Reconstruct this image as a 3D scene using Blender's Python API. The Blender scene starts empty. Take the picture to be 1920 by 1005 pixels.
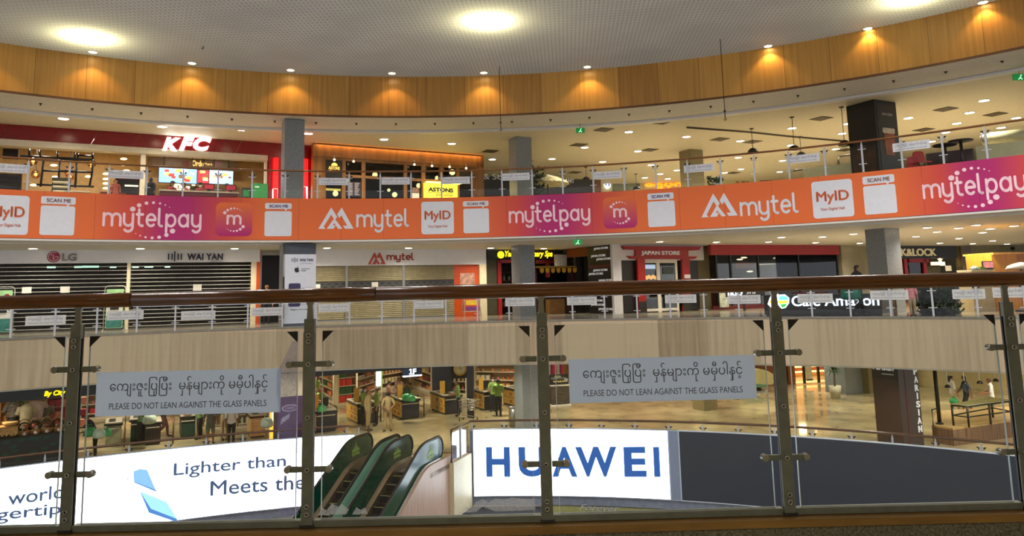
import bpy, math, random
from math import sin, cos, tan, atan, atan2, sqrt, pi, radians as rad
from mathutils import Vector, Matrix
random.seed(7)
S = bpy.context.scene
COL = S.collection
# ------------------------------------------------------------------ camera
FPX, ROLL, PITCH, PPX, PPY = 1400.0, 0.024, atan(187/1400), 960.0, 358.0
EYE = Vector((0, 0, 1.1))
_F = Vector((0, cos(PITCH), sin(PITCH))); _R0 = Vector((1, 0, 0)); _U0 = Vector((0, -sin(PITCH), cos(PITCH)))
_R = cos(ROLL)*_R0 - sin(ROLL)*_U0; _U = sin(ROLL)*_R0 + cos(ROLL)*_U0
cd = bpy.data.cameras.new('camera'); cam = bpy.data.objects.new('camera', cd); COL.objects.link(cam)
cd.sensor_width = 36; cd.lens = FPX*36/1920; cd.shift_y = -(502.5-PPY)/1920; cd.clip_start = .05; cd.clip_end = 300
cam.matrix_world = Matrix(((_R.x, _U.x, -_F.x, EYE.x), (_R.y, _U.y, -_F.y, EYE.y), (_R.z, _U.z, -_F.z, EYE.z), (0, 0, 0, 1)))
S.camera = cam
# ------------------------------------------------------------------ world, exposure
W = bpy.data.worlds.new('world'); S.world = W; W.use_nodes = True
W.node_tree.nodes['Background'].inputs[0].default_value = (.75, .78, .85, 1)
W.node_tree.nodes['Background'].inputs[1].default_value = 1.6
S.view_settings.view_transform = 'Standard'; S.view_settings.look = 'None'
S.view_settings.exposure = 0.3; S.view_settings.gamma = 1.0; S.view_settings.use_curve_mapping = False
S.cycles.max_bounces = 6; S.cycles.diffuse_bounces = 3; S.cycles.glossy_bounces = 3; S.cycles.transmission_bounces = 4
S.cycles.transparent_max_bounces = 24; S.cycles.sample_clamp_indirect = 4; S.cycles.caustics_reflective = False; S.cycles.caustics_refractive = False
LIGHT = dict(ring=70, upper=430, middle=290, lower=440, flood=800, near=330, ceiling_fill=1300, atrium=1350)     # lamp powers in watts
WARM, NEUT, YELL = (1, .62, .26), (1, .91, .76), (1, .93, .55)

# ------------------------------------------------------------------ pixel helpers: a pixel of the photograph -> a point in the place
def ray(x, y): return _F + _R*((x-PPX)/FPX) + _U*((PPY-y)/FPX)
def atz(x, y, z):
    d = ray(x, y); return EYE + d*((z-EYE.z)/d.z)
def aty(x, y, Y):
    d = ray(x, y); return EYE + d*((Y-EYE.y)/d.y)
CX, CY, RR = -1.7, 4.3, 23.35                       # the round atrium
Z3, Z2, Z1, Z0 = 4.6, 0.0, -4.6, -9.2               # floors
def cyl(x, y, R=RR):
    d = ray(x, y); ox, oy = EYE.x-CX, EYE.y-CY
    a = d.x*d.x+d.y*d.y; b = ox*d.x+oy*d.y; q = ox*ox+oy*oy-R*R
    p = EYE + d*((-b+sqrt(b*b-a*q))/a); return atan2(p.x-CX, p.y-CY), p.z
def ring(th, R, z): return Vector((CX+R*sin(th), CY+R*cos(th), z))
class Fr:
    """upright plane through A and B; u runs along it, n towards the viewer's side, z up"""
    def __init__(s, A, B):
        s.A = Vector((A[0], A[1])); e = Vector((B[0]-A[0], B[1]-A[1])); s.L = e.length; s.e = e/s.L; s.m = Vector((s.e.y, -s.e.x))
    def P(s, u, n, z):
        q = s.A + s.e*u + s.m*n; return Vector((q.x, q.y, z))
    def pix(s, x, y, n=0):
        d = ray(x, y); A = s.A + s.m*n
        t = (A.x*s.m.x+A.y*s.m.y)/(d.x*s.m.x+d.y*s.m.y); p = EYE + d*t
        return (Vector((p.x, p.y))-A).dot(s.e), p.z
    def shift(s, n):
        q = s.A + s.m*n; return Fr(q, q+s.e*s.L)

# ------------------------------------------------------------------ materials
def lin(c):
    return tuple(((v/255)/12.92 if v/255 <= .04045 else ((v/255+.055)/1.055)**2.4) for v in c)+(1,)
MATS = {}
def mat(name, c, rough=.5, metal=0, emit=0, var=.06, scale=6, spec=.5, stretch=None, bump=0, ecol=None):
    """one procedural material: a base colour with a little noise in it"""
    if name in MATS: return MATS[name]
    m = bpy.data.materials.new(name); m.use_nodes = True; nt = m.node_tree; b = nt.nodes['Principled BSDF']
    L = lin(c)
    b.inputs['Roughness'].default_value = rough; b.inputs['Metallic'].default_value = metal
    b.inputs['Specular IOR Level'].default_value = spec; b.inputs['Base Color'].default_value = L
    if var > 0:
        tc = nt.nodes.new('ShaderNodeTexCoord'); mp = nt.nodes.new('ShaderNodeMapping'); nz = nt.nodes.new('ShaderNodeTexNoise')
        mp.inputs['Scale'].default_value = stretch or (1, 1, 1); nz.inputs['Scale'].default_value = scale; nz.inputs['Detail'].default_value = 4
        nt.links.new(tc.outputs['Object'], mp.inputs[0]); nt.links.new(mp.outputs[0], nz.inputs['Vector'])
        cr = nt.nodes.new('ShaderNodeValToRGB'); k = 1-var*2.5; k2 = 1+var*2.5
        cr.color_ramp.elements[0].position = .3; cr.color_ramp.elements[1].position = .7
        cr.color_ramp.elements[0].color = tuple(v*k for v in L[:3])+(1,); cr.color_ramp.elements[1].color = tuple(min(1, v*k2) for v in L[:3])+(1,)
        nt.links.new(nz.outputs['Fac'], cr.inputs[0]); nt.links.new(cr.outputs[0], b.inputs['Base Color'])
        if bump:
            bp = nt.nodes.new('ShaderNodeBump'); bp.inputs['Strength'].default_value = bump; bp.inputs['Distance'].default_value = .01
            nt.links.new(nz.outputs['Fac'], bp.inputs['Height']); nt.links.new(bp.outputs[0], b.inputs['Normal'])
    if emit:
        b.inputs['Emission Color'].default_value = lin(ecol or c); b.inputs['Emission Strength'].default_value = emit
    MATS[name] = m; return m
def glassmat(name, tint=(.93, .96, .95), rough=.0, refl=1.0):
    if name in MATS: return MATS[name]
    m = bpy.data.materials.new(name); m.use_nodes = True; nt = m.node_tree; nt.nodes.remove(nt.nodes['Principled BSDF'])
    o = nt.nodes['Material Output']; t = nt.nodes.new('ShaderNodeBsdfTransparent'); g = nt.nodes.new('ShaderNodeBsdfGlossy')
    mx = nt.nodes.new('ShaderNodeMixShader'); fr = nt.nodes.new('ShaderNodeFresnel'); mu = nt.nodes.new('ShaderNodeMath'); mu.operation = 'MULTIPLY'
    t.inputs[0].default_value = tint+(1,); g.inputs['Roughness'].default_value = rough; fr.inputs[0].default_value = 1.45; mu.inputs[1].default_value = refl
    nt.links.new(fr.outputs[0], mu.inputs[0]); nt.links.new(mu.outputs[0], mx.inputs[0])
    nt.links.new(t.outputs[0], mx.inputs[1]); nt.links.new(g.outputs[0], mx.inputs[2]); nt.links.new(mx.outputs[0], o.inputs[0])
    MATS[name] = m; return m
def nodes_of(m): return m.node_tree.nodes, m.node_tree.links
def wood_mat(name, c1, c2, panel=1.45, rough=.35, groove=True, vs=.6):
    """upright veneer boards round the atrium: streaks along z, one tone per board"""
    m = mat(name, c1, rough=rough, var=0); N, L = nodes_of(m); b = N['Principled BSDF']
    tc = N.new('ShaderNodeTexCoord'); sx = N.new('ShaderNodeSeparateXYZ'); L.new(tc.outputs['Object'], sx.inputs[0])
    ax = N.new('ShaderNodeMath'); ax.operation = 'SUBTRACT'; ax.inputs[1].default_value = CX; L.new(sx.outputs[0], ax.inputs[0])
    ay = N.new('ShaderNodeMath'); ay.operation = 'SUBTRACT'; ay.inputs[1].default_value = CY; L.new(sx.outputs[1], ay.inputs[0])
    at = N.new('ShaderNodeMath'); at.operation = 'ARCTAN2'; L.new(ax.outputs[0], at.inputs[0]); L.new(ay.outputs[0], at.inputs[1])
    sc = N.new('ShaderNodeMath'); sc.operation = 'MULTIPLY'; sc.inputs[1].default_value = RR/panel; L.new(at.outputs[0], sc.inputs[0])
    fl = N.new('ShaderNodeMath'); fl.operation = 'FLOOR'; L.new(sc.outputs[0], fl.inputs[0])
    wn = N.new('ShaderNodeTexWhiteNoise'); wn.noise_dimensions = '1D'; L.new(fl.outputs[0], wn.inputs['W'])
    cb = N.new('ShaderNodeCombineXYZ'); L.new(sc.outputs[0], cb.inputs[0]); 
    zz = N.new('ShaderNodeMath'); zz.operation = 'MULTIPLY'; zz.inputs[1].default_value = .025; L.new(sx.outputs[2], zz.inputs[0]); L.new(zz.outputs[0], cb.inputs[1])
    nz = N.new('ShaderNodeTexNoise'); nz.inputs['Scale'].default_value = 14; nz.inputs['Detail'].default_value = 5; L.new(cb.outputs[0], nz.inputs['Vector'])
    ad = N.new('ShaderNodeMath'); ad.operation = 'MULTIPLY_ADD'; ad.inputs[1].default_value = vs; L.new(wn.outputs['Value'], ad.inputs[0]); L.new(nz.outputs['Fac'], ad.inputs[2])
    cr = N.new('ShaderNodeValToRGB'); e = cr.color_ramp.elements; e[0].position = .35; e[0].color = lin(c2); e[1].position = .95; e[1].color = lin(c1)
    L.new(ad.outputs[0], cr.inputs[0])
    if groove:
        fc = N.new('ShaderNodeMath'); fc.operation = 'FRACT'; L.new(sc.outputs[0], fc.inputs[0])
        lt = N.new('ShaderNodeMath'); lt.operation = 'LESS_THAN'; lt.inputs[1].default_value = .008; L.new(fc.outputs[0], lt.inputs[0])
        mx = N.new('ShaderNodeMixRGB'); mx.inputs[2].default_value = lin(tuple(v*.45 for v in c2)); L.new(lt.outputs[0], mx.inputs[0]); L.new(cr.outputs[0], mx.inputs[1]); L.new(mx.outputs[0], b.inputs['Base Color'])
    else: L.new(cr.outputs[0], b.inputs['Base Color'])
    return m
def granite(name, c1, c2, scale=60, rough=.3):
    m = mat(name, c1, rough=rough, var=0); N, L = nodes_of(m); b = N['Principled BSDF']
    tc = N.new('ShaderNodeTexCoord'); v = N.new('ShaderNodeTexNoise'); v.inputs['Scale'].default_value = scale; v.inputs['Detail'].default_value = 6; v.inputs['Roughness'].default_value = .75
    L.new(tc.outputs['Object'], v.inputs['Vector']); cr = N.new('ShaderNodeValToRGB'); e = cr.color_ramp.elements
    e[0].position = .38; e[0].color = lin(c2); e[1].position = .62; e[1].color = lin(c1); L.new(v.outputs['Fac'], cr.inputs[0]); L.new(cr.outputs[0], b.inputs['Base Color'])
    return m

# ------------------------------------------------------------------ mesh builder
class MB:
    def __init__(s): s.v = []; s.f = []; s.smooth = False
    def add(s, vs, fs):
        o = len(s.v); s.v += [tuple(q) for q in vs]; s.f += [tuple(i+o for i in f) for f in fs]; return s
    def box(s, c, d, rz=0, M=None):
        x, y, z = d[0]/2, d[1]/2, d[2]/2; c = Vector(c)
        vs = [Vector((a, b, e)) for e in (-z, z) for a, b in ((-x, -y), (x, -y), (x, y), (-x, y))]
        Q = M if M else Matrix.Rotation(rz, 3, 'Z')
        return s.add([c+Q@q for q in vs], [(3, 2, 1, 0), (4, 5, 6, 7), (0, 1, 5, 4), (1, 2, 6, 5), (2, 3, 7, 6), (3, 0, 4, 7)])
    def fbox(s, F, u0, u1, n0, n1, z0, z1):
        vs = [F.P(u, n, z) for z in (z0, z1) for u, n in ((u0, n1), (u1, n1), (u1, n0), (u0, n0))]
        return s.add(vs, [(3, 2, 1, 0), (4, 5, 6, 7), (0, 1, 5, 4), (1, 2, 6, 5), (2, 3, 7, 6), (3, 0, 4, 7)])
    def prism(s, poly, f0, f1):
        """poly: 2-D outline; f0, f1 map a 2-D point to the front and the back 3-D point"""
        n = len(poly); return s.add([f0(*p) for p in poly]+[f1(*p) for p in poly], [tuple(range(n)), tuple(range(2*n-1, n-1, -1))]+[(i, i+n, (i+1) % n+n, (i+1) % n) for i in range(n)])
    def fprism(s, F, poly, n0, n1): return s.prism(poly, lambda u, z: F.P(u, n1, z), lambda u, z: F.P(u, n0, z))
    def tube(s, path, r, seg=8, caps=True, up=None):
        P = [Vector(p) for p in path]; n = len(P); vs = []; fs = []
        rs = r if isinstance(r, (list, tuple)) else [r]*n
        for i, p in enumerate(P):
            t = (P[min(i+1, n-1)]-P[max(i-1, 0)]).normalized()
            a = Vector((0, 0, 1)) if abs(t.z) < .95 else Vector((0, 1, 0))
            x = t.cross(a).normalized(); y = x.cross(t)
            vs += [p+x*(rs[i]*cos(2*pi*k/seg))+y*(rs[i]*sin(2*pi*k/seg)) for k in range(seg)]
        for i in range(n-1):
            fs += [(i*seg+k, i*seg+(k+1) % seg, (i+1)*seg+(k+1) % seg, (i+1)*seg+k) for k in range(seg)]
        if caps: fs += [tuple(range(seg-1, -1, -1)), tuple((n-1)*seg+k for k in range(seg))]
        s.smooth = True; return s.add(vs, fs)
    def lathe(s, prof, c, seg=16, ax=None):
        """prof: (radius, height) pairs round an upright axis through c"""
        c = Vector(c); vs = []; fs = []; Q = ax or Matrix.Identity(3)
        for r, h in prof: vs += [c+Q@Vector((r*cos(2*pi*k/seg), r*sin(2*pi*k/seg), h)) for k in range(seg)]
        for i in range(len(prof)-1): fs += [(i*seg+k, i*seg+(k+1) % seg, (i+1)*seg+(k+1) % seg, (i+1)*seg+k) for k in range(seg)]
        fs += [tuple(range(seg-1, -1, -1)), tuple((len(prof)-1)*seg+k for k in range(seg))]
        s.smooth = True; return s.add(vs, fs)
    def ball(s, c, r, seg=10, sc=(1, 1, 1)):
        c = Vector(c); R = seg//2+1; vs = []; fs = []
        for i in range(R+1):
            a = -pi/2+pi*i/R
            vs += [c+Vector((r*sc[0]*cos(a)*cos(2*pi*k/seg), r*sc[1]*cos(a)*sin(2*pi*k/seg), r*sc[2]*sin(a))) for k in range(seg)]
        for i in range(R): fs += [(i*seg+k, i*seg+(k+1) % seg, (i+1)*seg+(k+1) % seg, (i+1)*seg+k) for k in range(seg)]
        s.smooth = True; return s.add(vs, fs)
    def rings(s, R0, R1, z0, z1, t0, t1, n=60):
        """a solid band of the round atrium: between two radii, two heights and two angles"""
        vs = []; fs = []
        for i in range(n+1):
            t = t0+(t1-t0)*i/n; vs += [ring(t, R0, z0), ring(t, R0, z1), ring(t, R1, z1), ring(t, R1, z0)]
        for i in range(n):
            a, b = 4*i, 4*i+4; fs += [(a, b, b+1, a+1), (a+1, b+1, b+2, a+2), (a+2, b+2, b+3, a+3), (a+3, b+3, b, a)]
        fs += [(0, 1, 2, 3), (4*n+3, 4*n+2, 4*n+1, 4*n)]
        return s.add(vs, fs)
    def obj(s, name, m, parent=None, kind=None, bevel=0, base=None):
        off = Vector((0, 0, 0))
        if parent is not None:
            p = parent
            while p is not None: off += p.location; p = p.parent
        else:
            if base is not None: off = Vector(base)
            elif s.v and kind != 'structure':
                off = Vector((sum(q[0] for q in s.v)/len(s.v), sum(q[1] for q in s.v)/len(s.v), min(q[2] for q in s.v)))
        me = bpy.data.meshes.new(name); me.from_pydata([tuple(Vector(q)-off) for q in s.v], [], s.f); me.validate(); me.update()
        if s.smooth:
            me.polygons.foreach_set('use_smooth', [len(p.vertices) == 4 for p in me.polygons])
        o = bpy.data.objects.new(name, me); COL.objects.link(o)
        if m: me.materials.append(m)
        if parent is not None: o.parent = parent
        else: o.location = off
        if bevel:
            b = o.modifiers.new('bevel', 'BEVEL'); b.width = bevel; b.segments = 2; b.limit_method = 'ANGLE'
        if kind: o['kind'] = kind
        return o
def tag(o, label, cat, group=None, kind=None):
    o['label'] = label; o['category'] = cat
    if group: o['group'] = group
    if kind: o['kind'] = kind
    return o
def thing(name, label, cat, loc, group=None, rz=0):
    o = bpy.data.objects.new(name, None); COL.objects.link(o); o.location = loc; o.rotation_euler = (0, 0, rz); o.empty_display_size = .2
    return tag(o, label, cat, group)
def dup(root, loc, rz=0, label=None, group=None):
    r = root.copy(); COL.objects.link(r); r.location = loc; r.rotation_euler = (0, 0, rz)
    if label: r['label'] = label
    if group: r['group'] = group
    for ch in list(root.children):
        c = ch.copy(); COL.objects.link(c); c.parent = r
        for g in list(ch.children):
            d = g.copy(); COL.objects.link(d); d.parent = c
    return r
# ------------------------------------------------------------------ lettering
_txt = {}
def glyphs(body, bold=0, shear=0, spacing=1):
    k = (body, bold, shear, spacing); dupb = bold if 'M' in body and bold else 0; bold = 0 if dupb else bold
    if k not in _txt:
        c = bpy.data.curves.new('text', 'FONT'); c.body = body; c.offset = bold; c.shear = shear; c.space_character = spacing; c.resolution_u = 4
        o = bpy.data.objects.new('text', c); COL.objects.link(o); dg = bpy.context.evaluated_depsgraph_get(); dg.update()
        me = bpy.data.meshes.new_from_object(o.evaluated_get(dg)); vs = [tuple(v.co) for v in me.vertices]; fs = [tuple(p.vertices) for p in me.polygons]
        bpy.data.objects.remove(o); bpy.data.curves.remove(c); bpy.data.meshes.remove(me)
        x0 = min(v[0] for v in vs); x1 = max(v[0] for v in vs); y0 = min(v[1] for v in vs); y1 = max(v[1] for v in vs)
        if dupb:
            n = len(vs); V0, F0 = vs, fs; vs, fs = [], []
            for dx, dy in ((-dupb, 0), (dupb, 0), (0, dupb), (0, -dupb)): o_ = len(vs); vs += [(v[0]+dx, v[1]+dy) for v in V0]; fs += [tuple(i+o_ for i in f) for f in F0]
            x0 -= dupb; x1 += dupb; y0 -= dupb; y1 += dupb
        _txt[k] = ([((v[0]-x0)/(x1-x0), (v[1]-y0)/(y1-y0)) for v in vs], fs)
    return _txt[k]
def solid(mb, vs, fs, mapf, depth):
    """flat 2-D faces raised into solid letters; mapf(x, y, d)"""
    n = len(vs); edges = {}
    for f in fs:
        for i in range(len(f)):
            a, b = f[i], f[(i+1) % len(f)]; edges[(a, b)] = edges.get((a, b), 0)+1
    side = [(a, b, b+n, a+n) for a, b in edges if (b, a) not in edges]
    mb.add([mapf(x, y, depth) for x, y in vs]+[mapf(x, y, 0) for x, y in vs], list(fs)+[(q[1], q[0], q[3], q[2]) for q in side])
def ftext(mb, F, body, u0, u1, z0, z1, n=.01, depth=.01, slope=0, **k):
    vs, fs = glyphs(body, **k)
    solid(mb, vs, fs, lambda x, y, d: F.P(u0+(u1-u0)*x, n+d, z0+(z1-z0)*y+slope*x), depth); return mb
def ctext(mb, body, t0, t1, z0, z1, R=RR-.012, depth=.006, z0b=None, **k):
    """lettering bent onto the round parapet; z0b: baseline height at the right end"""
    vs, fs = glyphs(body, **k); dz = 0 if z0b is None else z0b-z0
    solid(mb, vs, fs, lambda x, y, d: ring(t0+(t1-t0)*x, R-d, z0+dz*x+(z1-z0)*y), depth); return mb
def arcpts(cx, cy, r, a0, a1, n=10, ry=None):
    return [(cx+r*cos(rad(a0+(a1-a0)*i/n)), cy+(ry or r)*sin(rad(a0+(a1-a0)*i/n))) for i in range(n+1)]
STROKES = {
    'm': (1.5, [[(0, 0), (0, 1)], [(0, .62)]+arcpts(.37, .62, .37, 180, 0)+[(.74, 0)], [(.74, .62)]+arcpts(1.11, .62, .37, 180, 0)+[(1.48, 0)]]),
    'y': (.85, [[(0, 1), (0, .4)]+arcpts(.4, .4, .4, 180, 360), [(.8, 1), (.8, -.1)]+arcpts(.4, -.1, .4, 0, -140)]),
    't': (.6, [[(.2, 1.4), (.2, .3)]+arcpts(.5, .3, .3, 180, 280), [(0, .98), (.55, .98)]]),
    'e': (.85, [[(.03, .52), (.8, .52)]+arcpts(.42, .5, .4, 5, 310, 16, .5)]),
    'l': (.4, [[(0, 1.5), (0, .25)]+arcpts(.25, .25, .25, 180, 280)]),
    'p': (.9, [[(0, 1), (0, -.5)], arcpts(.42, .5, .42, 0, 360, 18, .5)]),
    'a': (.95, [arcpts(.42, .5, .42, 0, 360, 18, .5), [(.84, 1), (.84, 0)]]),
}
def stroke2d(path, w):
    vs = []; fs = []
    for (x0, y0), (x1, y1) in zip(path, path[1:]):
        dx, dy = x1-x0, y1-y0; L = sqrt(dx*dx+dy*dy) or 1; nx, ny = -dy/L*w, dx/L*w; o = len(vs)
        vs += [(x0+nx, y0+ny), (x0-nx, y0-ny), (x1-nx, y1-ny), (x1+nx, y1+ny)]; fs.append((o, o+1, o+2, o+3))
    for x, y in path:
        o = len(vs); vs += [(x+w*cos(2*pi*k/10), y+w*sin(2*pi*k/10)) for k in range(10)]; fs.append(tuple(range(o, o+10)))
    return vs, fs
def roundword(word, w=.1):
    vs = []; fs = []; x = 0
    for ch in word:
        adv, ps = STROKES[ch]
        for p in ps:
            a, b = stroke2d([(q[0]+x, q[1]) for q in p], w); o = len(vs); vs += a; fs += [tuple(i+o for i in f) for f in b]
        x += adv+.3
    return vs, fs
def roundrect(x0, y0, x1, y1, r, n=5):
    return arcpts(x1-r, y1-r, r, 0, 90, n)+arcpts(x0+r, y1-r, r, 90, 180, n)+arcpts(x0+r, y0+r, r, 180, 270, n)+arcpts(x1-r, y0+r, r, 270, 360, n)
# ================================================================== STRUCTURE
T0, T1 = rad(-62), rad(66)
M_white = mat('white_plaster', (226, 224, 220), .6, var=.02)
M_ceil = mat('warm_ceiling_paint', (220, 213, 192), .55, var=.02)
M_tile = mat('polished_floor_tile', (150, 138, 112), .12, var=.1, scale=1.2)
M_marble = mat('polished_marble_floor', (168, 152, 114), .07, var=.12, scale=.9)
M_wood = wood_mat('oak_veneer', (198, 150, 68), (158, 110, 42), vs=.45)
M_stone = wood_mat('travertine_cladding', (184, 165, 134), (144, 124, 95), panel=1.7, rough=.45, groove=False)
M_granite = granite('grey_granite', (150, 156, 158), (90, 96, 100), 45)
M_khaki = granite('khaki_granite', (140, 128, 92), (104, 94, 64), 30)
M_black = mat('black_paint', (10, 10, 11), .4, var=.1)
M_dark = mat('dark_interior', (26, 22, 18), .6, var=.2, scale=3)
M_steel = mat('brushed_steel', (150, 150, 144), .38, .9, var=.05, scale=40)
M_post = mat('pale_steel_post', (176, 180, 184), .42, .55, var=.04, scale=30)
M_white_p = mat('white_print', (222, 226, 236), .45, var=.01)
M_glass = glassmat('clear_glass', (.95, .97, .965), refl=.55)
M_glass_n = glassmat('near_glass', (.93, .955, .95), refl=.7)
M_glass_d = glassmat('shop_glass', (.62, .62, .58), refl=1.0)
M_orange = mat('orange_print', (226, 104, 38), .5, var=.01)
M_gray_ink = mat('grey_ink', (84, 90, 108), .6, var=0)
M_copper = mat('brown_handrail', (92, 52, 24), .28, var=.12, scale=3)

# atrium ceiling: pale perforated panels, translucent so that the floodlights above glow through
mc = bpy.data.materials.new('perforated_ceiling'); mc.use_nodes = True; N, L = nodes_of(mc); b = N['Principled BSDF']; b.inputs['Roughness'].default_value = .55
tc = N.new('ShaderNodeTexCoord'); mp = N.new('ShaderNodeMapping'); mp.inputs['Rotation'].default_value = (0, 0, rad(4)); L.new(tc.outputs['Object'], mp.inputs[0])
sx = N.new('ShaderNodeSeparateXYZ'); L.new(mp.outputs[0], sx.inputs[0])
hs = []
for k in (0, 1):
    m1 = N.new('ShaderNodeMath'); m1.operation = 'MULTIPLY'; m1.inputs[1].default_value = 1/.13 if k == 0 else 1/.22; L.new(sx.outputs[k], m1.inputs[0])
    m2 = N.new('ShaderNodeMath'); m2.operation = 'FRACT'; L.new(m1.outputs[0], m2.inputs[0])
    m3 = N.new('ShaderNodeMath'); m3.operation = 'LESS_THAN'; m3.inputs[1].default_value = .36 if k == 0 else .62; L.new(m2.outputs[0], m3.inputs[0]); hs.append(m3)
hole = N.new('ShaderNodeMath'); hole.operation = 'MULTIPLY'; L.new(hs[0].outputs[0], hole.inputs[0]); L.new(hs[1].outputs[0], hole.inputs[1])
nz = N.new('ShaderNodeTexNoise'); nz.inputs['Scale'].default_value = .55; nz.inputs['Detail'].default_value = 5; L.new(tc.outputs['Object'], nz.inputs['Vector'])
cr = N.new('ShaderNodeValToRGB'); cr.color_ramp.elements[0].position = .35; cr.color_ramp.elements[0].color = lin((186, 187, 186)); cr.color_ramp.elements[1].position = .65; cr.color_ramp.elements[1].color = lin((210, 211, 210)); L.new(nz.outputs['Fac'], cr.inputs[0])
mx = N.new('ShaderNodeMixRGB'); mx.inputs[2].default_value = lin((140, 140, 134)); L.new(hole.outputs[0], mx.inputs[0]); L.new(cr.outputs[0], mx.inputs[1]); L.new(mx.outputs[0], b.inputs['Base Color'])
tl = N.new('ShaderNodeBsdfTranslucent'); tl.inputs[0].default_value = (1, .98, .88, 1); ms = N.new('ShaderNodeMixShader'); ms.inputs[0].default_value = .3
L.new(b.outputs[0], ms.inputs[1]); L.new(tl.outputs[0], ms.inputs[2]); L.new(ms.outputs[0], N['Material Output'].inputs[0])
MB().add([(-45, -4, 9.25), (45, -4, 9.25), (45, 36, 9.25), (-45, 36, 9.25)], [(0, 3, 2, 1)]).obj('ceiling_atrium', mc, kind='structure')
MB().box((0, 16, 10.9), (92, 42, .1)).obj('roof', M_dark, kind='structure')

# rings: wood fascia, white soffit, ceilings, floors
MB().rings(RR, RR+.15, 7.7, 9.25, T0, T1, 90).obj('wall_atrium_fascia', M_wood, kind='structure')
MB().rings(RR-.02, RR+.03, 7.66, 7.73, T0, T1, 90).obj('trim_1', mat('dark_oak_edge', (92, 56, 18), .5), kind='structure')
MB().rings(RR+.03, RR+2.35, 7.7, 7.76, T0, T1, 90).obj('ceiling_upper_soffit', M_white, kind='structure')
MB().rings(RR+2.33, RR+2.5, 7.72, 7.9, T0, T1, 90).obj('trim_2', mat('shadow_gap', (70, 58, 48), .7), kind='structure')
MB().rings(RR+2.45, RR+2.8, 7.62, 7.8, T0, T1, 90).obj('trim_3', mat('white_cove_lip', (232, 232, 230), .4, var=.01), kind='structure')
MB().rings(RR+2.75, RR+46, 7.66, 7.76, T0, T1, 60).obj('ceiling_upper', M_ceil, kind='structure')
MB().rings(RR+.1, RR+46, 4.45, 4.6, T0, T1, 60).obj('floor_upper', M_tile, kind='structure')
MB().rings(RR+.02, RR+.9, 3.02, 3.1, T0, T1, 90).obj('ceiling_middle_soffit', M_white, kind='structure')
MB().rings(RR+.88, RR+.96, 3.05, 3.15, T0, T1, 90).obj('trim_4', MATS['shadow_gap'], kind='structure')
MB().rings(RR+.94, RR+1.25, 2.98, 3.1, T0, T1, 90).obj('trim_5', MATS['white_cove_lip'], kind='structure')
MB().rings(RR+1.2, RR+30, 3.0, 3.12, T0, T1, 60).obj('ceiling_middle', M_white, kind='structure')
MB().rings(RR+.12, RR+30, -.15, 0, T0, T1, 60).obj('floor_middle', M_tile, kind='structure')
MB().rings(RR, RR+.15, -1.52, -.02, T0, T1, 90).obj('wall_travertine', M_stone, kind='structure')
MB().rings(RR-.03, RR+.16, -.03, .03, T0, T1, 90).obj('trim_6', mat('grey_stone_kerb', (120, 116, 104), .4), kind='structure')
MB().rings(RR+.14, RR+46, -1.58, -1.48, T0, T1, 60).obj('ceiling_lower', M_ceil, kind='structure')
ESC0, ESC1 = cyl(655, 815, RR)[0], cyl(880, 805, RR)[0]             # the gap where the escalators arrive
MB().rings(RR+.1, RR+50, -4.75, -4.6, T0, T1, 60).obj('floor_lower', M_marble, kind='structure')
for a, c_ in ((T0, ESC0), (ESC1, T1)):
    MB().rings(RR, RR+.2, -6.4, -3.86, a, c_, 50).obj('wall_parapet_lower', mat('reflected_blue_grey', (120, 128, 148), .5), kind='structure')  # blue-grey of reflected light is put into this base colour
MB().rings(RR, RR+.2, -6.4, -4.6, ESC0, ESC1, 10).obj('wall_parapet_gap', M_wood, kind='structure')
MB().rings(RR+.2, RR+30, -6.5, -6.4, T0, T1, 60).obj('ceiling_bottom', M_white, kind='structure')
MB().box((0, 20, Z0-.1), (120, 90, .2)).obj('floor_bottom', M_tile, kind='structure')
# shell far behind everything
MB().rings(RR+45, RR+45.3, Z0, 9.3, T0, T1, 40).obj('wall_far', mat('beige_wall_paint', (206, 190, 150), .6, var=.03), kind='structure')
# our own side: floor, kerb, ceiling, back wall
MB().box((0, -4, -.45), (40, 15.2, .3)).obj('floor_near', M_tile, kind='structure')
MB().box((0, -4.2, 3.08), (40, 14.6, .16)).obj('ceiling_near', M_white, kind='structure')
MB().box((0, -11.6, 1.3), (40, .2, 3.4)).obj('wall_back', MATS['beige_wall_paint'], kind='structure')
MB().box((0, 3.55, 3.85), (40, .2, 1.5)).obj('wall_near_parapet', M_orange, kind='structure')

# ================================================================== LAMPS
def lamp_data(name, w, col, size=.12, ang=150, blend=.8):
    l = bpy.data.lights.new(name, 'SPOT'); l.energy = w; l.color = col; l.shadow_soft_size = size; l.spot_size = rad(ang); l.spot_blend = blend; return l
M_lens = mat('downlight_lens', (255, 236, 200), .4, emit=20, var=0)
M_lens_w = mat('warm_downlight_lens', (255, 222, 160), .4, emit=18, var=0)
M_ringt = mat('white_trim_ring', (225, 222, 214), .4, var=.01)
def make_downlight(r, lens, light, label, group):
    t = thing('downlight', label, 'ceiling light', (0, 0, 0), group)
    MB().lathe([(r*1.25, 0), (r*1.25, -.012), (r*1.02, -.022), (r*1.0, -.004)], (0, 0, 0), 20).obj('trim_ring', M_ringt, t)
    MB().lathe([(r*.98, -.006), (r*.9, -.02), (r*.4, -.03)], (0, 0, 0), 20).obj('lens', lens, t)
    if light:
        lo = bpy.data.objects.new('downlight_lamp', light); COL.objects.link(lo); lo.parent = t; lo.location = (0, 0, -.06)
    return t
def downlights(pxs, z, r, lens, light, label, group):
    first = None
    for x, y in pxs:
        p = atz(x, y, z)
        if first is None: first = make_downlight(r, lens, light, label, group); first.location = p
        else: dup(first, p)
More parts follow.
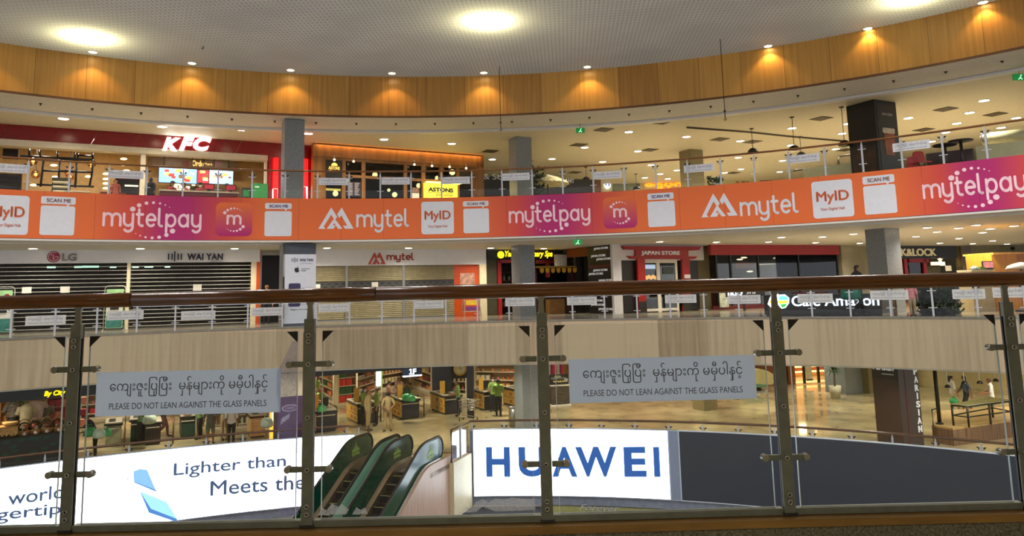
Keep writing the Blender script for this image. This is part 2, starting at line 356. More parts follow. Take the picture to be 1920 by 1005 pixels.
fasc = [(174, 97), (360, 118), (545, 131), (735, 137), (907, 136), (1101, 125), (1440, 86), (1627, 53), (1843, 4)]
downlights([(-30, 62)]+fasc, 9.245, .13, M_lens_w, lamp_data('fascia_lamp', LIGHT['ring'], WARM, .06, 110, .5),
           'round warm downlight in the perforated ceiling just in front of the oak fascia', 'downlights along the oak fascia')
up_px = [(119, 222), (304, 237), (453, 243), (578, 250), (720, 261), (847, 269), (923, 298.5), (1035, 297.6), (1096, 276), (1130, 303), (1179, 247), (1196, 283), (1221, 309),
         (1209, 333), (1238, 326), (1269, 319), (1252, 335), (1287, 256), (1388, 264), (1384, 295), (1389, 317), (1359, 323.5), (1467, 301), (1462, 322), (1485, 240), (1483, 272),
         (1590, 231.6), (1579, 250), (1567, 279), (1703, 221), (1845, 188), (1818, 211), (1794, 231), (1773, 248), (1747, 265), (1905, 221), (1877, 239)]
downlights(up_px, 7.655, .175, M_lens, lamp_data('upper_lamp', LIGHT['upper'], NEUT, .1), 'round recessed downlight glowing in the top gallery ceiling', 'downlights in the top gallery ceiling')
mid_px = [(62, 465.5), (263, 465.5), (440, 465.5), (613, 464.5), (766, 464.5), (920, 464.5), (1019, 465.5), (1237, 452.8), (1343, 453.5), (1441, 453), (1465, 444.5), (1529, 454.5), (1542, 443.5),
          (1600, 438), (1612, 455.5), (1633, 445), (1717, 443), (1739, 426), (1757, 434), (1762, 455.5), (1797, 427), (1798, 446.5), (1824, 456.5), (1830, 421.5), (1842, 435.5), (1857, 428.5), (1861, 451), (1888, 457), (1901, 423)]
downlights(mid_px, 2.995, .155, M_lens, lamp_data('middle_lamp', LIGHT['middle'], NEUT, .1), 'round recessed downlight glowing in the ceiling over the shop walkway', 'downlights over the shop walkway')
# lower level: added grid of lamps to brighten the supermarket and the marble hall (hidden from here by the parapet above them)
first = None
ld = lamp_data('lower_fill_lamp', LIGHT['lower'], NEUT, .15)
for ix in range(-4, 8):
    for iy in range(5):
        x, y = ix*4.2-1, 25.5+iy*5
        if (x-CX)**2+(y-CY)**2 < (RR+1)**2: continue
        if first is None: first = make_downlight(.14, M_lens, ld, 'added downlight, out of view, that brightens the lower gallery', 'added downlights over the lower gallery'); first.location = (x, y, -1.585)
        else: dup(first, (x, y, -1.585))
first = None
ld = lamp_data('atrium_fill_lamp', LIGHT['atrium'], (1, .95, .9), .2, 165, .6)  # added spots beyond the frame, for more light on the stone band
for x, y in ((-12, 10), (-4, 10), (4, 10), (12, 10), (-8, 15), (0, 15), (8, 15), (-16, 14), (14, 14)):
    if first is None: first = make_downlight(.2, M_lens, ld, 'added large downlight, out of view, that brightens the atrium walls', 'added atrium downlights'); first.location = (x, y, 9.245)
    else: dup(first, (x, y, 9.245))
first = None
ld = lamp_data('near_fill_lamp', LIGHT['near'], NEUT, .1)  # added lamps behind the viewpoint that light the near posts and notices
for x, y in ((-2.6, -1.0), (0, -1.0), (2.6, -1.0), (-2.6, -4.5), (2.6, -4.5)):
    if first is None: first = make_downlight(.12, M_lens, ld, 'added downlight, out of view, that lights the near railing', 'added downlights over the near walkway'); first.location = (x, y, 2.995)
    else: dup(first, (x, y, 2.995))
# floodlights above the perforated ceiling
fl = bpy.data.lights.new('flood_lamp', 'POINT'); fl.energy = LIGHT['flood']; fl.color = YELL; fl.shadow_soft_size = .25
for i, (x, y) in enumerate(((165, 70), (915, 40), (1712, -6))):
    p = atz(x, y, 9.25)
    t = thing('floodlight', ['leftmost of the floodlights glowing through the perforated ceiling', 'middle floodlight glowing through the perforated ceiling',
                             'rightmost of the floodlights glowing through the perforated ceiling'][i], 'floodlight', (p.x, p.y, 9.52), 'floodlights above the perforated ceiling')
    MB().lathe([(.05, .3), (.12, .28), (.3, .1), (.32, .06)], (p.x, p.y, 9.52), 16).obj('housing', M_steel, t); MB().tube([(p.x, p.y, 9.8), (p.x, p.y, 10.86)], .02, 6).obj('hanger', M_steel, t)
    lo = bpy.data.objects.new('flood_light', fl); COL.objects.link(lo); lo.location = (0, 0, 0); lo.parent = t
# added fill light, unseen: brightens ceiling and atrium through the translucent panels
sk = bpy.data.lights.new('ceiling_fill_light', 'AREA'); sk.shape = 'RECTANGLE'; sk.size = 60; sk.size_y = 34; sk.energy = LIGHT['ceiling_fill']; sk.color = (.9, .95, 1.0)
so = bpy.data.objects.new('ceiling_fill_light', sk); COL.objects.link(so); so.location = (0, 16, 10.7)

sp = None
for k in range(-16, 20):
    p = ring(k*.062+.01, RR+1.15, 7.7)
    if sp is None:
        sp = thing('sprinkler_head', 'small dark sprinkler head in the white soffit behind the oak fascia', 'sprinkler', (0, 0, 0), 'sprinkler heads in the white soffit')
        MB().lathe([(.05, 0), (.05, -.02), (.02, -.03), (.02, -.07)], (0, 0, 0), 8).obj('body', M_dark, sp); MB().lathe([(.045, -.075), (.045, -.07)], (0, 0, 0), 8).obj('deflector', M_steel, sp); sp.location = p
    else: dup(sp, p)
for x, y0, y1, Y, l_ in ((380, 0, 92, 23.5, 'thin hanging wire with a hook below the perforated ceiling at the left'), (1360, 60, 226, 24, 'thin hanging wire with a hook before the oak fascia at the right'), (939, 145, 246, 26.5, 'thin hanging wire with a hook before the soffit near the middle')):
    b_ = aty(x, y1, Y); t = thing('hanging_wire', l_, 'wire', b_); MB().tube([b_+Vector((0, 0, .3)), Vector((b_.x, b_.y, 9.24))], .012, 5).obj('wire', M_dark, t); MB().tube([b_+Vector((0, 0, .3)), b_+Vector((0, 0, .1)), b_+Vector((.04, 0, .05)), b_+Vector((0, 0, 0)), b_+Vector((-.04, 0, .05))], .016, 5).obj('hook', M_dark, t); MB().ball(b_+Vector((0, 0, .32)), .04, 8).obj('swivel', M_dark, t)
# ================================================================== BANNER round the upper parapet
m_ban = mat('banner_print', (226, 104, 38), .5, var=0); N, L = nodes_of(m_ban); b = N['Principled BSDF']
tc = N.new('ShaderNodeTexCoord'); gm = N.new('ShaderNodeNewGeometry'); sx = N.new('ShaderNodeSeparateXYZ'); L.new(gm.outputs['Position'], sx.inputs[0])
ax = N.new('ShaderNodeMath'); ax.operation = 'SUBTRACT'; ax.inputs[1].default_value = CX; L.new(sx.outputs[0], ax.inputs[0])
ay = N.new('ShaderNodeMath'); ay.operation = 'SUBTRACT'; ay.inputs[1].default_value = CY; L.new(sx.outputs[1], ay.inputs[0])
at = N.new('ShaderNodeMath'); at.operation = 'ARCTAN2'; L.new(ax.outputs[0], at.inputs[0]); L.new(ay.outputs[0], at.inputs[1])
mr = N.new('ShaderNodeMapRange'); mr.inputs[1].default_value = T0; mr.inputs[2].default_value = T1; L.new(at.outputs[0], mr.inputs[0])
cr = N.new('ShaderNodeValToRGB'); L.new(mr.outputs[0], cr.inputs[0]); L.new(cr.outputs[0], b.inputs['Base Color'])
OR, MG, RD = lin((228, 106, 38)), lin((176, 0, 104)), lin((206, 62, 52))
stops = []
for cx_, y_, w_ in ((318, 410, 128), (1030, 400, 116), (1830, 350, 130)):
    for dx, c_ in ((-w_*1.15, OR), (-w_*.5, RD), (-w_*.1, MG), (w_*.25, MG), (w_*.8, RD), (w_*1.35, OR)):
        stops.append(((cyl(cx_+dx, y_)[0]-T0)/(T1-T0), c_))
e = cr.color_ramp.elements; e[0].position = stops[0][0]; e[0].color = stops[0][1]; e[1].position = stops[-1][0]; e[1].color = stops[-1][1]
for p_, c_ in stops[1:-1]:
    q = e.new(p_); q.color = c_
BT, BB = 4.6, 3.08
ban = thing('advertising_banner', 'long orange and magenta printed banner wrapped round the curved upper parapet', 'banner', ring(0, RR, BB))
seams = [-700, -560, -420, -300, -200, -105, -13, 81, 178, 272, 362, 450, 560, 640, 719, 795, 870, 950, 1030, 1110, 1190, 1275, 1360, 1450, 1540, 1635, 1735, 1840, 1950, 2075, 2220]
ths = [cyl(x, 400)[0] for x in seams]
MB().rings(RR+.012, RR+.1, BB, BT, ths[0], ths[-1], 90).obj('backing', M_dark, ban)
for a, c_ in zip(ths, ths[1:]):
    MB().rings(RR-.006, RR+.02, BB+.01, BT, a+.00012, c_-.00012, 6).obj('panel', m_ban, ban)
R_A, R_B = RR-.008, RR-.03
def cpoly(mb, poly, depth=.004, R=R_A): mb.prism(poly, lambda t, z: ring(t, R-depth, z), lambda t, z: ring(t, R, z)); return mb
def box_px(x0, y0, x1, y1):
    """angles and heights of a px rectangle on the parapet (heights read at its middle)"""
    xm, ym = (x0+x1)/2, (y0+y1)/2
    return cyl(x0, ym)[0], cyl(xm, y1)[1], cyl(x1, ym)[0], cyl(xm, y0)[1]
def crr(mb, x0, y0, x1, y1, r=.1, **k):
    a, z0, c_, z1 = box_px(x0, y0, x1, y1); P = roundrect(0, 0, (c_-a)*RR, z1-z0, r)
    return cpoly(mb, [(a+x/RR, z0+y) for x, y in P], **k)
M_pink = mat('pale_pink_print', (250, 214, 226), .5, var=0)
M_or_ink = mat('orange_ink', (206, 92, 34), .5, var=0); M_mag = mat('magenta_print', (170, 0, 104), .5, var=0)
def cmap(vs, fs, mb, x0, y0, x1, y1, R, depth=.004):
    a, z0, c_, z1 = box_px(x0, y0, x1, y1)
    X0 = min(v[0] for v in vs); X1 = max(v[0] for v in vs); Y0 = min(v[1] for v in vs); Y1 = max(v[1] for v in vs)
    f = lambda x, y, d: ring(a+(c_-a)*(x-X0)/(X1-X0), R-d, z0+(z1-z0)*(y-Y0)/(Y1-Y0))
    for fc in fs: mb.prism([vs[i] for i in fc], lambda x, y: f(x, y, depth), lambda x, y: f(x, y, 0))
def dots(mb, x0, y0, x1, y1, cfg, R):
    a, z0, c_, z1 = box_px(x0, y0, x1, y1); w, h = (c_-a)*RR, z1-z0
    for cx_, cy_, r in cfg: cpoly(mb, [(a+(cx_*w+x)/RR, z0+cy_*h+y) for x, y in arcpts(0, 0, r*h, 0, 330, 11)], R=R)
def pay_dots(sz=1):
    out = []
    for i, (an, r) in enumerate(((143, .115), (124, .095), (106, .08), (90, .066), (75, .05), (62, .035), (50, .022))): out.append((.5+.36*cos(rad(an))*sz, .5+.5*sin(rad(an)), r*.62)); out.append((.5-.36*cos(rad(an))*sz, .5-.5*sin(rad(an)), r*.62))
    return out
def mark(mb, x0, y0, x1, y1, put):
    """two overlapping peaks: the triangular mark"""
    put(mb, [(0, 0), (.36, 1), (.53, .56), (.46, .4), (.36, .66), (.15, .11), (.2, 0)])
    put(mb, [(.24, 0), (.45, .5), (.68, 0), (.56, 0), (.45, .27), (.41, .16), (.49, .16), (.43, 0)]); put(mb, [(.53, .68), (.66, 1), (1, 0), (.76, 0), (.7, .14), (.82, .14), (.65, .62), (.59, .5)])
    return mb
def cmark(mb, x0, y0, x1, y1, R=R_A):
    a, z0, c_, z1 = box_px(x0, y0, x1, y1)
    return mark(mb, 0, 0, 0, 0, lambda m_, P: cpoly(m_, [(a+(c_-a)*x, z0+(z1-z0)*y) for x, y in P], R=R))
def slope_of(x0, x1, y): return 0
def pay_logo(x0, x1, yc, s):
    vs, fs = roundword('mytelpay', .115)
    mb = MB(); cmap(vs, fs, mb, x0, yc-23*s, x1, yc+25*s, R_A); mb.obj('wordmark', M_pink, ban)
    xm = (x0+x1)/2; w = (x1-x0)*.66
    mb = MB(); dots(mb, xm-w*.6, yc-32*s, xm+w*.6, yc+34*s, pay_dots(.9), R_A); mb.obj('dot_arc', M_pink, ban)
def icon(x0, y0, x1, y1):
    o = crr(MB(), x0, y0, x1, y1, .2).obj('app_icon', m_icon, ban)
    w, h = x1-x0, y1-y0
    vs, fs = roundword('m', .13); mb = MB(); cmap(vs, fs, mb, x0+w*.3, y0+h*.36, x1-w*.29, y0+h*.66, R_B); mb.obj('letter', M_pink, o)
    mb = MB(); dots(mb, x0+w*.06, y0+h*.17, x1-w*.06, y1-h*.15, pay_dots(), R_B); mb.obj('dot_arc', M_pink, o)
m_icon = mat('icon_print', (200, 60, 60), .5, var=0); N, L = nodes_of(m_icon); b = N['Principled BSDF']; gm = N.new('ShaderNodeNewGeometry'); sx = N.new('ShaderNodeSeparateXYZ'); L.new(gm.outputs['Position'], sx.inputs[0])
mr = N.new('ShaderNodeMapRange'); mr.inputs[1].default_value = 3.1; mr.inputs[2].default_value = 4.5; L.new(sx.outputs[2], mr.inputs[0]); cr = N.new('ShaderNodeValToRGB'); e = cr.color_ramp.elements
e[0].position = .15; e[0].color = MG; e[1].position = .9; e[1].color = OR; L.new(mr.outputs[0], cr.inputs[0]); L.new(cr.outputs[0], b.inputs['Base Color'])
def scan(x0, y0, x1, y1, X0, Y0, X1, Y1, ink):
    o = crr(MB(), x0, y0, x1, y1, .05); a, z0, c_, z1 = box_px(x0, y0, x1, y1)
    cpoly(o, [(a+(c_-a)*.72, z0+.01), (a+(c_-a)*.78, z0-.07), (a+(c_-a)*.84, z0+.01)]); o = o.obj('scan_bubble', M_white_p, ban)
    w, h = x1-x0, y1-y0; a, z0, c_, z1 = box_px(x0+w*.16, y0+h*.26, x1-w*.14, y1-h*.24)
    ctext(MB(), 'SCAN ME', a, c_, z0, z1, R=R_B+.003, bold=.01).obj('lettering', ink, o)
    crr(MB(), X0, Y0, X1, Y1, .07).obj('blank_code_card', M_white_p, ban)
def myid(x0, y0, x1, y1):
    o = crr(MB(), x0, y0, x1, y1, .1).obj('identity_card', M_white_p, ban); w, h = x1-x0, y1-y0
    a, z0, c_, z1 = box_px(x0+w*.1, y0+h*.28, x1-w*.1, y0+h*.64); ctext(MB(), 'MyID', a, c_, z0, z1, R=R_B+.003, bold=.02).obj('wordmark', M_or_ink, o)
    a, z0, c_, z1 = box_px(x0+w*.2, y0+h*.72, x1-w*.2, y0+h*.82); ctext(MB(), 'Your Digital Hub', a, c_, z0, z1, R=R_B+.003).obj('small_lettering', M_or_ink, o)
def tel_logo(x0, x1, y0, y1, xm):
    cmark(MB(), x0, y0, xm, y1).obj('triangle_mark', M_white_p, ban)
    vs, fs = roundword('mytel', .115); mb = MB(); h = y1-y0; cmap(vs, fs, mb, xm+5, y0+2, x1, y1+h*.18, R_A); mb.obj('wordmark', M_white_p, ban)
M_vio = mat('violet_ink', (90, 50, 140), .5, var=0); M_red_ink = mat('red_brown_ink', (150, 80, 70), .5, var=0)
myid(-24, 366, 54, 440); scan(77, 369, 142, 383, 75, 386, 140, 441, M_red_ink)
pay_logo(192, 378, 412, 1.0); icon(404, 380, 473, 443); scan(497, 381, 547, 392, 496, 396, 547, 443, M_vio)
tel_logo(597, 767, 389, 429, 663); myid(790, 378, 851, 439); scan(868, 377, 916, 387, 869, 391, 917, 437, M_red_ink)
pay_logo(954, 1107, 404, .88); icon(1131, 369, 1194, 428); scan(1214, 362, 1263, 374, 1215, 377, 1266, 425, M_vio)
tel_logo(1314, 1497, 362, 406, 1382); myid(1523, 338, 1600, 408); scan(1617, 329, 1677, 344, 1620, 347, 1681, 401, M_red_ink)
pay_logo(1729, 1926, 350, 1.1)

# ================================================================== GALLERY RAILINGS
def gallery_rail(label, z, h, phase, step, hr, mrail, t0, t1, R=RR+.08, big=1):
    t = thing('glass_railing', label, 'railing', ring(0, R, z))
    path = [ring(t0+(t1-t0)*i/110, R, z+h) for i in range(111)]
    MB().tube(path, hr, 10).obj('handrail', mrail, t)
    n0 = math.ceil((t0-phase)*R/step); n1 = int((t1-phase)*R/step); ts = [phase+k*step/R for k in range(n0, n1+1)]
    for a in ts:
        F = Fr(ring(a, R-.02, 0), ring(a+.02, R-.02, 0)); mb = MB()
        mb.fbox(F, -.028, .028, -.02, .03, z-.08, z+h-.14)
        mb.fprism(F, [(-.028, z+h-.14), (.028, z+h-.14), (.006, z+h-.02), (-.006, z+h-.02)], -.015, .02)
        po = mb.obj('post', M_post, t); mb = MB()
        for dz in (.27, .74): mb.fbox(F, -.12, .12, .0, .022, z+h*dz-.012, z+h*dz+.012)
        mb.obj('glass_clamp', M_post, po)
    for a, c_ in zip(ts, ts[1:]):
        g = .05/R; mb = MB()
        vs = [ring(q, R+.005, zz) for q in (a+g, c_-g) for zz in (z+.04, z+h-.16)]; mb.add(vs, [(0, 2, 3, 1)]); mb.obj('glass_panel', M_glass, t)
        mb = MB()
        for q, sg in ((a+g, 1), (c_-g, -1)): mb.add([ring(q, R-.004, z+h-.16), ring(q+sg*.09/R, R-.004, z+h-.16), ring(q, R-.004, z+h-.25)], [(0, 1, 2), (2, 1, 0)])
        mb.obj('corner_patch', M_black, t)
    return ts
TG0, TG1 = cyl(-160, 360)[0], cyl(2080, 280)[0]
M_rail_up = mat('brown_wood_rail', (122, 78, 40), .3, var=.1, scale=2)
gallery_rail('curved glass railing with slim brown handrail above the orange banner', Z3, 1.02, cyl(713, 345)[0], 1.135, .035, M_rail_up, TG0, TG1)
gallery_rail('curved glass railing on top of the travertine band across the atrium', Z2, 1.08, cyl(716, 580)[0], 1.16, .04, M_rail_up, TG0, TG1)
# small notices on the gallery glass
B_TXT = '\u1031က\u103bးဇ\u1030း\u103cပ\u102f\u103cပ\u102eး  မ\u103eန\u103aမ\u103b\u102cးက\u102d\u102f မမ\u103e\u102eပ\u102bန\u103eင\u1037\u103a'
E_TXT = 'PLEASE DO NOT LEAN AGAINST THE GLASS PANELS'
def notice(F, u0, u1, z0, z1, n, label, group=None, mcard=None, thick=.003):
    t = thing('notice_sign', label, 'notice', F.P((u0+u1)/2, n, z0), group); w, h = u1-u0, z1-z0
    MB().fbox(F, u0, u1, n, n+thick, z0, z1).obj('card', mcard or M_white_p, t)
    ftext(MB(), F, B_TXT, u0+w*.075, u1-w*.07, z0+h*.43, z1-h*.13, n+thick, .0006 if w < .9 else .001).obj('burmese_lettering', M_gray_ink, t)
    ftext(MB(), F, E_TXT, u0+w*.075, u1-w*.075, z0+h*.15, z0+h*.29, n+thick, .0006 if w < .9 else .001).obj('english_lettering', M_gray_ink, t)
    return t
M_card_g = mat('grey_notice_card', (190, 192, 190), .5, var=.02)
n3 = [(17, 315), (237, 327), (625, 340), (742, 339), (855, 338), (967, 331), (1139, 328), (1310, 315), (1505, 297), (1708, 273)]
on3 = ['at the left end of the burger counter dining window', 'before the pale pillar of the fried chicken front', 'right of the glowing red pillar', 'before the wide dark restaurant window', 'above the lit yellow restaurant sign',
       'across the granite column beside the black restaurant wall', 'left of the white egg-shaped lit sign', 'across the khaki column', 'left of the black column', 'right of the black column']
for (x, y), w in zip(n3, on3):
    a, z = cyl(x, y, RR+.05); F = Fr(ring(a-.0236, RR+.06, 0), ring(a+.0236, RR+.06, 0)); c0 = F.L/2
    notice(F, c0-.52, c0+.52, z-.14, z+.13, 0, 'notice on the top railing glass '+w, 'notices on the top gallery railing')
n2 = [(86, 600), (235, 591), (372, 590.5), (501, 584), (626, 577), (804, 571), (975, 566), (1091, 564), (1276, 560), (1395, 561), (1528, 559), (1667, 553), (1816, 551), (1893, 548)]
on2 = ['before the left barred shutter', 'over the poster stand beside the white shop pillar', 'before the shutter under the dark blue name', 'left of the white phone advert column', 'right of the white phone advert column', 'before the closed beige shutters',
       'across the grey granite column', 'left of the black lettered tower', 'before the red gate shop door', 'before the dark shop with the red fascia', 'over the glowing cafe lettering',
       'right of the glowing cafe lettering', 'before the dark green hedge', 'above the right end of the railing']
for (x, y), w in zip(n2, on2):
    a, z = cyl(x, y, RR+.05); F = Fr(ring(a-.0236, RR+.06, 0), ring(a+.0236, RR+.06, 0)); c0 = F.L/2; k = .42 if x > 1800 else .54
    notice(F, c0-k, c0+k, z-.15, z+.14, 0, 'grey notice on the middle railing glass '+w, 'notices on the middle gallery railing', M_card_g)
# ================================================================== COLUMNS (a square grid turned 26.6 degrees)
GE, GM = Vector((.894, .447, 0)), Vector((-.447, .894, 0))
def colbox(mb, c, s, z0, z1, out=0):
    p = Vector((c[0], c[1], 0))-GE*out-GM*out; s += 2*out
    vs = [p, p+GE*s, p+GE*s+GM*s, p+GM*s]
    return mb.prism([(v.x, v.y) for v in vs], lambda x, y: (x, y, z1), lambda x, y: (x, y, z0))
class CF(Fr):
    """frame on the front (right-hand visible) face of a column, or on its left face"""
    def __init__(s, c, size, left=False, out=0):
        p = Vector((c[0], c[1], 0))-GE*out-GM*out; size += 2*out
        a = p+GM*size if left else p; b = p if left else p+GE*size
        Fr.__init__(s, a, b)
C1, C2, C3, C4, C6 = (-8.42, 27.3), (.23, 31.46), (8.6, 35.4), (13.25, 26.65), (16.9, 39.4)
for c_, s_, m_ in ((C1, .72, M_granite), (C2, .74, M_granite), (C3, .8, M_khaki), (C4, .8, M_granite)):
    for z0, z1 in ((Z3, 7.68), (Z2, 3.02), (Z1, -1.63)):
        colbox(MB(), c_, s_, z0, z1).obj('column', M_khaki if c_ is C4 and z0 == Z1 else m_, kind='structure')
colbox(MB(), C6, 1.3, Z1, -1.63).obj('column', M_granite, kind='structure')
colbox(MB(), (C6[0]+1.3, C6[1]+.2), 2.6, Z1, -1.63).obj('column', M_khaki, kind='structure')

def R4(F, x0, y0, x1, y1, n=0):
    xm, ym = (x0+x1)/2, (y0+y1)/2
    return F.pix(x0, ym, n)[0], F.pix(x1, ym, n)[0], F.pix(xm, y1, n)[1], F.pix(xm, y0, n)[1]
def pbox(mb, F, x0, y0, x1, y1, n0, n1):
    u0, u1, z0, z1 = R4(F, x0, y0, x1, y1, n1); return mb.fbox(F, u0, u1, n0, n1, z0, z1)
def ptext(F, body, x0, y0, x1, y1, n, m, parent, name='lettering', depth=.02, **k):
    u0, u1, z0, z1 = R4(F, x0, y0, x1, y1, n+depth)
    return ftext(MB(), F, body, u0, u1, z0, z1, n, depth, **k).obj(name, m, parent)
def glow(name, c, e): return mat(name, c, .5, emit=e, var=0)
# ================================================================== MIDDLE LEVEL, left: electronics and phone shops
F2 = Fr(atz(0, 469.6, 3.0), atz(910, 468, 3.0))
U = lambda x, y=540, n=0: F2.pix(x, y, n)[0]
M_fas = mat('white_shop_fascia', (224, 226, 232), .35, var=.01); M_cream = mat('cream_panel', (226, 212, 176), .45, var=.02)
M_dkblue = mat('dark_blue_letters', (24, 28, 52), .4, var=0); M_grey_l = mat('grey_letters', (128, 128, 130), .4, var=0); M_lg = mat('crimson_disc', (150, 16, 60), .35, var=0)
M_bar = mat('shutter_bar', (188, 186, 176), .35, .4, var=.04); M_slat = mat('beige_shutter_slats', (150, 140, 108), .45, .2, var=.05)
M_tel = mat('brick_red_letters', (178, 62, 30), .4, var=0); M_orw = mat('orange_shop_panel', (206, 78, 20), .4, var=.03)
M_paper = mat('paper', (232, 228, 214), .7, var=.02)
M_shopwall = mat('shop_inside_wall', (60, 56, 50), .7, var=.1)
zf = F2.pix(240, 493)[1]
# rooms behind the shop line
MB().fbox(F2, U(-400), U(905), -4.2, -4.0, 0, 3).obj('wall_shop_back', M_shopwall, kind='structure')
st = thing('storefront', 'white electronics shop front with a round crimson logo and dark blue lettering', 'shop front', F2.P(U(200), 0, 0))
MB().fbox(F2, U(-260), U(486), -.1, .12, zf, 3.0).obj('fascia', M_fas, st)
MB().fbox(F2, U(237), U(243.5), -.1, .08, 0, zf).obj('pillar', M_cream, st)
MB().fbox(F2, U(470), U(480), -.1, .08, 0, zf).obj('pillar', M_cream, st)
MB().fbox(F2, U(480), U(487), -.1, .1, 0, 3.0).obj('jamb', M_orw, st)
u0, u1, z0, z1 = R4(F2, 88.5, 471, 112.5, 492, .13); uc, zc, r_ = (u0+u1)/2, (z0+z1)/2, (z1-z0)/2
lg = MB().fprism(F2, arcpts(uc, zc, r_, 0, 345, 23), .12, .16).obj('round_logo', M_lg, st); mb = MB()
def fstroke(mb, F, path, w, n, d):
    vs, fs = stroke2d(path, w)
    for fc in fs: mb.fprism(F, [vs[i] for i in fc], n, n+d)
    return mb
fstroke(mb, F2, arcpts(uc, zc, r_*.78, 60, 360, 18)+[(uc+r_*.25, zc)], r_*.05, .16, .01)
fstroke(mb, F2, [(uc-r_*.02, zc+r_*.4), (uc-r_*.02, zc-r_*.4), (uc+r_*.25, zc-r_*.4)], r_*.05, .16, .01)
mb.fprism(F2, arcpts(uc-r_*.32, zc+r_*.34, r_*.1, 0, 330, 11), .16, .17); mb.obj('logo_face', M_fas, lg)
ptext(F2, 'LG', 116, 475, 143, 489, .12, M_grey_l, st, bold=.03, depth=.05)
for i, x in enumerate((316, 322.5, 327.5, 334, 340)): pbox(MB(), F2, x-1.1, 471 if i == 2 else 475.5, x+1.1, 490 if i == 2 else 487, .12, .16).obj('logo_bar', M_dkblue, st)
ptext(F2, 'WAI YAN', 351, 475, 418, 487.5, .12, M_dkblue, st, bold=.03, depth=.04, spacing=1.1)
ptext(F2, 'ELECTRONICS', 395, 488.5, 418, 491, .12, M_grey_l, st, depth=.01)
def barred(x0, x1, label):
    t = thing('roller_shutter', label, 'shutter', F2.P((U(x0)+U(x1))/2, -.05, 0), 'barred shutters of the electronics shop')
    mb = MB(); z = .1
    while z < zf-.05:
        mb.fbox(F2, U(x0), U(x1), -.06, -.03, z-.013, z+.016); z += .152
    mb.obj('bar_grille', M_bar, t)
    for a in (U(x0)+.03, U(x1)-.03, (U(x0)+U(x1))/2): MB().fbox(F2, a-.02, a+.02, -.09, -.065, 0, zf).obj('guide', M_dark, t)
barred(-250, 237, 'barred roller shutter left of the cream pillar, under the round crimson logo')
barred(243.5, 470, 'barred roller shutter right of the cream pillar, under the dark blue lettering')
for i, (x, y, w) in enumerate(((50, 544, 9), (122, 543, 9), (370, 539, 8))):
    tag(pbox(MB(), F2, x-w, y-6, x+w, y+6, -.015, -.005).obj('paper_notice', M_paper), ['white paper stuck on the left barred shutter, near the left edge', 'white paper stuck on the left barred shutter, below the round logo', 'white paper stuck on the barred shutter under the dark blue lettering'][i], 'paper', 'papers on the barred shutters')
M_gg = glow('greenish_strip_light', (190, 255, 220), 1.6)
for i, (x, y, w) in enumerate(((96, 501, 8), (146, 500.5, 7), (169, 500, 16), (212, 500.5, 6), (252, 500.5, 8), (279, 500, 8), (314, 500, 5))):
    tag(pbox(MB(), F2, x-w, y-1.6, x+w, y+1.6, -2.0, -1.95).obj('strip_light', M_gg), 'dim greenish strip light behind the barred shutters', 'light', 'strip lights behind the barred shutters')
def poster_stand(x0, x1, y0, y1, label):
    u0, u1, z0, z1 = R4(F2, x0, y0, x1, y1, .9); z0 = 0
    t = thing('poster_stand', label, 'poster stand', F2.P((u0+u1)/2, .9, 0), 'poster stands before the barred shutters'); mb = MB()
    mb.tube([F2.P(u0, .9, 0)]+[F2.P(a, .9, b) for a, b in arcpts(u0+.12, z1-.12, .12, 180, 90, 4)]+[F2.P(a, .9, b) for a, b in arcpts(u1-.12, z1-.12, .12, 90, 0, 4)]+[F2.P(u1, .9, 0)], .02, 6).obj('tube_frame', M_bar, t)
    MB().fbox(F2, u0+.06, u1-.06, .88, .91, .08, z1-.12).obj('poster', mat('pale_green_poster', (166, 214, 150), .5, var=.05), t)
    MB().fbox(F2, u0+.08, u1-.08, .91, .915, .1, .55).obj('teal_band', mat('teal_print', (60, 130, 120), .5, var=.1), t)
    MB().fbox(F2, u0+.08, u1-.08, .91, .915, .55, 1.35).obj('white_field', M_paper, t)
    mb = MB(); mb.fprism(F2, arcpts((u0+u1)/2+.15, z1-.34, .09, 0, 330, 11), .91, .92); mb.obj('printed_spot', M_lg, t)
    mb = MB(); mb.fbox(F2, u0+.2, u1-.2, .915, .93, .75, 1.05); mb.obj('printed_motif', M_dark, t)
    for a in (u0, u1): MB().fbox(F2, a-.03, a+.03, .7, 1.1, 0, .03).obj('foot', M_bar, t)
poster_stand(-22, 25, 538, 640, 'green and white poster stand at the far left before the barred shutter')
poster_stand(195, 234, 536, 628, 'green and white poster stand just left of the cream pillar')
# dark doorway
MB().fbox(F2, U(487), U(574), -2.6, -2.5, 0, 3).obj('wall_doorway', M_black, kind='structure')
fr_ = MB(); fr_.fbox(F2, U(487), U(490), -.1, .05, 0, 2.86); fr_.fbox(F2, U(487), U(575), -.1, .05, 2.78, 2.9); tag(fr_.obj('doorway_frame', M_steel), 'grey frame of the dark doorway beside the orange jamb', 'door frame')
# phone advert column
K = 1.04; P0 = (C1[0]+.26, C1[1]-.02)
FW, FWL = CF(P0, .72, out=.19), CF(P0, .72, left=True, out=.19)
ad = thing('advertising_column', 'square advert column clad in white with dark phones printed on it', 'column', (P0[0], P0[1], 0))
colbox(MB(), P0, .72, .12, 2.6, .19).obj('cladding', M_white_p, ad); colbox(MB(), P0, .72, 2.6, 2.99, .185).obj('top_band', mat('slate_band', (66, 74, 84), .5), ad); colbox(MB(), P0, .72, 0, .12, .2).obj('plinth', MATS['slate_band'], ad)
w = FW.L
for i in range(5): MB().fbox(FW, w*.2+i*.05, w*.2+i*.05+.016, 0, .01, 2.33 if i != 2 else 2.29, 2.45 if i != 2 else 2.49).obj('logo_bar', M_dkblue, ad)
ftext(MB(), FW, 'WAI YAN', w*.46, w*.9, 2.34, 2.44, 0, .01, bold=.03).obj('lettering', M_dkblue, ad)
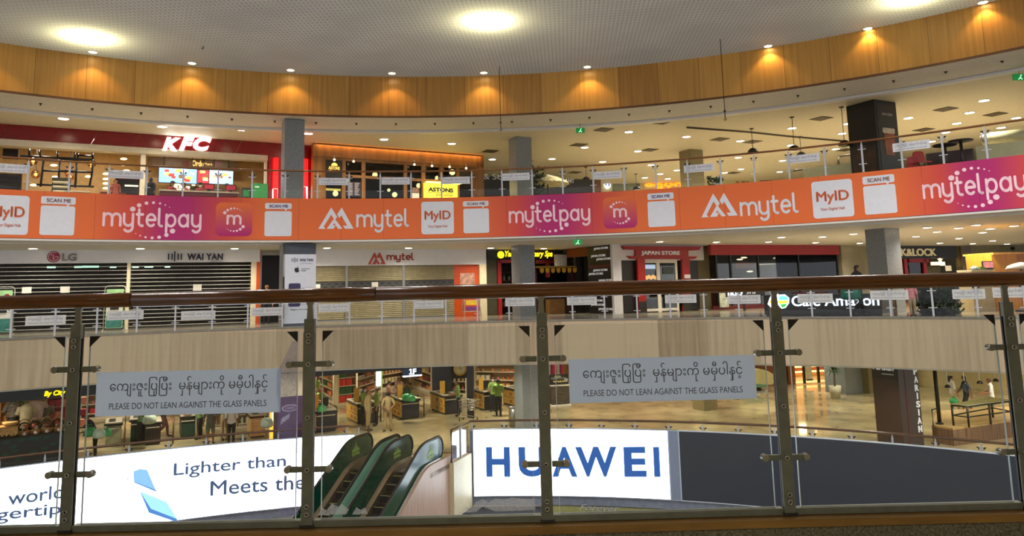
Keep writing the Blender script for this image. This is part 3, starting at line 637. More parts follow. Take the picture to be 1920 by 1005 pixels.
ftext(MB(), FW, 'ELECTRONICS', w*.5, w*.88, 2.25, 2.28, 0, .006).obj('small_lettering', M_grey_l, ad)
def apple(mb, F, u, z, s, n):
    mb.fprism(F, [(u+s*x, z+s*y) for x, y in [(0, -.42), (.12, -.46), (.26, -.4), (.38, -.2), (.42, -.05), (.3, .02), (.26, .14), (.3, .26), (.38, .32), (.26, .42), (.12, .42), (0, .36), (-.14, .42), (-.3, .38), (-.42, .22), (-.44, 0), (-.36, -.26), (-.22, -.44), (-.1, -.46)]], n, n+.008)
    mb.fprism(F, [(u+s*x, z+s*y) for x, y in [(0, .46), (.04, .6), (.2, .7), (.18, .56)]], n, n+.008); return mb
apple(MB(), FW, w*.38, 2.03, .2, 0).obj('fruit_mark', M_black, ad)
ftext(MB(), FW, 'Authorised', w*.52, w*.78, 2.05, 2.1, 0, .006).obj('small_lettering', M_dkblue, ad); ftext(MB(), FW, 'Reseller', w*.52, w*.68, 1.98, 2.03, 0, .006).obj('small_lettering', M_dkblue, ad)
M_ph = mat('deep_purple_phone', (46, 36, 84), .35, var=.03); M_ph2 = mat('white_phone', (214, 216, 224), .35, var=.02)
MB().fprism(FW, roundrect(w*.52, .78, w*.93, 1.42, .06), 0, .015).obj('white_phone_print', M_ph2, ad)
p_ = MB().fprism(FW, roundrect(w*.12, .72, w*.5, 1.55, .06), .006, .022).obj('purple_phone_print', M_ph, ad)
for i, (a, b_) in enumerate(((.59, 1.34), (.59, 1.24), (.76, 1.22), (.76, 1.12))): MB().fprism(FW, arcpts(w*a, b_, .03, 0, 330, 11), .015, .022).obj('camera_spot', M_black, ad)
ftext(MB(), FW, 'Bigger than bigger', w*.2, w*.85, .98-.4, 1.02-.4+.02, 0, .006).obj('small_lettering', M_dkblue, ad)
MB().fbox(FWL, .1, FWL.L-.1, 0, .01, .3, 1.8).obj('side_picture', M_dark, ad)
# phone network shop: white fascia, three closed shutters, orange end panel
st = thing('storefront', 'white phone shop front with brick-red peaks logo, shutters closed', 'shop front', F2.P(U(740), 0, 0))
zt = F2.pix(740, 497.5)[1]
MB().fbox(F2, U(574.5), U(911), -.1, .12, zt, 3.0).obj('fascia', M_fas, st)
MB().fbox(F2, U(898), U(911), -.1, .12, 0, zt).obj('pillar', M_cream, st)
MB().fbox(F2, U(852), U(898), -.2, -.05, 0, zt).obj('end_panel', M_orw, st)
for x in (574.5, 650, 757): MB().fbox(F2, U(x-2.2), U(x+2.2), -.15, .0, 0, zt).obj('mullion', M_steel, st)
u0, u1, z0, z1 = R4(F2, 690, 473, 723, 495.5, .13)
mark(MB(), 0, 0, 0, 0, lambda m_, P: m_.fprism(F2, [(u0+(u1-u0)*x, z0+(z1-z0)*y) for x, y in P], .12, .16)).obj('triangle_mark', M_tel, st)
u0, u1, z0, z1 = R4(F2, 726, 474, 776, 492, .13); vs, fs = roundword('mytel', .13); mb = MB(); X1 = max(v[0] for v in vs); Y0 = min(v[1] for v in vs); Y1 = max(v[1] for v in vs)
for fc in fs: mb.fprism(F2, [(u0+(u1-u0)*vs[i][0]/X1, z0+(z1-z0)*(vs[i][1]-Y0)/(Y1-Y0)) for i in fc], .12, .16)
mb.obj('wordmark', M_tel, st)
def shutter(F, x0, x1, zt, label, group, n=-.05, band=True, m=None):
    u0, u1 = F.pix(x0, 545)[0], F.pix(x1, 545)[0]
    t = thing('roller_shutter', label, 'shutter', F.P((u0+u1)/2, n, 0), group); mb = MB(); z = .06
    while z < zt-.02:
        if not (band and 1.1 < z < 1.62):
            zb = min(z+.08, zt); mb.prism([(n, z), (n+.018, z+.02), (n+.018, zb-.02), (n, zb)], lambda a, b, u=u1: F.P(u, a, b), lambda a, b, u=u0: F.P(u, a, b))
        z += .08
    mb.obj('slat_curtain', m or M_slat, t)
    if band:
        o = MB().fbox(F, u0, u1, n-.02, n, 1.1, 1.64).obj('perforated_band', mat('dark_perforated_steel', (74, 74, 72), .5, .3), t); mb = MB()
        for r in range(4):
            for k in range(int((u1-u0)/.3)): a = u0+.05+k*.3+(r % 2)*.15; mb.fbox(F, a, min(a+.16, u1), n, n+.003, 1.16+r*.125, 1.2+r*.125)
        mb.obj('slots', M_black, o)
    MB().fbox(F, u0, u1, n-.02, n+.03, 0, .06).obj('bottom_bar', M_steel, t)
shutter(F2, 577, 648, zt, 'closed beige shutter just right of the white phone advert column', 'closed shutters of the phone shop')
shutter(F2, 652.5, 755, zt, 'closed beige shutter under the brick-red peaks logo', 'closed shutters of the phone shop')
shutter(F2, 759.5, 852, zt, 'closed beige shutter beside the orange panel', 'closed shutters of the phone shop')
for i, (x, y, w_) in enumerate(((594, 538, 6.5), (703, 534, 6))):
    tag(pbox(MB(), F2, x-w_, y-5, x+w_, y+5, -.03, -.01).obj('paper_notice', M_paper), ['white paper stuck on the shutter beside the phone advert column', 'white paper stuck on the middle closed shutter'][i], 'paper', 'papers on the closed shutters')
tag(pbox(MB(), F2, 863, 512, 890, 540, -.05, -.04).obj('poster', mat('soft_portrait_print', (196, 150, 130), .5, var=.2, scale=5)), 'pale crown-like poster on the orange shop panel', 'poster')
# A-frame sign
u0, u1, z0, z1 = R4(F2, 868, 556, 899, 597, 1.0); t = thing('sandwich_board', 'folding sandwich board with red and yellow poster before the orange panel', 'sign', F2.P((u0+u1)/2, 1, 0))
for n_, s_ in ((1.25, 1), (.75, -1)):
    mb = MB()
    for u_ in (u0, u1): mb.tube([F2.P(u_, n_, 0), F2.P(u_+(.06 if u_ == u0 else -.06), 1+.02*s_, 1.05)], .018, 6)
    mb.tube([F2.P(u0+.06, 1+.02*s_, 1.05), F2.P(u1-.06, 1+.02*s_, 1.05)], .018, 6); mb.tube([F2.P(u0, n_-.04*s_, .25), F2.P(u1, n_-.04*s_, .25)], .018, 6); mb.obj('frame', M_bar, t)
def slab(F, u0, u1, za, zb, e=.002): return MB().add([F.P(u0, 1.25-za*.22+e, za), F.P(u1, 1.25-za*.22+e, za), F.P(u1, 1.25-zb*.22+e, zb), F.P(u0, 1.25-zb*.22+e, zb), F.P(u0, 1.24-za*.22, za), F.P(u1, 1.24-za*.22, za), F.P(u1, 1.24-zb*.22, zb), F.P(u0, 1.24-zb*.22, zb)], [(0, 1, 2, 3), (7, 6, 5, 4), (0, 4, 5, 1), (2, 6, 7, 3), (1, 5, 6, 2), (0, 3, 7, 4)])
slab(F2, u0+.06, u1-.06, .28, 1.02).obj('poster', mat('red_poster', (206, 60, 50), .5, var=.15, scale=5), t)
slab(F2, u0+.09, u1-.09, .52, .74, .006).obj('yellow_field', mat('yellow_print', (236, 190, 40), .5, var=.1), t)
slab(F2, u0+.09, u1-.09, .3, .45, .006).obj('purple_field', mat('purple_print', (110, 50, 110), .5, var=.1), t)

# ================================================================== MIDDLE LEVEL, centre: spa, stall, red gate shop
FS = Fr(atz(908, 468, 3.0), atz(1075, 468.5, 3.0))
M_red = mat('deep_red_paint', (150, 16, 10), .4, var=.04); M_redd = mat('dark_red_paint', (96, 14, 10), .45, var=.06)
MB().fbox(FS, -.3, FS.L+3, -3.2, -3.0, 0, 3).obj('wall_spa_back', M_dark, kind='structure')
st = thing('storefront', 'black spa shop front with glowing yellow script and yellow disc', 'shop front', FS.P(2, 0, 0))
zs = FS.pix(960, 485)[1]
MB().fbox(FS, FS.pix(911, 476)[0], FS.pix(1053, 476)[0], -.15, .1, zs, 2.98).obj('fascia', M_black, st)
M_yl = glow('yellow_sign_light', (255, 226, 30), 1.3)
u0, u1, z0, z1 = R4(FS, 932.5, 471, 945.5, 484.5, .12); MB().fprism(FS, arcpts((u0+u1)/2, (z0+z1)/2, (z1-z0)/2, 0, 345, 23), .1, .14).obj('yellow_disc', M_yl, st)
ptext(FS, "Yangon Culinary Spa", 947, 470, 1036, 484.5, .1, M_yl, st, bold=.02, shear=.3)
u0, u1, z0, z1 = R4(FS, 913, 487, 934, 592, 0); MB().fbox(FS, u0, u1, -.2, -.1, 0, zs).obj('side_leaf', mat('olive_shutter', (64, 60, 40), .5, var=.2, stretch=(1, 1, 14)), st)
pbox(MB(), FS, 934, 487, 941, 596, -.15, -.05).obj('red_jamb', M_red, st); pbox(MB(), FS, 934, 487, 961, 493, -.15, -.05).obj('red_lintel', M_red, st)
pbox(MB(), FS, 1005, 487, 1040, 494, -.15, -.05).obj('red_lintel', M_redd, st); pbox(MB(), FS, 1024, 487, 1031, 520, -.15, -.05).obj('red_jamb', M_redd, st)
t = thing('display_shelf', 'dim display shelf of pale jars inside the spa doorway', 'shelf', FS.P(FS.pix(951, 560)[0], -1.6, 0))
a0, a1 = FS.pix(943, 520, -1.5)[0], FS.pix(962, 520, -1.5)[0]
MB().fbox(FS, a0, a1, -1.9, -1.86, 0, 2.3).obj('back_panel', M_dark, t)
for k in range(5): MB().fbox(FS, a0, a1, -1.86, -1.55, .3+k*.42, .34+k*.42).obj('shelf_board', M_redd, t)
for k in range(4):
    for j in range(2):
        tag(MB().lathe([(.07, 0), (.09, .06), (.09, .18), (.05, .24), (.05, .28)], FS.P(a0+.14+j*.26, -1.7, .34+k*.42), 10).obj('jar', mat('dull_jar', (110, 106, 84), .4, var=.2)), 'dull jar on the display shelf inside the spa doorway', 'jar', 'jars in the spa doorway')
# stall with a yellow awning
FK = FS.shift(1.0)
stl = thing('market_stall', 'dark stall with scalloped yellow awning beside the granite column', 'stall', FK.P(FK.pix(1040, 560)[0], .2, 0))
x0, x1 = FK.pix(1004, 540)[0], FK.pix(1076, 540)[0]
MB().fbox(FK, x0, x1, -.5, .3, FK.pix(1040, 502)[1], FK.pix(1040, 499)[1]).obj('roof_board', mat('ochre_paint', (150, 112, 34), .5), stl)
mb = MB()
for k in range(7):
    u_ = x0+.1+k*(x1-x0)/7
    if k % 1 == 0: mb.fprism(FK, [(u_, FK.pix(1040, 503)[1]), (u_, FK.pix(1040, 508)[1])]+[(u_+.1+a, FK.pix(1040, 508)[1]+b) for a, b in arcpts(0, 0, .1, 180, 360, 6)]+[(u_+.2, FK.pix(1040, 503)[1])], .28, .3)
mb.obj('awning_tabs', mat('yellow_awning', (206, 160, 40), .6, var=.05), stl)
for u_ in (x0+.05, x1-.05): MB().fbox(FK, u_-.04, u_+.04, -.1, .0, 0, FK.pix(1040, 502)[1]).obj('post', M_redd, stl)
MB().fbox(FK, x0, x1, -.45, .1, 0, .95).obj('counter', mat('stall_counter', (62, 40, 24), .5, var=.2), stl)
tag(pbox(MB(), FK, 1030, 561, 1059, 592, .15, .5).obj('cabinet', mat('tan_cabinet', (140, 98, 46), .5, var=.08)), 'tan low cabinet standing before the dark stall', 'cabinet')
tag(pbox(MB(), FS, 1040, 477, 1063, 500, .3, .34).obj('poster', mat('white_sketch_poster', (196, 204, 206), .5, var=.06, scale=8)), 'white poster with thin sketch hanging above the yellow awning', 'poster')
pbox(MB(), FS, 1056, 455, 1101, 480, -.2, -.1)
# black tower side with repeated shop name, then the white front with the red gate
FT = Fr(atz(1062, 467, 3.0), atz(1150, 458, 3.0))
tw = thing('shop_side_wall', 'black side wall of the red gate shop covered in repeated white lettering', 'wall panel', FT.P(FT.L*.7, 0, 0))
MB().fbox(FT, FT.pix(1062, 500)[0], FT.pix(1102, 500)[0], -.2, -.05, FT.pix(1080, 482)[1], 3.0).obj('red_fascia', M_redd, tw)
MB().fbox(FT, FT.pix(1102, 500)[0], FT.pix(1146, 500)[0], -.2, 0, 0, 3.0).obj('panel', M_black, tw)
MB().fbox(FT, FT.pix(1146, 500)[0], FT.L+.02, -.2, .02, 0, 3.0).obj('red_edge', M_redd, tw)
pbox(MB(), FT, 1104, 497, 1145, 501, 0, .008).obj('red_stripe', M_redd, tw)
M_lt = mat('white_letters', (226, 226, 226), .4, emit=.25, var=0)
for x, y in ((1113, 466), (1108, 480), (1118, 486), (1112, 507), (1103.5, 514), (1122, 526), (1103, 568-4), (1108, 572), (1122, 580)):
    ptext(FT, 'JAPAN STORE', x, y-2.6, x+27, y+2.6, .0, M_lt, tw, bold=.01, depth=.01)
pbox(MB(), FT, 1064, 485, 1100, 600, -.6, -.55).obj('dark_glazing', M_dark, tw)
FJ = Fr(atz(1152, 457.8, 3.0), atz(1324, 460, 3.0)); UJ = lambda x, y=520, n=0: FJ.pix(x, y, n)[0]; ZJ = lambda y, n=0: FJ.pix(1235, y, n)[1]
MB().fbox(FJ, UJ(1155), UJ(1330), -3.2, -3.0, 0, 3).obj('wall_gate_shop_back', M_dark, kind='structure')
st = thing('storefront', 'white shop front with a big red timber gate round its glass doors', 'shop front', FJ.P(UJ(1235), 0, 0))
M_jw = mat('white_gate_wall', (214, 212, 214), .45, var=.02)
MB().fbox(FJ, UJ(1150), UJ(1166), -.15, 0, 0, 3.0).obj('pier', M_jw, st)
MB().fbox(FJ, UJ(1166), UJ(1322), -.15, 0, ZJ(488), 3.0).obj('upper_wall', M_jw, st)
for a, b_ in ((1166, 1192), (1290, 1312)): MB().fbox(FJ, UJ(a), UJ(b_), -.12, -.08, .05, ZJ(488)).obj('dark_window', M_black, st)
gp = lambda P, n0, n1, name: MB().fprism(FJ, [(UJ(x, y), FJ.pix(x, y)[1]) for x, y in P], n0, n1).obj(name, M_red, st)
gp([(1164, 462.5), (1310, 464), (1307, 469), (1295, 470), (1178, 468.5), (1168, 468)], 0, .16, 'top_beam')
gp([(1164, 461.5), (1310, 462.8), (1309, 464.5), (1165, 463)], .0, .2, 'beam_cap')
gp([(1173, 480), (1304, 481), (1299, 486), (1180, 485.5)], 0, .14, 'cross_beam')
gp([(1189, 468), (1288, 469), (1288, 481), (1189, 480)], 0, .1, 'name_panel')
gp([(1192, 485), (1206, 485), (1210, 596), (1196, 596)], 0, .12, 'gate_post'); gp([(1276, 485.5), (1290, 485.5), (1293, 596), (1279, 596)], 0, .12, 'gate_post')
for a in (1196, 1279): MB().fbox(FJ, UJ(a, 585), UJ(a+14, 585), 0, .125, 0, .5).obj('post_foot', M_dark, st)
MB().fbox(FJ, UJ(1280, 520), UJ(1291, 520), .12, .13, FJ.pix(1284, 522)[1], FJ.pix(1284, 515)[1]).obj('white_tag', M_jw, st)
ptext(FJ, 'JAPAN STORE', 1203, 470.3, 1275, 480, .1, mat('pale_sign_letters', (196, 186, 182), .4, emit=.15, var=0), st, bold=.025, depth=.04)
M_cw = mat('white_door_frame', (222, 216, 200), .4, var=.01)
for x, w_ in ((1207, 1.6), (1236, 3.2), (1270, 2)): MB().fbox(FJ, UJ(x-w_), UJ(x+w_), -.1, -.04, 0, ZJ(488)).obj('door_frame', M_cw, st)
MB().fbox(FJ, UJ(1206), UJ(1271), -.1, -.03, ZJ(493), ZJ(487)).obj('door_frame', M_cw, st)
for a, b_ in ((1208.6, 1232.8), (1239.2, 1268)):
    MB().fbox(FJ, UJ(a), UJ(b_), -.08, -.07, .12, ZJ(493)).obj('door_glass', M_glass_d, st); MB().fbox(FJ, UJ(a), UJ(b_), -.1, -.04, .04, .16).obj('door_rail', M_cw, st)
tag(pbox(MB(), FJ, 1243, 500, 1263, 514, -.06, -.05).obj('framed_poster', mat('dim_teal_print', (44, 62, 60), .4, var=.2, scale=5)), 'dim framed poster on the right glass door of the red gate shop', 'poster')
tag(ptext(FJ, 'SHOP', 1206, 492, 1230, 505, -.6, glow('cool_sign_light', (200, 220, 255), 2), None, 'lit_sign') if False else pbox(MB(), FJ, 1206, 496, 1231, 504, -.9, -.86).obj('lit_sign', glow('cool_sign_light', (196, 214, 255), 1.8)), 'bluish lit panel glowing behind the left glass door', 'light')
for k in range(6):
    tag(MB().ball(FJ.P(UJ(1207+k*4, 519, -1)+.05, -1, FJ.pix(1215, 519+(k % 2)*2, -1)[1]), .09, 8).obj('lit_lamp', glow('amber_lamp', (255, 180, 90), 2.2)), 'small amber lamp glowing behind the left glass door', 'light', 'amber lamps behind the glass door')
t = thing('counter', 'pale low display counter behind the glass doors of the red gate shop', 'counter', FJ.P(UJ(1240, 580, -1.2), -1.2, 0))
MB().fbox(FJ, UJ(1212, 580, -1.2), UJ(1268, 580, -1.2), -1.6, -1.0, 0, .6).obj('body', mat('counter_olive', (92, 88, 66), .5), t); MB().fbox(FJ, UJ(1210, 580, -1.2), UJ(1270, 580, -1.2), -1.65, -.95, .6, .68).obj('worktop', M_cw, t)
# ================================================================== MIDDLE LEVEL, right
FR = Fr(atz(1330, 459, 3.0), atz(1582, 460, 3.0)); UR = lambda x, y=520, n=0: FR.pix(x, y, n)[0]
MB().fbox(FR, 0, FR.L, -5.2, -5.0, 0, 3).obj('wall_red_shop_back', mat('dim_brown_wall', (58, 44, 30), .6, var=.15, scale=2), kind='structure')
st = thing('storefront', 'wide dark glass shop front under a plain red fascia', 'shop front', FR.P(FR.L/2, 0, 0)); zr = FR.pix(1460, 478)[1]
MB().fbox(FR, 0, UR(1575), -.12, .08, zr, 3.0).obj('fascia', M_red, st)
for x in (1345, 1372, 1424, 1500, 1573): MB().fbox(FR, UR(x)-.04, UR(x)+.04, -.1, 0, 0, zr).obj('mullion', M_black, st)
for a, b_ in ((1345, 1372), (1372, 1424), (1424, 1500), (1500, 1573)): MB().fbox(FR, UR(a)+.05, UR(b_)-.05, -.06, -.045, .1, zr).obj('window_glass', M_glass_d, st)
MB().fbox(FR, 0, UR(1573), -.1, .02, 0, .18).obj('plinth', M_redd, st)
M_wl = glow('white_lamp', (255, 236, 210), 3)
for i, (x, y) in enumerate(((1387, 486.5), (1395, 483), (1455.5, 484), (1480, 481.5), (1406, 509), (1562, 486))):
    p = FR.P(UR(x, y, -2.5), -2.5, FR.pix(x, y, -2.5)[1]); tag(MB().ball(p, .11, 8, (1.6, 1, .4)).obj('lamp', M_wl), 'small white lamp glowing inside the shop with the red fascia', 'light', 'lamps inside the red fascia shop')
tag(pbox(MB(), FR, 1380, 492, 1424, 503, -3, -2.8).obj('menu_board', mat('amber_board', (150, 84, 30), .5, emit=.12, var=.1)), 'amber board high on the back wall of the red fascia shop', 'board')
tag(pbox(MB(), FR, 1473, 497, 1524, 530, -3, -2.8).obj('banner', mat('red_cloth', (170, 34, 16), .6, var=.12)), 'red banner hanging inside the shop with the red fascia', 'banner')
mb = MB(); mb.tube([FR.P(UR(x, y, -1.5), -1.5, FR.pix(x, y, -1.5)[1]) for x, y in ((1424, 496), (1460, 494.5), (1478, 492), (1500, 492.5), (1524, 488.5))], .02, 6); tag(mb.obj('light_line', glow('pale_line_light', (255, 235, 190), 1.5)), 'thin pale light line curving inside the red fascia shop', 'light')
t = thing('counter', 'dark serving counter inside the shop with the red fascia', 'counter', FR.P(UR(1450), -3, 0)); MB().fbox(FR, UR(1360), UR(1560), -3.4, -2.6, 0, 1.05).obj('body', M_redd, t); MB().fbox(FR, UR(1358), UR(1562), -3.45, -2.55, 1.05, 1.1).obj('worktop', M_cream, t)
# reading: marble pier, granite column, lock shop
FM = Fr(atz(1576, 460, 3.0), atz(1650, 461, 3.0))
MB().fbox(FM, 0, FM.L, -.4, 0, 0, 3).obj('wall_marble_pier', mat('honed_marble', (150, 142, 112), .15, var=.08, scale=1.2), kind='structure')
FL = Fr(atz(1636, 461, 3.0), atz(1800, 461, 3.0)); UL = lambda x, y=500, n=0: FL.pix(x, y, n)[0]
MB().fbox(FL, 0, FL.L, -4.2, -4.0, 0, 3).obj('wall_lock_shop_back', M_dark, kind='structure')
st = thing('storefront', 'black shop front with beige capital lettering and a red window frame', 'shop front', FL.P(FL.L/2, 0, 0)); zl = FL.pix(1750, 484)[1]
MB().fbox(FL, 0, UL(1795), -.15, .08, zl, 3.0).obj('fascia', M_black, st)
ptext(FL, 'K&LOCK', 1690, 466, 1756, 480, .08, mat('beige_letters', (212, 196, 150), .4, emit=.2, var=0), st, bold=.02, depth=.05)
for P in ((1705, 485, 1742, 492), (1736, 485, 1742, 600), (1700, 485, 1706, 600)): pbox(MB(), FL, *P, -.1, .05).obj('red_frame', M_red, st)
MB().fbox(FL, UL(1706), UL(1736), -.06, -.05, .1, zl).obj('window_glass', M_glass_d, st)
tag(pbox(MB(), FL, 1748, 491, 1772, 498, -.8, -.7).obj('light_box', glow('warm_display_light', (255, 214, 150), 2.4)), 'bright warm light box in the shop window under the beige lettering', 'light')
mb = MB(); 
u_, z_ = FL.pix(1762, 487.5, -.6); mb.fprism(FL, [(u_+r*cos(rad(90+36*k)), z_+r*sin(rad(90+36*k))) for k, r in enumerate((.2, .08)*5)], -.6, -.55); tag(mb.obj('lit_star', MATS['warm_display_light']), 'small lit star above the bright light box', 'ornament')
t = thing('display_case', 'olive display case below the bright light box', 'display case', FL.P(UL(1760, 560), -.8, 0)); MB().fbox(FL, UL(1744, 560), UL(1784, 560), -1.2, -.5, 0, 1.9).obj('body', mat('olive_case', (84, 80, 44), .5, var=.2), t); MB().fbox(FL, UL(1744, 560), UL(1784, 560), -1.22, -.48, 1.9, 1.95).obj('top', M_dark, t)
tag(pbox(MB(), FL, 1774, 498, 1784, 508, -.45, -.4).obj('price_card', mat('lit_card', (230, 210, 170), .5, emit=.5, var=0)), 'small pale card beside the bright light box', 'card')
FX = Fr(atz(1797, 461, 3.0), atz(1990, 458, 3.0)); MB().fbox(FX, 0, FX.L, -.3, 0, 0, 3).obj('wall_beige_right', mat('olive_beige_wall', (122, 112, 78), .5, var=.06), kind='structure')
UX = lambda x, y=500, n=0: FX.pix(x, y, n)[0]
MB().fbox(FX, 0, UX(1820), 0, .15, 0, 3).obj('wall_brown_pier', mat('brown_pier', (92, 76, 48), .4, var=.08), kind='structure')
# orange kiosk, till and umbrella on the right
FQ = Fr(atz(1780, 595, 0.0)+Vector((0, 3.0, 0)), atz(1990, 588, 0.0)+Vector((0, 3.0, 0)))
def qb(x0, y0, x1, y1, n0, n1, name, m, parent=None): return pbox(MB(), FQ, x0, y0, x1, y1, n0, n1).obj(name, m, parent)
t = thing('kiosk', 'orange wooden kiosk standing at the right behind the big handrail', 'kiosk', FQ.P(FQ.pix(1900, 600)[0], -1, 0))
qb(1865, 475, 1912, 594, -1.2, 0, 'body', mat('honey_plywood', (206, 138, 46), .45, var=.06, stretch=(1, 1, .2)), t); qb(1911, 473, 1970, 594, -1.3, -.1, 'side_panel', mat('honey_slats', (184, 120, 40), .45, var=.12, stretch=(12, 12, .3)), t)
qb(1862, 472.5, 1972, 476, -1.35, .06, 'top_board', mat('honey_edge', (226, 164, 70), .4), t)
t = thing('till_counter', 'pale till counter left of the orange wooden kiosk', 'counter', FQ.P(FQ.pix(1845, 600)[0], .2, 0)); qb(1824, 508, 1864, 594, -.4, .2, 'body', mat('beige_counter', (190, 170, 124), .5, var=.04), t); qb(1822, 505.5, 1866, 508.5, -.45, .25, 'worktop', M_cream, t)
t = thing('till_screen', 'dark-framed till screen with pinkish picture on the pale counter', 'screen', FQ.P(FQ.pix(1853, 506)[0], 0, 1.6)); qb(1842.5, 489.5, 1864, 505.5, -.05, 0, 'casing', M_dark, t); qb(1844, 491, 1862.5, 502, 0, .006, 'display', mat('pink_screen', (196, 120, 120), .4, emit=.5, var=.2), t)
tag(qb(1838, 500, 1847, 505.4, .02, .2, 'tray', mat('green_tray', (120, 150, 70), .5)), 'small green tray on the pale till counter', 'tray')
tag(qb(1851.5, 475, 1864, 489, -2.9, -2.8, 'wall_screen', M_black), 'black screen on the beige wall behind the kiosk', 'screen')
p = FQ.P(FQ.pix(1914, 498, 1)[0], 1.0, 0)
t = thing('parasol', 'folded-back white parasol canopy beside the orange kiosk', 'parasol', p); zz = FQ.pix(1907, 493, 1)[1]
MB().lathe([(.46, -.2), (.38, -.09), (.2, -.02), (.04, .02)], (p.x, p.y, zz), 12).obj('canopy', mat('white_canvas', (226, 220, 206), .7, var=.03), t); MB().tube([p, (p.x, p.y, zz)], .03, 8).obj('pole', M_steel, t); MB().lathe([(.3, 0), (.3, .06), (.08, .1)], p, 14).obj('base', M_dark, t)
tag(MB().ball(FX.P(UX(1899, 466, .3), .3, FX.pix(1899, 466, .3)[1]), .12, 10, (1, 1, .9)).obj('dome_camera', M_black), 'black dome camera high on the beige wall at the right', 'camera')
tag(MB().lathe([(.17, 0), (.17, .05), (.12, .12), (.02, .16)], FQ.P(FQ.pix(1827, 502, 0)[0], 0, FQ.pix(1827, 507, 0)[1]), 12).obj('bowl_cover', mat('grey_green_plastic', (96, 106, 100), .4)), 'grey domed cover on the left end of the till counter', 'cover')
# glowing cafe sign on a dark board, right behind the railing
FC = Fr(ring(cyl(1432, 560, RR+1.1)[0], RR+1.1, 0), ring(cyl(1664, 556, RR+1.1)[0], RR+1.1, 0)); UC = lambda x, y=565, n=0: FC.pix(x, y, n)[0]
kb = thing('cafe_counter', 'low dark cafe counter with glowing white lettering behind the railing', 'counter', FC.P(FC.L/2, 0, 0))
MB().fbox(FC, UC(1432), UC(1652), -.5, -.02, .06, FC.pix(1540, 552)[1]).obj('front_board', mat('cafe_board', (22, 20, 18), .4, var=.15), kb)
MB().fbox(FC, UC(1436), UC(1650), -.52, .03, 0, .06).obj('plinth', M_dark, kb)
M_cafe = glow('cafe_letter_light', (225, 238, 255), 1.9)
ptext(FC, 'Cafe Amazon', 1484, 553.5, 1648, 573.5, .0, M_cafe, kb, 'lettering', bold=.008, depth=.05)
u0, u1, z0, z1 = R4(FC, 1439, 549, 1480, 579, .04); uc, zc, ru, rz_ = (u0+u1)/2, (z0+z1)/2, (u1-u0)/2, (z1-z0)/2
lgo = MB().fprism(FC, [(uc+ru*x, zc+rz_*y) for x, y in ((-1, -.4), (-.8, .3), (-.5, .9), (-.2, 1), (.1, .75), (.6, .8), (1, .35), (.95, -.3), (.6, -.9), (.2, -1), (0, -.55), (-.3, -.5), (-.7, -.85))], 0, .05).obj('round_logo', M_cafe, kb)
for P, c_, nm in (([(-.85, -.3), (-.55, .5), (-.3, .3), (-.45, -.3)], (240, 170, 30), 'orange_wing'), ([(0, .1), (.2, .6), (.8, .55), (.9, .1)], (90, 190, 230), 'blue_sky'), ([(-.1, 0), (.9, .0), (.8, -.3), (.1, -.4)], (240, 190, 40), 'yellow_field'), ([(.15, -.45), (.78, -.36), (.55, -.8), (.3, -.85)], (40, 150, 50), 'green_leaf')):
    MB().fprism(FC, [(uc+ru*x, zc+rz_*y) for x, y in P], .05, .06).obj(nm, glow('logo_'+nm, c_, 1.6), lgo)
# "no." sign
FN = FR.shift(2.2); t = thing('lit_sign', 'dark board with small glowing white characters left of the cafe lettering', 'sign', FN.P(FN.pix(1395, 560)[0], 0, 1)); pbox(MB(), FN, 1362, 540, 1434, 556, -.06, 0).obj('board', M_black, t)
ptext(FN, 'no.9', 1365, 541, 1393, 555, 0, M_cafe, t, bold=.02); ptext(FN, '24 hr', 1400, 545, 1418, 551, 0, M_lt, t)
MB().fbox(FN, FN.pix(1396, 560)[0]-.06, FN.pix(1396, 560)[0]+.06, -.05, -.02, 0, FN.pix(1396, 556)[1]).obj('stand', M_dark, t)
tag(pbox(MB(), FR, 1350, 540, 1366, 576, .3, .36).obj('poster', mat('pale_poster', (186, 190, 170), .5, var=.2, scale=4)), 'pale poster standing left of the glowing characters', 'poster')
# bar stools and posts of the cafe, dark hedge
def cafe_chair(x, y, lab):
    p = FC.P(UC(x, y, -1.4), -1.4, 0); t = thing('bar_chair', lab, 'chair', p, 'dark chairs behind the cafe counter')
    for a, b_ in ((-.2, -.2), (.2, -.2), (-.2, .2), (.2, .2)): MB().tube([p+Vector((a, b_, 0)), p+Vector((a*.85, b_*.85, .75))], .02, 6).obj('leg', M_dark, t)
    MB().box(p+Vector((0, 0, .77)), (.44, .44, .05)).obj('seat', M_redd, t); MB().box(p+Vector((0, .2, 1.05)), (.42, .04, .4)).obj('backrest', M_dark, t)
for x, l_ in ((1500, 'dark bar chair behind the left part of the cafe lettering'), (1537, 'dark bar chair behind the middle of the cafe lettering'), (1590, 'dark bar chair beside the walking person with the green bag')): cafe_chair(x, 560, l_)
t = thing('wooden_table', 'brown wooden table right of the cafe lettering', 'table', FC.P(UC(1690, 570, -.6), -.6, 0)); a = UC(1672, 570, -.6); b_ = UC(1716, 570, -.6)
MB().fbox(FC, a, b_, -1.1, -.4, .7, .76).obj('tabletop', mat('brown_table', (96, 66, 36), .4, var=.1), t)
for u_ in (a+.08, b_-.08):
    for n_ in (-1.05, -.45): MB().fbox(FC, u_-.04, u_+.04, n_-.03, n_+.03, 0, .7).obj('leg', MATS['brown_table'], t)
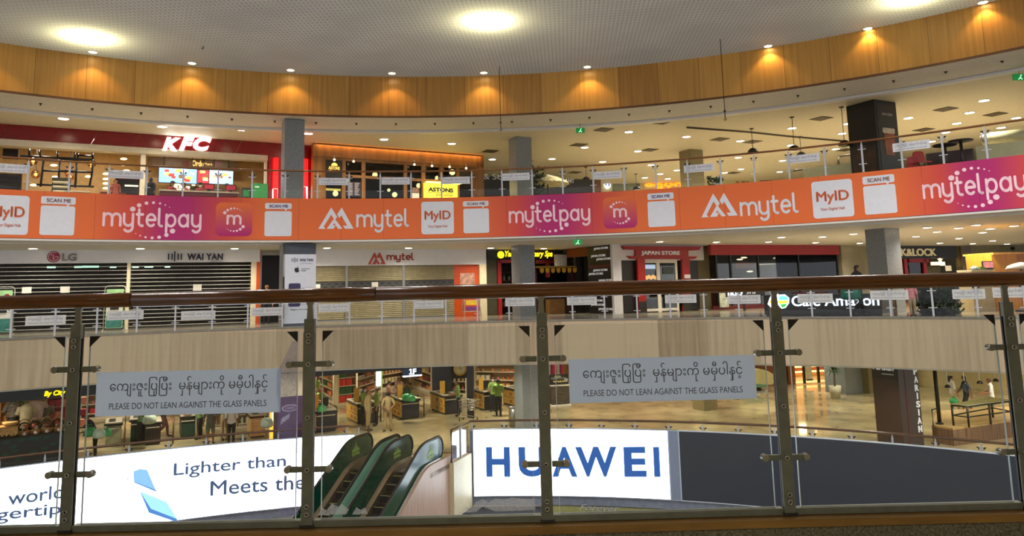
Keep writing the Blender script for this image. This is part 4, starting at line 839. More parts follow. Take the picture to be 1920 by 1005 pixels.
def leafy(name, label, cat, pos, box, n, cols, size=.16, trunk=None, parent_t=None):
    t = thing(name, label, cat, pos); rnd = random.Random(hash(label) % 999 if False else len(label)*7+n); mb = MB()
    for k in range(n):
        c_ = Vector(pos)+Vector((rnd.uniform(-1, 1)*box[0]/2, rnd.uniform(-1, 1)*box[1]/2, rnd.uniform(.05, box[2]))); d = Vector((rnd.uniform(-1, 1), rnd.uniform(-1, 1), rnd.uniform(-.3, 1))).normalized()*size; s_ = d.cross(Vector((rnd.uniform(-1, 1), rnd.uniform(-1, 1), rnd.uniform(-1, 1)))).normalized()*size*.3
        mb.add([c_-d, c_+s_, c_+d, c_-s_], [(0, 1, 2, 3)])
    mb.obj('foliage', cols, t); return t
M_leaf = mat('dark_leaf', (34, 52, 22), .6, var=.25, scale=3)
pa, pb = FC.P(UC(1722, 570, -.4), -.4, 0), FC.P(UC(1794, 570, -.4), -.4, 0); pm = (pa+pb)/2
hd = leafy('hedge', 'dark green hedge screen behind the railing right of the wooden table', 'hedge', pm, ((pb-pa).length*.9, 1.1, 1.25), 1500, M_leaf, .13)
MB().box(pm+Vector((0, 0, .2)), ((pb-pa).length*.9, .5, .4), atan2((pb-pa).y, (pb-pa).x)).obj('planter', M_dark, hd)
# exit signs
def exit_sign(x, y, z, w, lab):
    p = atz(x, y, z); t = thing('exit_sign', lab, 'sign', p); mb = MB(); mb.box(p+Vector((0, 0, .02)), (w, .06, .2)).obj('casing', mat('exit_green', (10, 120, 50), .4, emit=.5, var=0), t)
    F = Fr(p+Vector((-w/2, -.031, 0)), p+Vector((w/2, -.031, 0))); mb = MB(); u_ = w/2; fstroke(mb, F, [(u_-.06, p.z-.05), (u_, p.z), (u_+.02, p.z+.05)], .012, 0, .004); fstroke(mb, F, [(u_, p.z), (u_+.05, p.z-.05)], .012, 0, .004); mb.fprism(F, arcpts(u_+.03, p.z+.08, .018, 0, 330, 11), 0, .004); mb.obj('running_figure', mat('exit_pale', (180, 255, 200), .4, emit=1, var=0), t)
    MB().tube([p+Vector((0, 0, .12)), p+Vector((0, 0, .3))], .012, 6).obj('hanger', M_steel, t)
exit_sign(1088, 245.5, 7.35, .34, 'small green exit sign under the top gallery ceiling near the middle')
exit_sign(1083, 455, 2.8, .34, 'small green exit sign under the walkway ceiling by the spa shop')
exit_sign(1912, 146, 7.4, .42, 'green exit sign under the top gallery ceiling at the far right')
# ================================================================== TOP LEVEL, left: fried chicken counter
F3 = Fr(atz(0, 233, 7.66), atz(500, 268, 7.66)); U3 = lambda x, y=320, n=0: F3.pix(x, y, n)[0]; Z3p = lambda x, y, n=0: F3.pix(x, y, n)[1]
M_mar = mat('maroon_panels', (122, 10, 18), .22, var=.05); M_tan = mat('tan_inside_wall', (188, 148, 88), .5, var=.05); M_lint = mat('ivory_lintel', (206, 196, 172), .4, var=.02)
zb, zl3 = Z3p(240, 276), Z3p(240, 287)
uE = U3(500.5); uK = U3(585)
MB().fbox(F3, U3(-260), uK, -5.2, -5.0, Z3, 7.66).obj('wall_chicken_back', M_tan, kind='structure')
MB().fbox(F3, uK-.05, uK+.05, -5.2, .0, Z3, 7.66).obj('wall_chicken_side', M_tan, kind='structure')
st = thing('storefront', 'maroon panelled fried chicken shop front with big glowing white letters', 'shop front', F3.P(U3(250), 0, Z3))
us = [U3(x) for x in (-260, -180, -100, -3, 90, 168, 245, 310, 440, 502, 545, 585)]
for a, b_ in zip(us, us[1:]):
    if a > U3(495): MB().fbox(F3, a+.008, b_-.008, -.2, .1, Z3, 7.655).obj('fascia_panel', M_mar, st)
    else: MB().fprism(F3, [(a+.008, zb), (b_-.008, zb), (b_+.25-.008, 7.655), (a+.25+.008, 7.655)], -.15, .12).obj('fascia_panel', M_mar, st)
MB().fbox(F3, U3(-260), uE, -.3, .14, zl3, zb).obj('lintel', M_lint, st)
MB().fbox(F3, U3(263), U3(272.5), -.2, .05, Z3, zl3).obj('pillar', M_lint, st)
MB().fbox(F3, uE-.09, uE, -.2, .05, Z3, zl3).obj('pillar', M_lint, st)
M_kfc = glow('white_letter_light', (255, 250, 246), 5)
K3 = F3
for ch, x0, x1 in (('K', 305, 338), ('F', 336, 364), ('C', 362, 396)):
    u0, u1, z0, z1 = R4(F3, x0, 256, x1, 284, .16); dzs = 0
    ftext(MB(), F3, ch, u0, u1, Z3p((x0+x1)/2, 282.5, .16), Z3p((x0+x1)/2, 257.5, .16), .12, .05, bold=.055, shear=.28).obj('letter', M_kfc, st)
# inside: order counter, screens
t = thing('order_board', 'brown board with order lettering over the menu screens', 'board', F3.P(U3(360, 308, -4), -4, 6.5))
pbox(MB(), F3, 277, 299, 447, 317, -4.1, -4).obj('board', mat('brown_order_board', (92, 64, 28), .5, var=.1), t)
ptext(F3, 'Order', 360, 301, 386, 312, -4, glow('order_letter_light', (240, 190, 110), .9), t, bold=.03); ptext(F3, 'here', 387, 305, 398, 310, -4, MATS['order_letter_light'], t)
for x in (348, 408): pbox(MB(), F3, x-6, 302, x+6, 312, -4, -3.98).obj('red_splash', M_redd, t)
def screen(x0, x1, y0, y1, c_, lab, motifs, n=-3.6):
    u0, u1, z0, z1 = R4(F3, x0, y0, x1, y1, n); t = thing('menu_screen', lab, 'screen', F3.P((u0+u1)/2, n, z0), 'menu screens over the order counter')
    MB().fbox(F3, u0-.03, u1+.03, n-.08, n-.01, z0-.03, z1+.03).obj('casing', M_black, t); MB().fbox(F3, u0, u1, n-.01, n, z0, z1).obj('display', c_, t)
    rnd = random.Random(len(lab))
    for k in range(motifs):
        a, b_ = u0+(u1-u0)*rnd.uniform(.05, .85), z0+(z1-z0)*rnd.uniform(.08, .8); s_ = rnd.uniform(.06, .16)
        c2 = rnd.choice([(230, 190, 120), (196, 60, 50), (250, 250, 250), (120, 80, 50), (240, 210, 90)])
        MB().fprism(F3, roundrect(a, b_, min(a+s_*1.6, u1-.01), min(b_+s_, z1-.01), .02, 2), n, n+.004).obj('printed_dish', glow('dish_%d_%d_%d' % c2, c2, .5), t)
    for a in (u0+.2, u1-.2): MB().tube([F3.P(a, n-.06, z1), F3.P(a, n-.06, 7.6)], .02, 6).obj('hanger', M_black, t)
m_blue = glow('blue_screen_light', (130, 176, 250), .75)
screen(298, 369, 316, 343, m_blue, 'blue menu screen at the left over the order counter', 12)
screen(370.5, 391, 319.5, 343.5, glow('red_screen_light', (220, 40, 50), .7), 'narrow red menu screen between the two blue ones', 6)
screen(392.5, 437, 320, 345, glow('pale_blue_screen_light', (160, 206, 240), .75), 'pale blue menu screen at the right over the order counter', 9)
t = thing('order_counter', 'pale order counter of the fried chicken shop', 'counter', F3.P(U3(370), -1.6, Z3)); MB().fbox(F3, U3(300, 360, -1.6), U3(445, 360, -1.6), -2.2, -1.5, Z3, Z3+1.0).obj('body', M_redd, t); MB().fbox(F3, U3(298, 360, -1.6), U3(447, 360, -1.6), -2.3, -1.4, Z3+1.0, Z3+1.06).obj('worktop', M_lint, t)
for i, (x0, y0, x1, y1) in enumerate(((384, 362, 399, 369), (424, 366, 441, 372))):
    t = thing('till_screen', ['small red-lit till screen in the middle of the order counter', 'dark till screen at the right end of the order counter'][i], 'screen', F3.P(U3((x0+x1)/2, 368, -1.7), -1.7, Z3+1.06)); u_ = U3((x0+x1)/2, 366, -1.7)
    MB().fbox(F3, u_-.22, u_+.22, -1.74, -1.7, Z3+1.16, Z3+1.42).obj('casing', M_dark, t); MB().fbox(F3, u_-.19, u_+.19, -1.7, -1.695, Z3+1.19, Z3+1.39).obj('display', mat('till_red', (200, 60, 80), .4, emit=.15, var=0), t); MB().fbox(F3, u_-.06, u_+.06, -1.8, -1.7, Z3+1.06, Z3+1.2).obj('stand', M_dark, t)
M_strip = glow('warm_strip_light', (255, 238, 180), 3)
for i, (x, y, w_) in enumerate(((331, 345, 9), (327, 350, 6), (346, 350.5, 10), (334, 355.5, 6), (349, 355.5, 6), (363, 346, 3))):
    tag(pbox(MB(), F3, x-w_, y-1.6, x+w_, y+1.6, -4.6, -4.5).obj('strip_light', M_strip), 'warm strip light in the kitchen behind the order counter', 'light', 'kitchen strip lights')
t = thing('kitchen_hood', 'dark steel hood in the kitchen behind the order counter', 'hood', F3.P(U3(345, 355, -4.8), -4.8, 6)); pbox(MB(), F3, 318, 347, 368, 366, -4.95, -4.7).obj('body', mat('dim_steel', (76, 70, 56), .4, .5), t)
# green recycling box, red glowing pillars
t = thing('display_box', 'green display box beside the red glowing pillar', 'box', F3.P(U3(478, 355, .3), .3, Z3))
pbox(MB(), F3, 454, 352, 470, 372, -.1, .2).obj('dark_case', M_dark, t); pbox(MB(), F3, 456, 356, 468, 369, .2, .21).obj('green_pane', mat('green_card', (30, 110, 50), .5, emit=.15, var=.08), t)
pbox(MB(), F3, 473, 344, 502, 376, .1, .5).obj('green_case', MATS['green_card'], t); pbox(MB(), F3, 478, 349, 486, 351.5, .5, .51).obj('white_line', M_white_p, t)
M_rg = glow('red_pillar_light', (255, 10, 14), 2.4)
for i, (x0, x1, y0, y1) in enumerate(((513, 521.5, 296, 353), (566, 577.5, 298, 349))):
    t = thing('lit_pillar', ['tall glowing red pillar panel left of the granite column', 'tall glowing red pillar panel right of the granite column'][i], 'sign', F3.P(U3((x0+x1)/2, 340, .3), .3, Z3), 'glowing red pillar panels')
    u0, u1, z0, z1 = R4(F3, x0, y0, x1, y1, .3); zm = z0+(z1-z0)*.66
    MB().fbox(F3, u0, u1, .1, .3, zm+.015, z1).obj('upper_panel', M_rg, t); MB().fbox(F3, u0, u1, .1, .3, z0, zm-.015).obj('lower_panel', M_rg, t); MB().fbox(F3, u0, u1, .05, .29, Z3, z0-.02).obj('base_panel', glow('white_base_light', (255, 240, 236), 2), t)
    MB().fprism(F3, [(u0, z0-.03), (u0+.18, z0-.03), (u1, Z3+.05), (u1-.16, Z3+.05)], .29, .3).obj('red_stripe', M_rg, t); MB().fbox(F3, u0+.02, u1-.02, .04, .28, zm-.015, zm+.015).obj('joint', M_dark, t)
tag(pbox(MB(), F3, 519, 325, 528, 348, .05, .06).obj('white_poster', M_paper), 'narrow white poster beside the left glowing red pillar', 'poster')
# dining room left: dark frames, lamps, steel trolley
t = thing('ceiling_frame', 'black steel frame hanging in the dining room at the left', 'frame', F3.P(U3(110, 290, -2), -2, 7)); 
def bar3(pts, n, r, name, parent): MB().tube([F3.P(*((lambda q: (q[0], n, q[1]))(F3.pix(x, y, n)))) for x, y in pts], r, 6).obj(name, M_black, parent)
for P in (((38, 292), (174, 299)), ((50, 299), (172, 300)), ((82, 300), (76, 350)), ((113, 300), (110, 332), (113, 345)), ((144, 302), (141, 352)), ((174, 296), (173, 322), (168, 348)), ((80, 320), (175, 323)), ((68, 346), (176, 350)), ((55, 279), (55, 292)), ((75, 281), (75, 294)), ((108, 283), (108, 297)), ((140, 286), (140, 298)), ((174, 288), (174, 298)), ((146, 291), (174, 293)), ((146, 287), (146, 296))): bar3(P, -2, .045, 'frame_bar', t)
M_bulb = glow('amber_bulb', (255, 206, 120), 6)
dp = thing('pendant_lamp', 'round amber glass pendant in the dining room', 'lamp', F3.P(U3(67, 327, -2.4), -2.4, Z3p(67, 327, -2.4)), 'amber pendants in the dining room'); q = dp.location.copy()
MB().ball(q, .17, 12).obj('glass_globe', glassmat('amber_glass', (.9, .6, .3), refl=.8), dp); MB().ball(q, .06, 8).obj('bulb', M_bulb, dp); MB().tube([q+Vector((0, 0, .17)), q+Vector((0, 0, 1.2))], .01, 5).obj('cord', M_black, dp)
for x, y in ((129, 322), (172, 307), (62, 302), (131, 331)): dup(dp, F3.P(U3(x, y, -2.4), -2.4, Z3p(x, y, -2.4)))
M_spotl = glow('dining_lamp_light', (255, 226, 160), 4)
for x, y in ((101, 310), (104, 332), (133, 298), (232, 298), (232, 309), (237, 320), (199, 326), (199, 335.5), (199, 344), (199, 353), (63, 347), (166, 331), (112, 350)):
    tag(MB().ball(F3.P(U3(x, y, -3), -3, Z3p(x, y, -3)), .1, 8, (1.5, 1, .45)).obj('dining_lamp', M_spotl), 'small warm lamp glowing in the dining room left of the pale pillar', 'light', 'small lamps in the dining room')
t = thing('steel_trolley', 'steel tray trolley with shiny shelves in the dining room', 'trolley', F3.P(U3(114, 350, -1), -1, Z3))
for x in (98, 131): pbox(MB(), F3, x-1, 332, x+1, 372, -1.05, -1).obj('upright', M_black, t)
for y in (341, 349.5, 358): pbox(MB(), F3, 98, y-1.3, 131, y+1.3, -1.4, -1).obj('shelf', mat('sheen_glow_tray', (220, 200, 150), .25, .7, emit=.25, var=.1), t)  # faint emission put into the steel trays as sheen
pbox(MB(), F3, 98, 333, 131, 372, -1.45, -1.42).obj('back_panel', mat('dim_steel', (76, 70, 56)), t)
tag(pbox(MB(), F3, 5, 279, 34, 297, -2.2, -2).obj('wall_screen', M_black), 'black panel high in the dining room at the far left', 'panel')
t = thing('dark_booth', 'dark booth with framed window at the far left of the dining room', 'booth', F3.P(U3(16, 345, -1.5), -1.5, Z3)); pbox(MB(), F3, -20, 325, 40, 372, -1.7, -1.6).obj('wall', mat('dim_brown_wall', (58, 44, 30)), t)
for P in ((0, 330, 34, 333), (0, 338, 34, 341), (32, 330, 36, 366), (0, 350, 34, 352)): pbox(MB(), F3, *P, -1.6, -1.55).obj('frame_bar', M_black, t)
t = thing('service_booth', 'dark service hatch with glowing white line behind the pale notice', 'booth', F3.P(U3(240, 345, -2), -2, Z3)); pbox(MB(), F3, 218, 336, 262, 372, -2.3, -2.1).obj('body', mat('charcoal', (40, 36, 34), .5), t); pbox(MB(), F3, 234, 347, 259, 349.5, -2.1, -2.08).obj('light_line', M_strip, t); pbox(MB(), F3, 216, 334.5, 264, 336.5, -2.35, -2.05).obj('top', M_redd, t)
for i, (x, w_) in enumerate(((145, 7), (212, 5))):
    t = thing('table', ['low table with pale top at the dining room railing, left one', 'low table with red top at the dining room railing beside the booth'][i], 'table', F3.P(U3(x, 362, -1), -1, Z3)); u_ = U3(x, 362, -1); MB().fbox(F3, u_-.45, u_+.45, -1.4, -.6, Z3+.72, Z3+.76).obj('tabletop', [M_lint, M_redd][i], t); MB().tube([F3.P(u_, -1, Z3), F3.P(u_, -1, Z3+.72)], .04, 8).obj('stem', M_black, t); MB().lathe([(.25, 0), (.25, .03), (.05, .05)], F3.P(u_, -1, Z3), 14).obj('foot', M_black, t)
ldk = bpy.data.lights.new('shop_fill_lamp', 'AREA'); ldk.energy = 45; ldk.color = NEUT; ldk.size = .6  # added lamps, hidden by the fascia, that brighten the shop interior
for x in (60, 180, 330, 420):
    t = thing('added_lamp_panel', 'added square lamp panel that brightens the fried chicken shop', 'ceiling light', F3.P(U3(x, 300, -2.2), -2.2, 7.62), 'added lamp panels in the fried chicken shop'); q = t.location.copy()
    MB().box(q, (.62, .62, .05)).obj('frame', M_ringt, t); MB().box(q-Vector((0, 0, .03)), (.55, .55, .02)).obj('diffuser', M_lens, t); lo = bpy.data.objects.new('shop_fill_lamp', ldk); COL.objects.link(lo); lo.parent = t; lo.location = (0, 0, -.06)
# ================================================================== TOP LEVEL: wooden restaurant front
FA = Fr(atz(586, 268, 7.66), atz(905, 292, 7.66)); UA = lambda x, y=320, n=0: FA.pix(x, y, n)[0]; ZA = lambda x, y, n=0: FA.pix(x, y, n)[1]
M_wf = mat('honey_wood_front', (132, 88, 34), .4, var=.12, stretch=(1, 1, .15), scale=5)
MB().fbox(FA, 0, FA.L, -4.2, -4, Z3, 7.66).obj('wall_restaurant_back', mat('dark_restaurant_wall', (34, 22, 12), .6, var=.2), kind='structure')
st = thing('storefront', 'honey wood restaurant front with amber cove light along its top', 'shop front', FA.P(FA.L/2, 0, Z3)); zh = ZA(750, 303.5)
MB().fbox(FA, 0, FA.L, -.2, .1, zh, 7.6).obj('fascia', M_wf, st)
MB().fbox(FA, 0, UA(607), -.2, .06, Z3, zh).obj('end_pier', M_wf, st); MB().fbox(FA, UA(890), FA.L, -.2, .1, Z3, 7.3).obj('end_pier', M_wf, st)
xs = [607, 612, 641, 648, 678, 685, 757, 763, 790, 797, 824, 831, 855, 862, 887]
for a, b_ in ((607, 611), (641, 648), (678, 685), (757, 763), (790, 797), (824, 830), (856, 861), (884, 890)): MB().fbox(FA, UA(a), UA(b_), -.18, .03, Z3, zh).obj('mullion', M_wf, st)
MB().fbox(FA, UA(607), UA(890), -.16, .02, ZA(750, 338), ZA(750, 333)).obj('cross_rail', M_wf, st)
MB().fbox(FA, UA(607), UA(890), -.16, .02, zh-.12, zh).obj('head_rail', M_wf, st)
for a, b_ in ((611, 641), (648, 678), (685, 757), (763, 790), (797, 824), (830, 856), (861, 884)): MB().fbox(FA, UA(a), UA(b_), -.09, -.08, Z3+.1, zh-.1).obj('window_pane', M_glass_d, st)
# cove: a strip lamp lying in the gap on top of the fascia
t = thing('cove_light', 'amber light strip lying on top of the wooden restaurant fascia', 'light', FA.P(FA.L/2, .2, 7.64)); MB().fbox(FA, .1, FA.L-.1, .18, .22, 7.63, 7.65).obj('strip', glow('amber_strip', (255, 150, 40), 3), t); MB().fbox(FA, .1, FA.L-.1, .22, .24, 7.58, 7.65).obj('cover_strip', M_wf, t)
cvl = bpy.data.lights.new('cove_lamp', 'AREA'); cvl.shape = 'RECTANGLE'; cvl.size = FA.L-.3; cvl.size_y = .05; cvl.energy = 34; cvl.color = (1, .58, .2); lo = bpy.data.objects.new('cove_lamp', cvl); COL.objects.link(lo); lo.parent = t
lo.rotation_euler = (0, 0, atan2(FA.e.y, FA.e.x)); lo.location = (0, 0, -.03)
t = thing('sign_board', 'dark sign board with golden dome lettering on the wooden restaurant front', 'sign', FA.P(UA(626), .05, 6)); pbox(MB(), FA, 611, 300, 641, 332, .03, .06).obj('board', M_dark, t)
M_gold = glow('gold_sign_light', (236, 196, 96), 1.0)
pbox(MB(), FA, 613, 310, 639, 318, .06, .065); ptext(FA, 'ASTONS', 616, 312, 637, 318, .06, M_gold, t, bold=.02); ptext(FA, 'STEAK & SALAD', 617, 319.5, 636, 322.5, .06, M_gold, t)
u0, u1, z0, z1 = R4(FA, 621, 304, 633, 311, .06); MB().fprism(FA, arcpts((u0+u1)/2, z0, (u1-u0)/2, 0, 180, 12), .06, .07).obj('dome_emblem', M_gold, t)
t = thing('lit_sign', 'glowing yellow sign with black restaurant name at the wooden front', 'sign', FA.P(UA(827), .3, Z3)); pbox(MB(), FA, 797, 344, 858, 372, .1, .3).obj('panel', glow('yellow_panel_light', (255, 226, 60), 1.1), t)
MB().fbox(FA, UA(796), UA(859), .08, .32, ZA(827, 345), ZA(827, 343)).obj('top_tube', glow('yellow_tube_light', (255, 240, 120), 3), t)
ptext(FA, 'ASTONS', 803, 352, 850, 360, .3, M_black, t, bold=.04, depth=.03); ptext(FA, 'specialities', 817, 363, 850, 369, .3, M_black, t, shear=.4); pbox(MB(), FA, 803, 361.2, 850, 362, .3, .31).obj('rule', M_black, t)
pbox(MB(), FA, 797, 372, 858, 378, .1, .28).obj('foot_panel', M_dark, t)
t = thing('menu_board', 'dark menu board of white writing left in the wooden front', 'board', FA.P(UA(663), .05, 5)); pbox(MB(), FA, 650, 341, 677, 368, .03, .05).obj('board', mat('slate_menu', (38, 30, 34), .5), t)
for r in range(9):
    for k in range(2): pbox(MB(), FA, 652+k*13, 343+r*2.7, 652+k*13+9-(r*k) % 4, 344.2+r*2.7, .05, .053).obj('writing_line', mat('chalk', (176, 170, 176), .6, var=0), t)
tag(pbox(MB(), FA, 773, 352, 786, 361, .03, .05).obj('photo_card', mat('photo_print', (150, 110, 80), .5, var=.3, scale=9)), 'photo card with brown picture left of the glowing yellow sign', 'card')
tag(pbox(MB(), FA, 773, 362, 786, 372, .03, .05).obj('menu_card', M_paper), 'white menu card below the photo card, left of the glowing yellow sign', 'card')
M_globe = glow('globe_lamp', (255, 240, 180), 2.6)
for x, y, r_ in ((703, 328, .13), (848, 323, .15), (820, 334, .12), (785, 348, .12), (740, 365, .13), (629, 363, .13), (650, 339, .1), (729, 356.5, .08)):
    t = thing('globe_lamp', 'white globe lamp hanging behind the dark windows of the wooden restaurant front', 'lamp', FA.P(UA(x, y, -1.6), -1.6, ZA(x, y, -1.6)), 'globe lamps in the wooden restaurant'); q = t.location.copy()
    MB().ball(q, r_, 10).obj('globe', M_globe, t); MB().tube([q+Vector((0, 0, r_)), (q.x, q.y, 7.6)], .012, 5).obj('cord', M_black, t)
tag(MB().fbox(FA, UA(609, 356, -1.5), UA(642, 356, -1.5), -1.6, -1.4, ZA(625, 357, -1.5), ZA(625, 354, -1.5)).obj('bar_lamp', glow('bar_lamp', (255, 230, 130), 1.6)), 'long pale bar lamp inside the window below the dome sign', 'lamp')
for x, y in ((627, 298), (663, 301), (777, 307), (810, 309.5), (843, 311.5), (874, 314)):
    q = FA.P(UA(x, y, .3), .3, ZA(x, y, .3)); t = thing('spotlight', 'small white swan-neck spotlight over the wooden restaurant windows', 'light', q, 'swan-neck spotlights on the wooden front')
    MB().tube([FA.P(UA(x, y, .1), .1, q.z+.12), q+Vector((0, 0, .16)), q], .02, 6).obj('arm', M_white_p, t); MB().ball(q-Vector((0, 0, .04)), .055, 8).obj('bulb', glow('spot_bulb', (255, 230, 180), 2.2), t)
# black restaurant wall
FB = Fr(atz(903, 292, 7.66)+Vector((0, 0, 0)), atz(903, 292, 7.66)+Vector((13.5, 5.2, 0))); 
zbk = FB.pix(1000, 333)[1]
MB().fbox(FB, 0, FB.pix(1112, 345)[0], -.2, 0, Z3, zbk).obj('wall_black_restaurant', mat('soft_black_wall', (18, 15, 13), .5, var=.2), kind='structure')
MB().fbox(FB, FB.pix(1112, 345)[0], FB.pix(1126, 345)[0], -.2, .05, Z3, zbk).obj('wall_brown_pilaster', mat('brown_pilaster', (92, 56, 22), .5), kind='structure')
M_dim = mat('dim_white_letters', (170, 168, 160), .5, emit=.12, var=0)
tag(ptext(FB, '& SO', 907, 326, 946, 336.5, .0, M_dim, None, 'wall_lettering', depth=.04), 'dim white serif letters on the black restaurant wall left of the granite column', 'lettering')
tag(ptext(FB, 'RANT', 1055, 335.5, 1077, 343, .0, M_dim, None, 'wall_lettering', depth=.04), 'dim white capital letters on the black restaurant wall right of the pale parasol', 'lettering')
q = FB.P(FB.pix(1027, 350, 1.6)[0], 1.6, Z3); zc = FB.pix(1027, 330, 1.6)[1]
t = thing('parasol', 'pale patterned parasol before the black restaurant wall', 'parasol', q); MB().lathe([(1.05, -.42), (.95, -.3), (.5, -.08), (.05, .06)], (q.x, q.y, zc), 14).obj('canopy', mat('patterned_canvas', (186, 176, 132), .7, var=.25, scale=9), t); MB().tube([q, (q.x, q.y, zc)], .03, 8).obj('pole', M_black, t); MB().lathe([(.3, 0), (.3, .06), (.06, .1)], q, 14).obj('base', M_black, t)
q = FB.P(FB.pix(1006, 350, 2.2)[0], 2.2, Z3); pl = leafy('potted_palm', 'dark leafy potted palm left of the pale parasol', 'plant', q, (.7, .7, 2.2), 160, M_leaf, .22); MB().lathe([(.18, 0), (.24, .4), (.2, .42)], q, 14).obj('pot', M_dark, pl)
# ================================================================== TOP LEVEL, right: food hall
FH = Fr((-1, 47.0), (40, 47.0)); UH = lambda x, y=345, n=0: FH.pix(x, y, n)[0]; ZH = lambda x, y, n=0: FH.pix(x, y, n)[1]
MB().fbox(FH, 0, 36, -.3, 0, Z3, 7.66).obj('wall_food_hall', mat('cream_wall_paint', (206, 190, 140), .6, var=.03), kind='structure')
t = thing('lit_sign', 'white egg-shaped lit sign with a blue curl in the food hall', 'sign', FH.P(UH(1138), .1, ZH(1138, 352))); u0, u1, z0, z1 = R4(FH, 1133, 338, 1144.5, 354, .1)
MB().fprism(FH, arcpts((u0+u1)/2, (z0+z1)/2, (u1-u0)/2, 0, 345, 23, (z1-z0)/2), .05, .15).obj('egg_panel', glow('cool_egg_light', (236, 236, 255), 2), t)
fstroke(MB(), FH, arcpts((u0+u1)/2, (z0+z1)/2, (u1-u0)*.26, -40, 200, 10, (z1-z0)*.24), .04, .15, .02).obj('curl', mat('blue_curl', (60, 70, 150), .4, emit=.5, var=0), t)
tag(pbox(MB(), FH, 1148, 338, 1200, 362, .02, .06).obj('glass_panel_board', mat('grey_green_glass', (120, 128, 106), .2, var=.04)), 'grey-green wall panel right of the egg-shaped lit sign', 'panel')
t = thing('lit_sign', 'glowing orange Burmese lettering on the food hall wall', 'sign', FH.P(UH(1245), .1, ZH(1245, 350)))
ptext(FH, '\u1031ရ\u103dပ\u102fဂ\u1036', 1209, 340, 1281, 354.5, .05, glow('orange_letter_light', (255, 150, 16), 1.3), t, bold=.04, depth=.08)
MB().fbox(FH, UH(1206), UH(1284), .0, .05, ZH(1245, 358), ZH(1245, 338)).obj('backing', MATS['cream_wall_paint'], t)
for i, (x0, x1) in enumerate(((1380, 1386), (1390, 1397), (1400, 1404))): tag(pbox(MB(), FH, x0, 330+0*i, x1, 346, .02, .08).obj('wood_slat', mat('ochre_wood', (176, 130, 60), .5)), 'ochre wooden slat on the far food hall wall', 'panel', 'ochre slats on the food hall wall')
tag(pbox(MB(), FH, 1424, 327, 1462, 340, .02, .08).obj('wall_panel_brown', mat('taupe_panel', (132, 116, 80), .5, var=.08)), 'taupe panel on the far food hall wall', 'panel')
pl = leafy('potted_palm', 'dark leafy plant before the khaki column in the food hall', 'plant', aty(1340, 346, 34.6) * 1, (.7, .5, .35), 60, M_leaf, .16)
pl.location.z = pl.location.z
q = aty(1340, 346, 34.6); MB().lathe([(.22, Z3-q.z), (.3, 0), (.26, .02)], q, 12).obj('pot', M_dark, pl)
# pendants
def pendant(x, yt, yb, lab, Y):
    q = aty(x, yb, Y); t = thing('pendant_lamp', lab, 'lamp', q, 'dark dome pendants in the food hall'); top = 7.66
    MB().tube([q+Vector((0, 0, .12)), Vector((q.x, q.y, top))], .012, 5).obj('cord', M_black, t); MB().lathe([(.22, -.1), (.2, -.01), (.13, .07), (.04, .11)], q, 16).obj('dome_shade', M_black, t); MB().lathe([(.2, -.105), (.17, -.14), (.09, -.17)], q, 14).obj('glass_bowl', glassmat('pendant_glass', (.8, .8, .7)), t); MB().lathe([(.09, -.03), (.09, 0), (.02, .0)], (q.x, q.y, top), 12).obj('ceiling_rose', M_black, t)
for x, yt, yb, lab, Y in ((1411.5, 236, 282, 'dark dome pendant left of the others in the food hall', 31), (1489, 229, 277, 'dark dome pendant just above the railing left of the black column', 29), (1502, 244, 289, 'smaller dark dome pendant hanging lower over the notice', 33), (1583, 218, 268, 'dark dome pendant nearest the black column', 27.5), (1193.5, 322, 352, 'small pendant glowing beside the orange lettering', 43), (1099, 314, 335, 'small dark pendant before the black restaurant wall', 40)): pendant(x, yt, yb, lab, Y)
tag(MB().tube([atz(1288, 238.5, 7.64), atz(1400, 247, 7.64), atz(1480, 255.5, 7.64), atz(1580, 264, 7.64)], .05, 6).obj('ceiling_track', mat('dark_track', (60, 50, 34), .5)), 'long thin dark track on the ceiling over the food hall', 'track')
# vents
M_vent = mat('dark_vent', (84, 74, 54), .6)
vt = None
for x, y in ((1132, 243), (1085, 271.5), (1218, 281), (1350, 261), (1411, 265.7), (1540, 222), (1773, 204.6), (1866, 214), (1732, 243), (985, 302), (1078, 323), (919, 283.5), (1240, 229), (1585, 281), (1375, 324)):
    q = atz(x, y, 7.655)
    if vt is None:
        vt = thing('air_vent', 'square dark air vent in the top gallery ceiling', 'vent', q, 'air vents in the top gallery ceiling', rad(26.6)); vt.rotation_euler = (0, 0, rad(26.6)); vt.location = (0, 0, 0)
        for r_ in (.32, .23, .14): MB().box((0, 0, -.01*(1+(.32-r_)*4)), (r_*2, r_*2, .012)).obj('louvre_ring', M_vent if r_ != .3 else mat('pale_vent', (120, 108, 80), .6), vt)
        vt.location = q
    else: dup(vt, q, rad(26.6))
# black clad column with a beer picture
Pc = (C4[0]-.0, C4[1]); FKc, FKl = CF(Pc, .8, out=.19), CF(Pc, .8, left=True, out=.19)
bc = thing('advertising_column', 'black clad column with an amber glass picture and faint lettering', 'column', (Pc[0], Pc[1], Z3)); colbox(MB(), Pc, .8, Z3, 7.65, .19).obj('cladding', M_black, bc)
w = FKc.L; MB().fbox(FKc, .1, w-.05, 0, .01, Z3+.1, 7.55).obj('poster_panel', mat('dark_poster', (22, 20, 16), .45), bc)
gz = FKc.pix(1680, 245)[1]; gl = FKc.pix(1680, 292)[1]
MB().fprism(FKc, [(w*.34, gl), (w*.74, gl), (w*.8, gz-.1), (w*.3, gz-.1)], .01, .02).obj('amber_glass_print', mat('amber_print', (150, 70, 20), .4, var=.2, scale=4), bc)
MB().fprism(FKc, roundrect(w*.27, gz-.14, w*.82, gz+.06, .06), .012, .024).obj('foam_print', mat('foam_print', (206, 190, 160), .6, var=.1), bc)
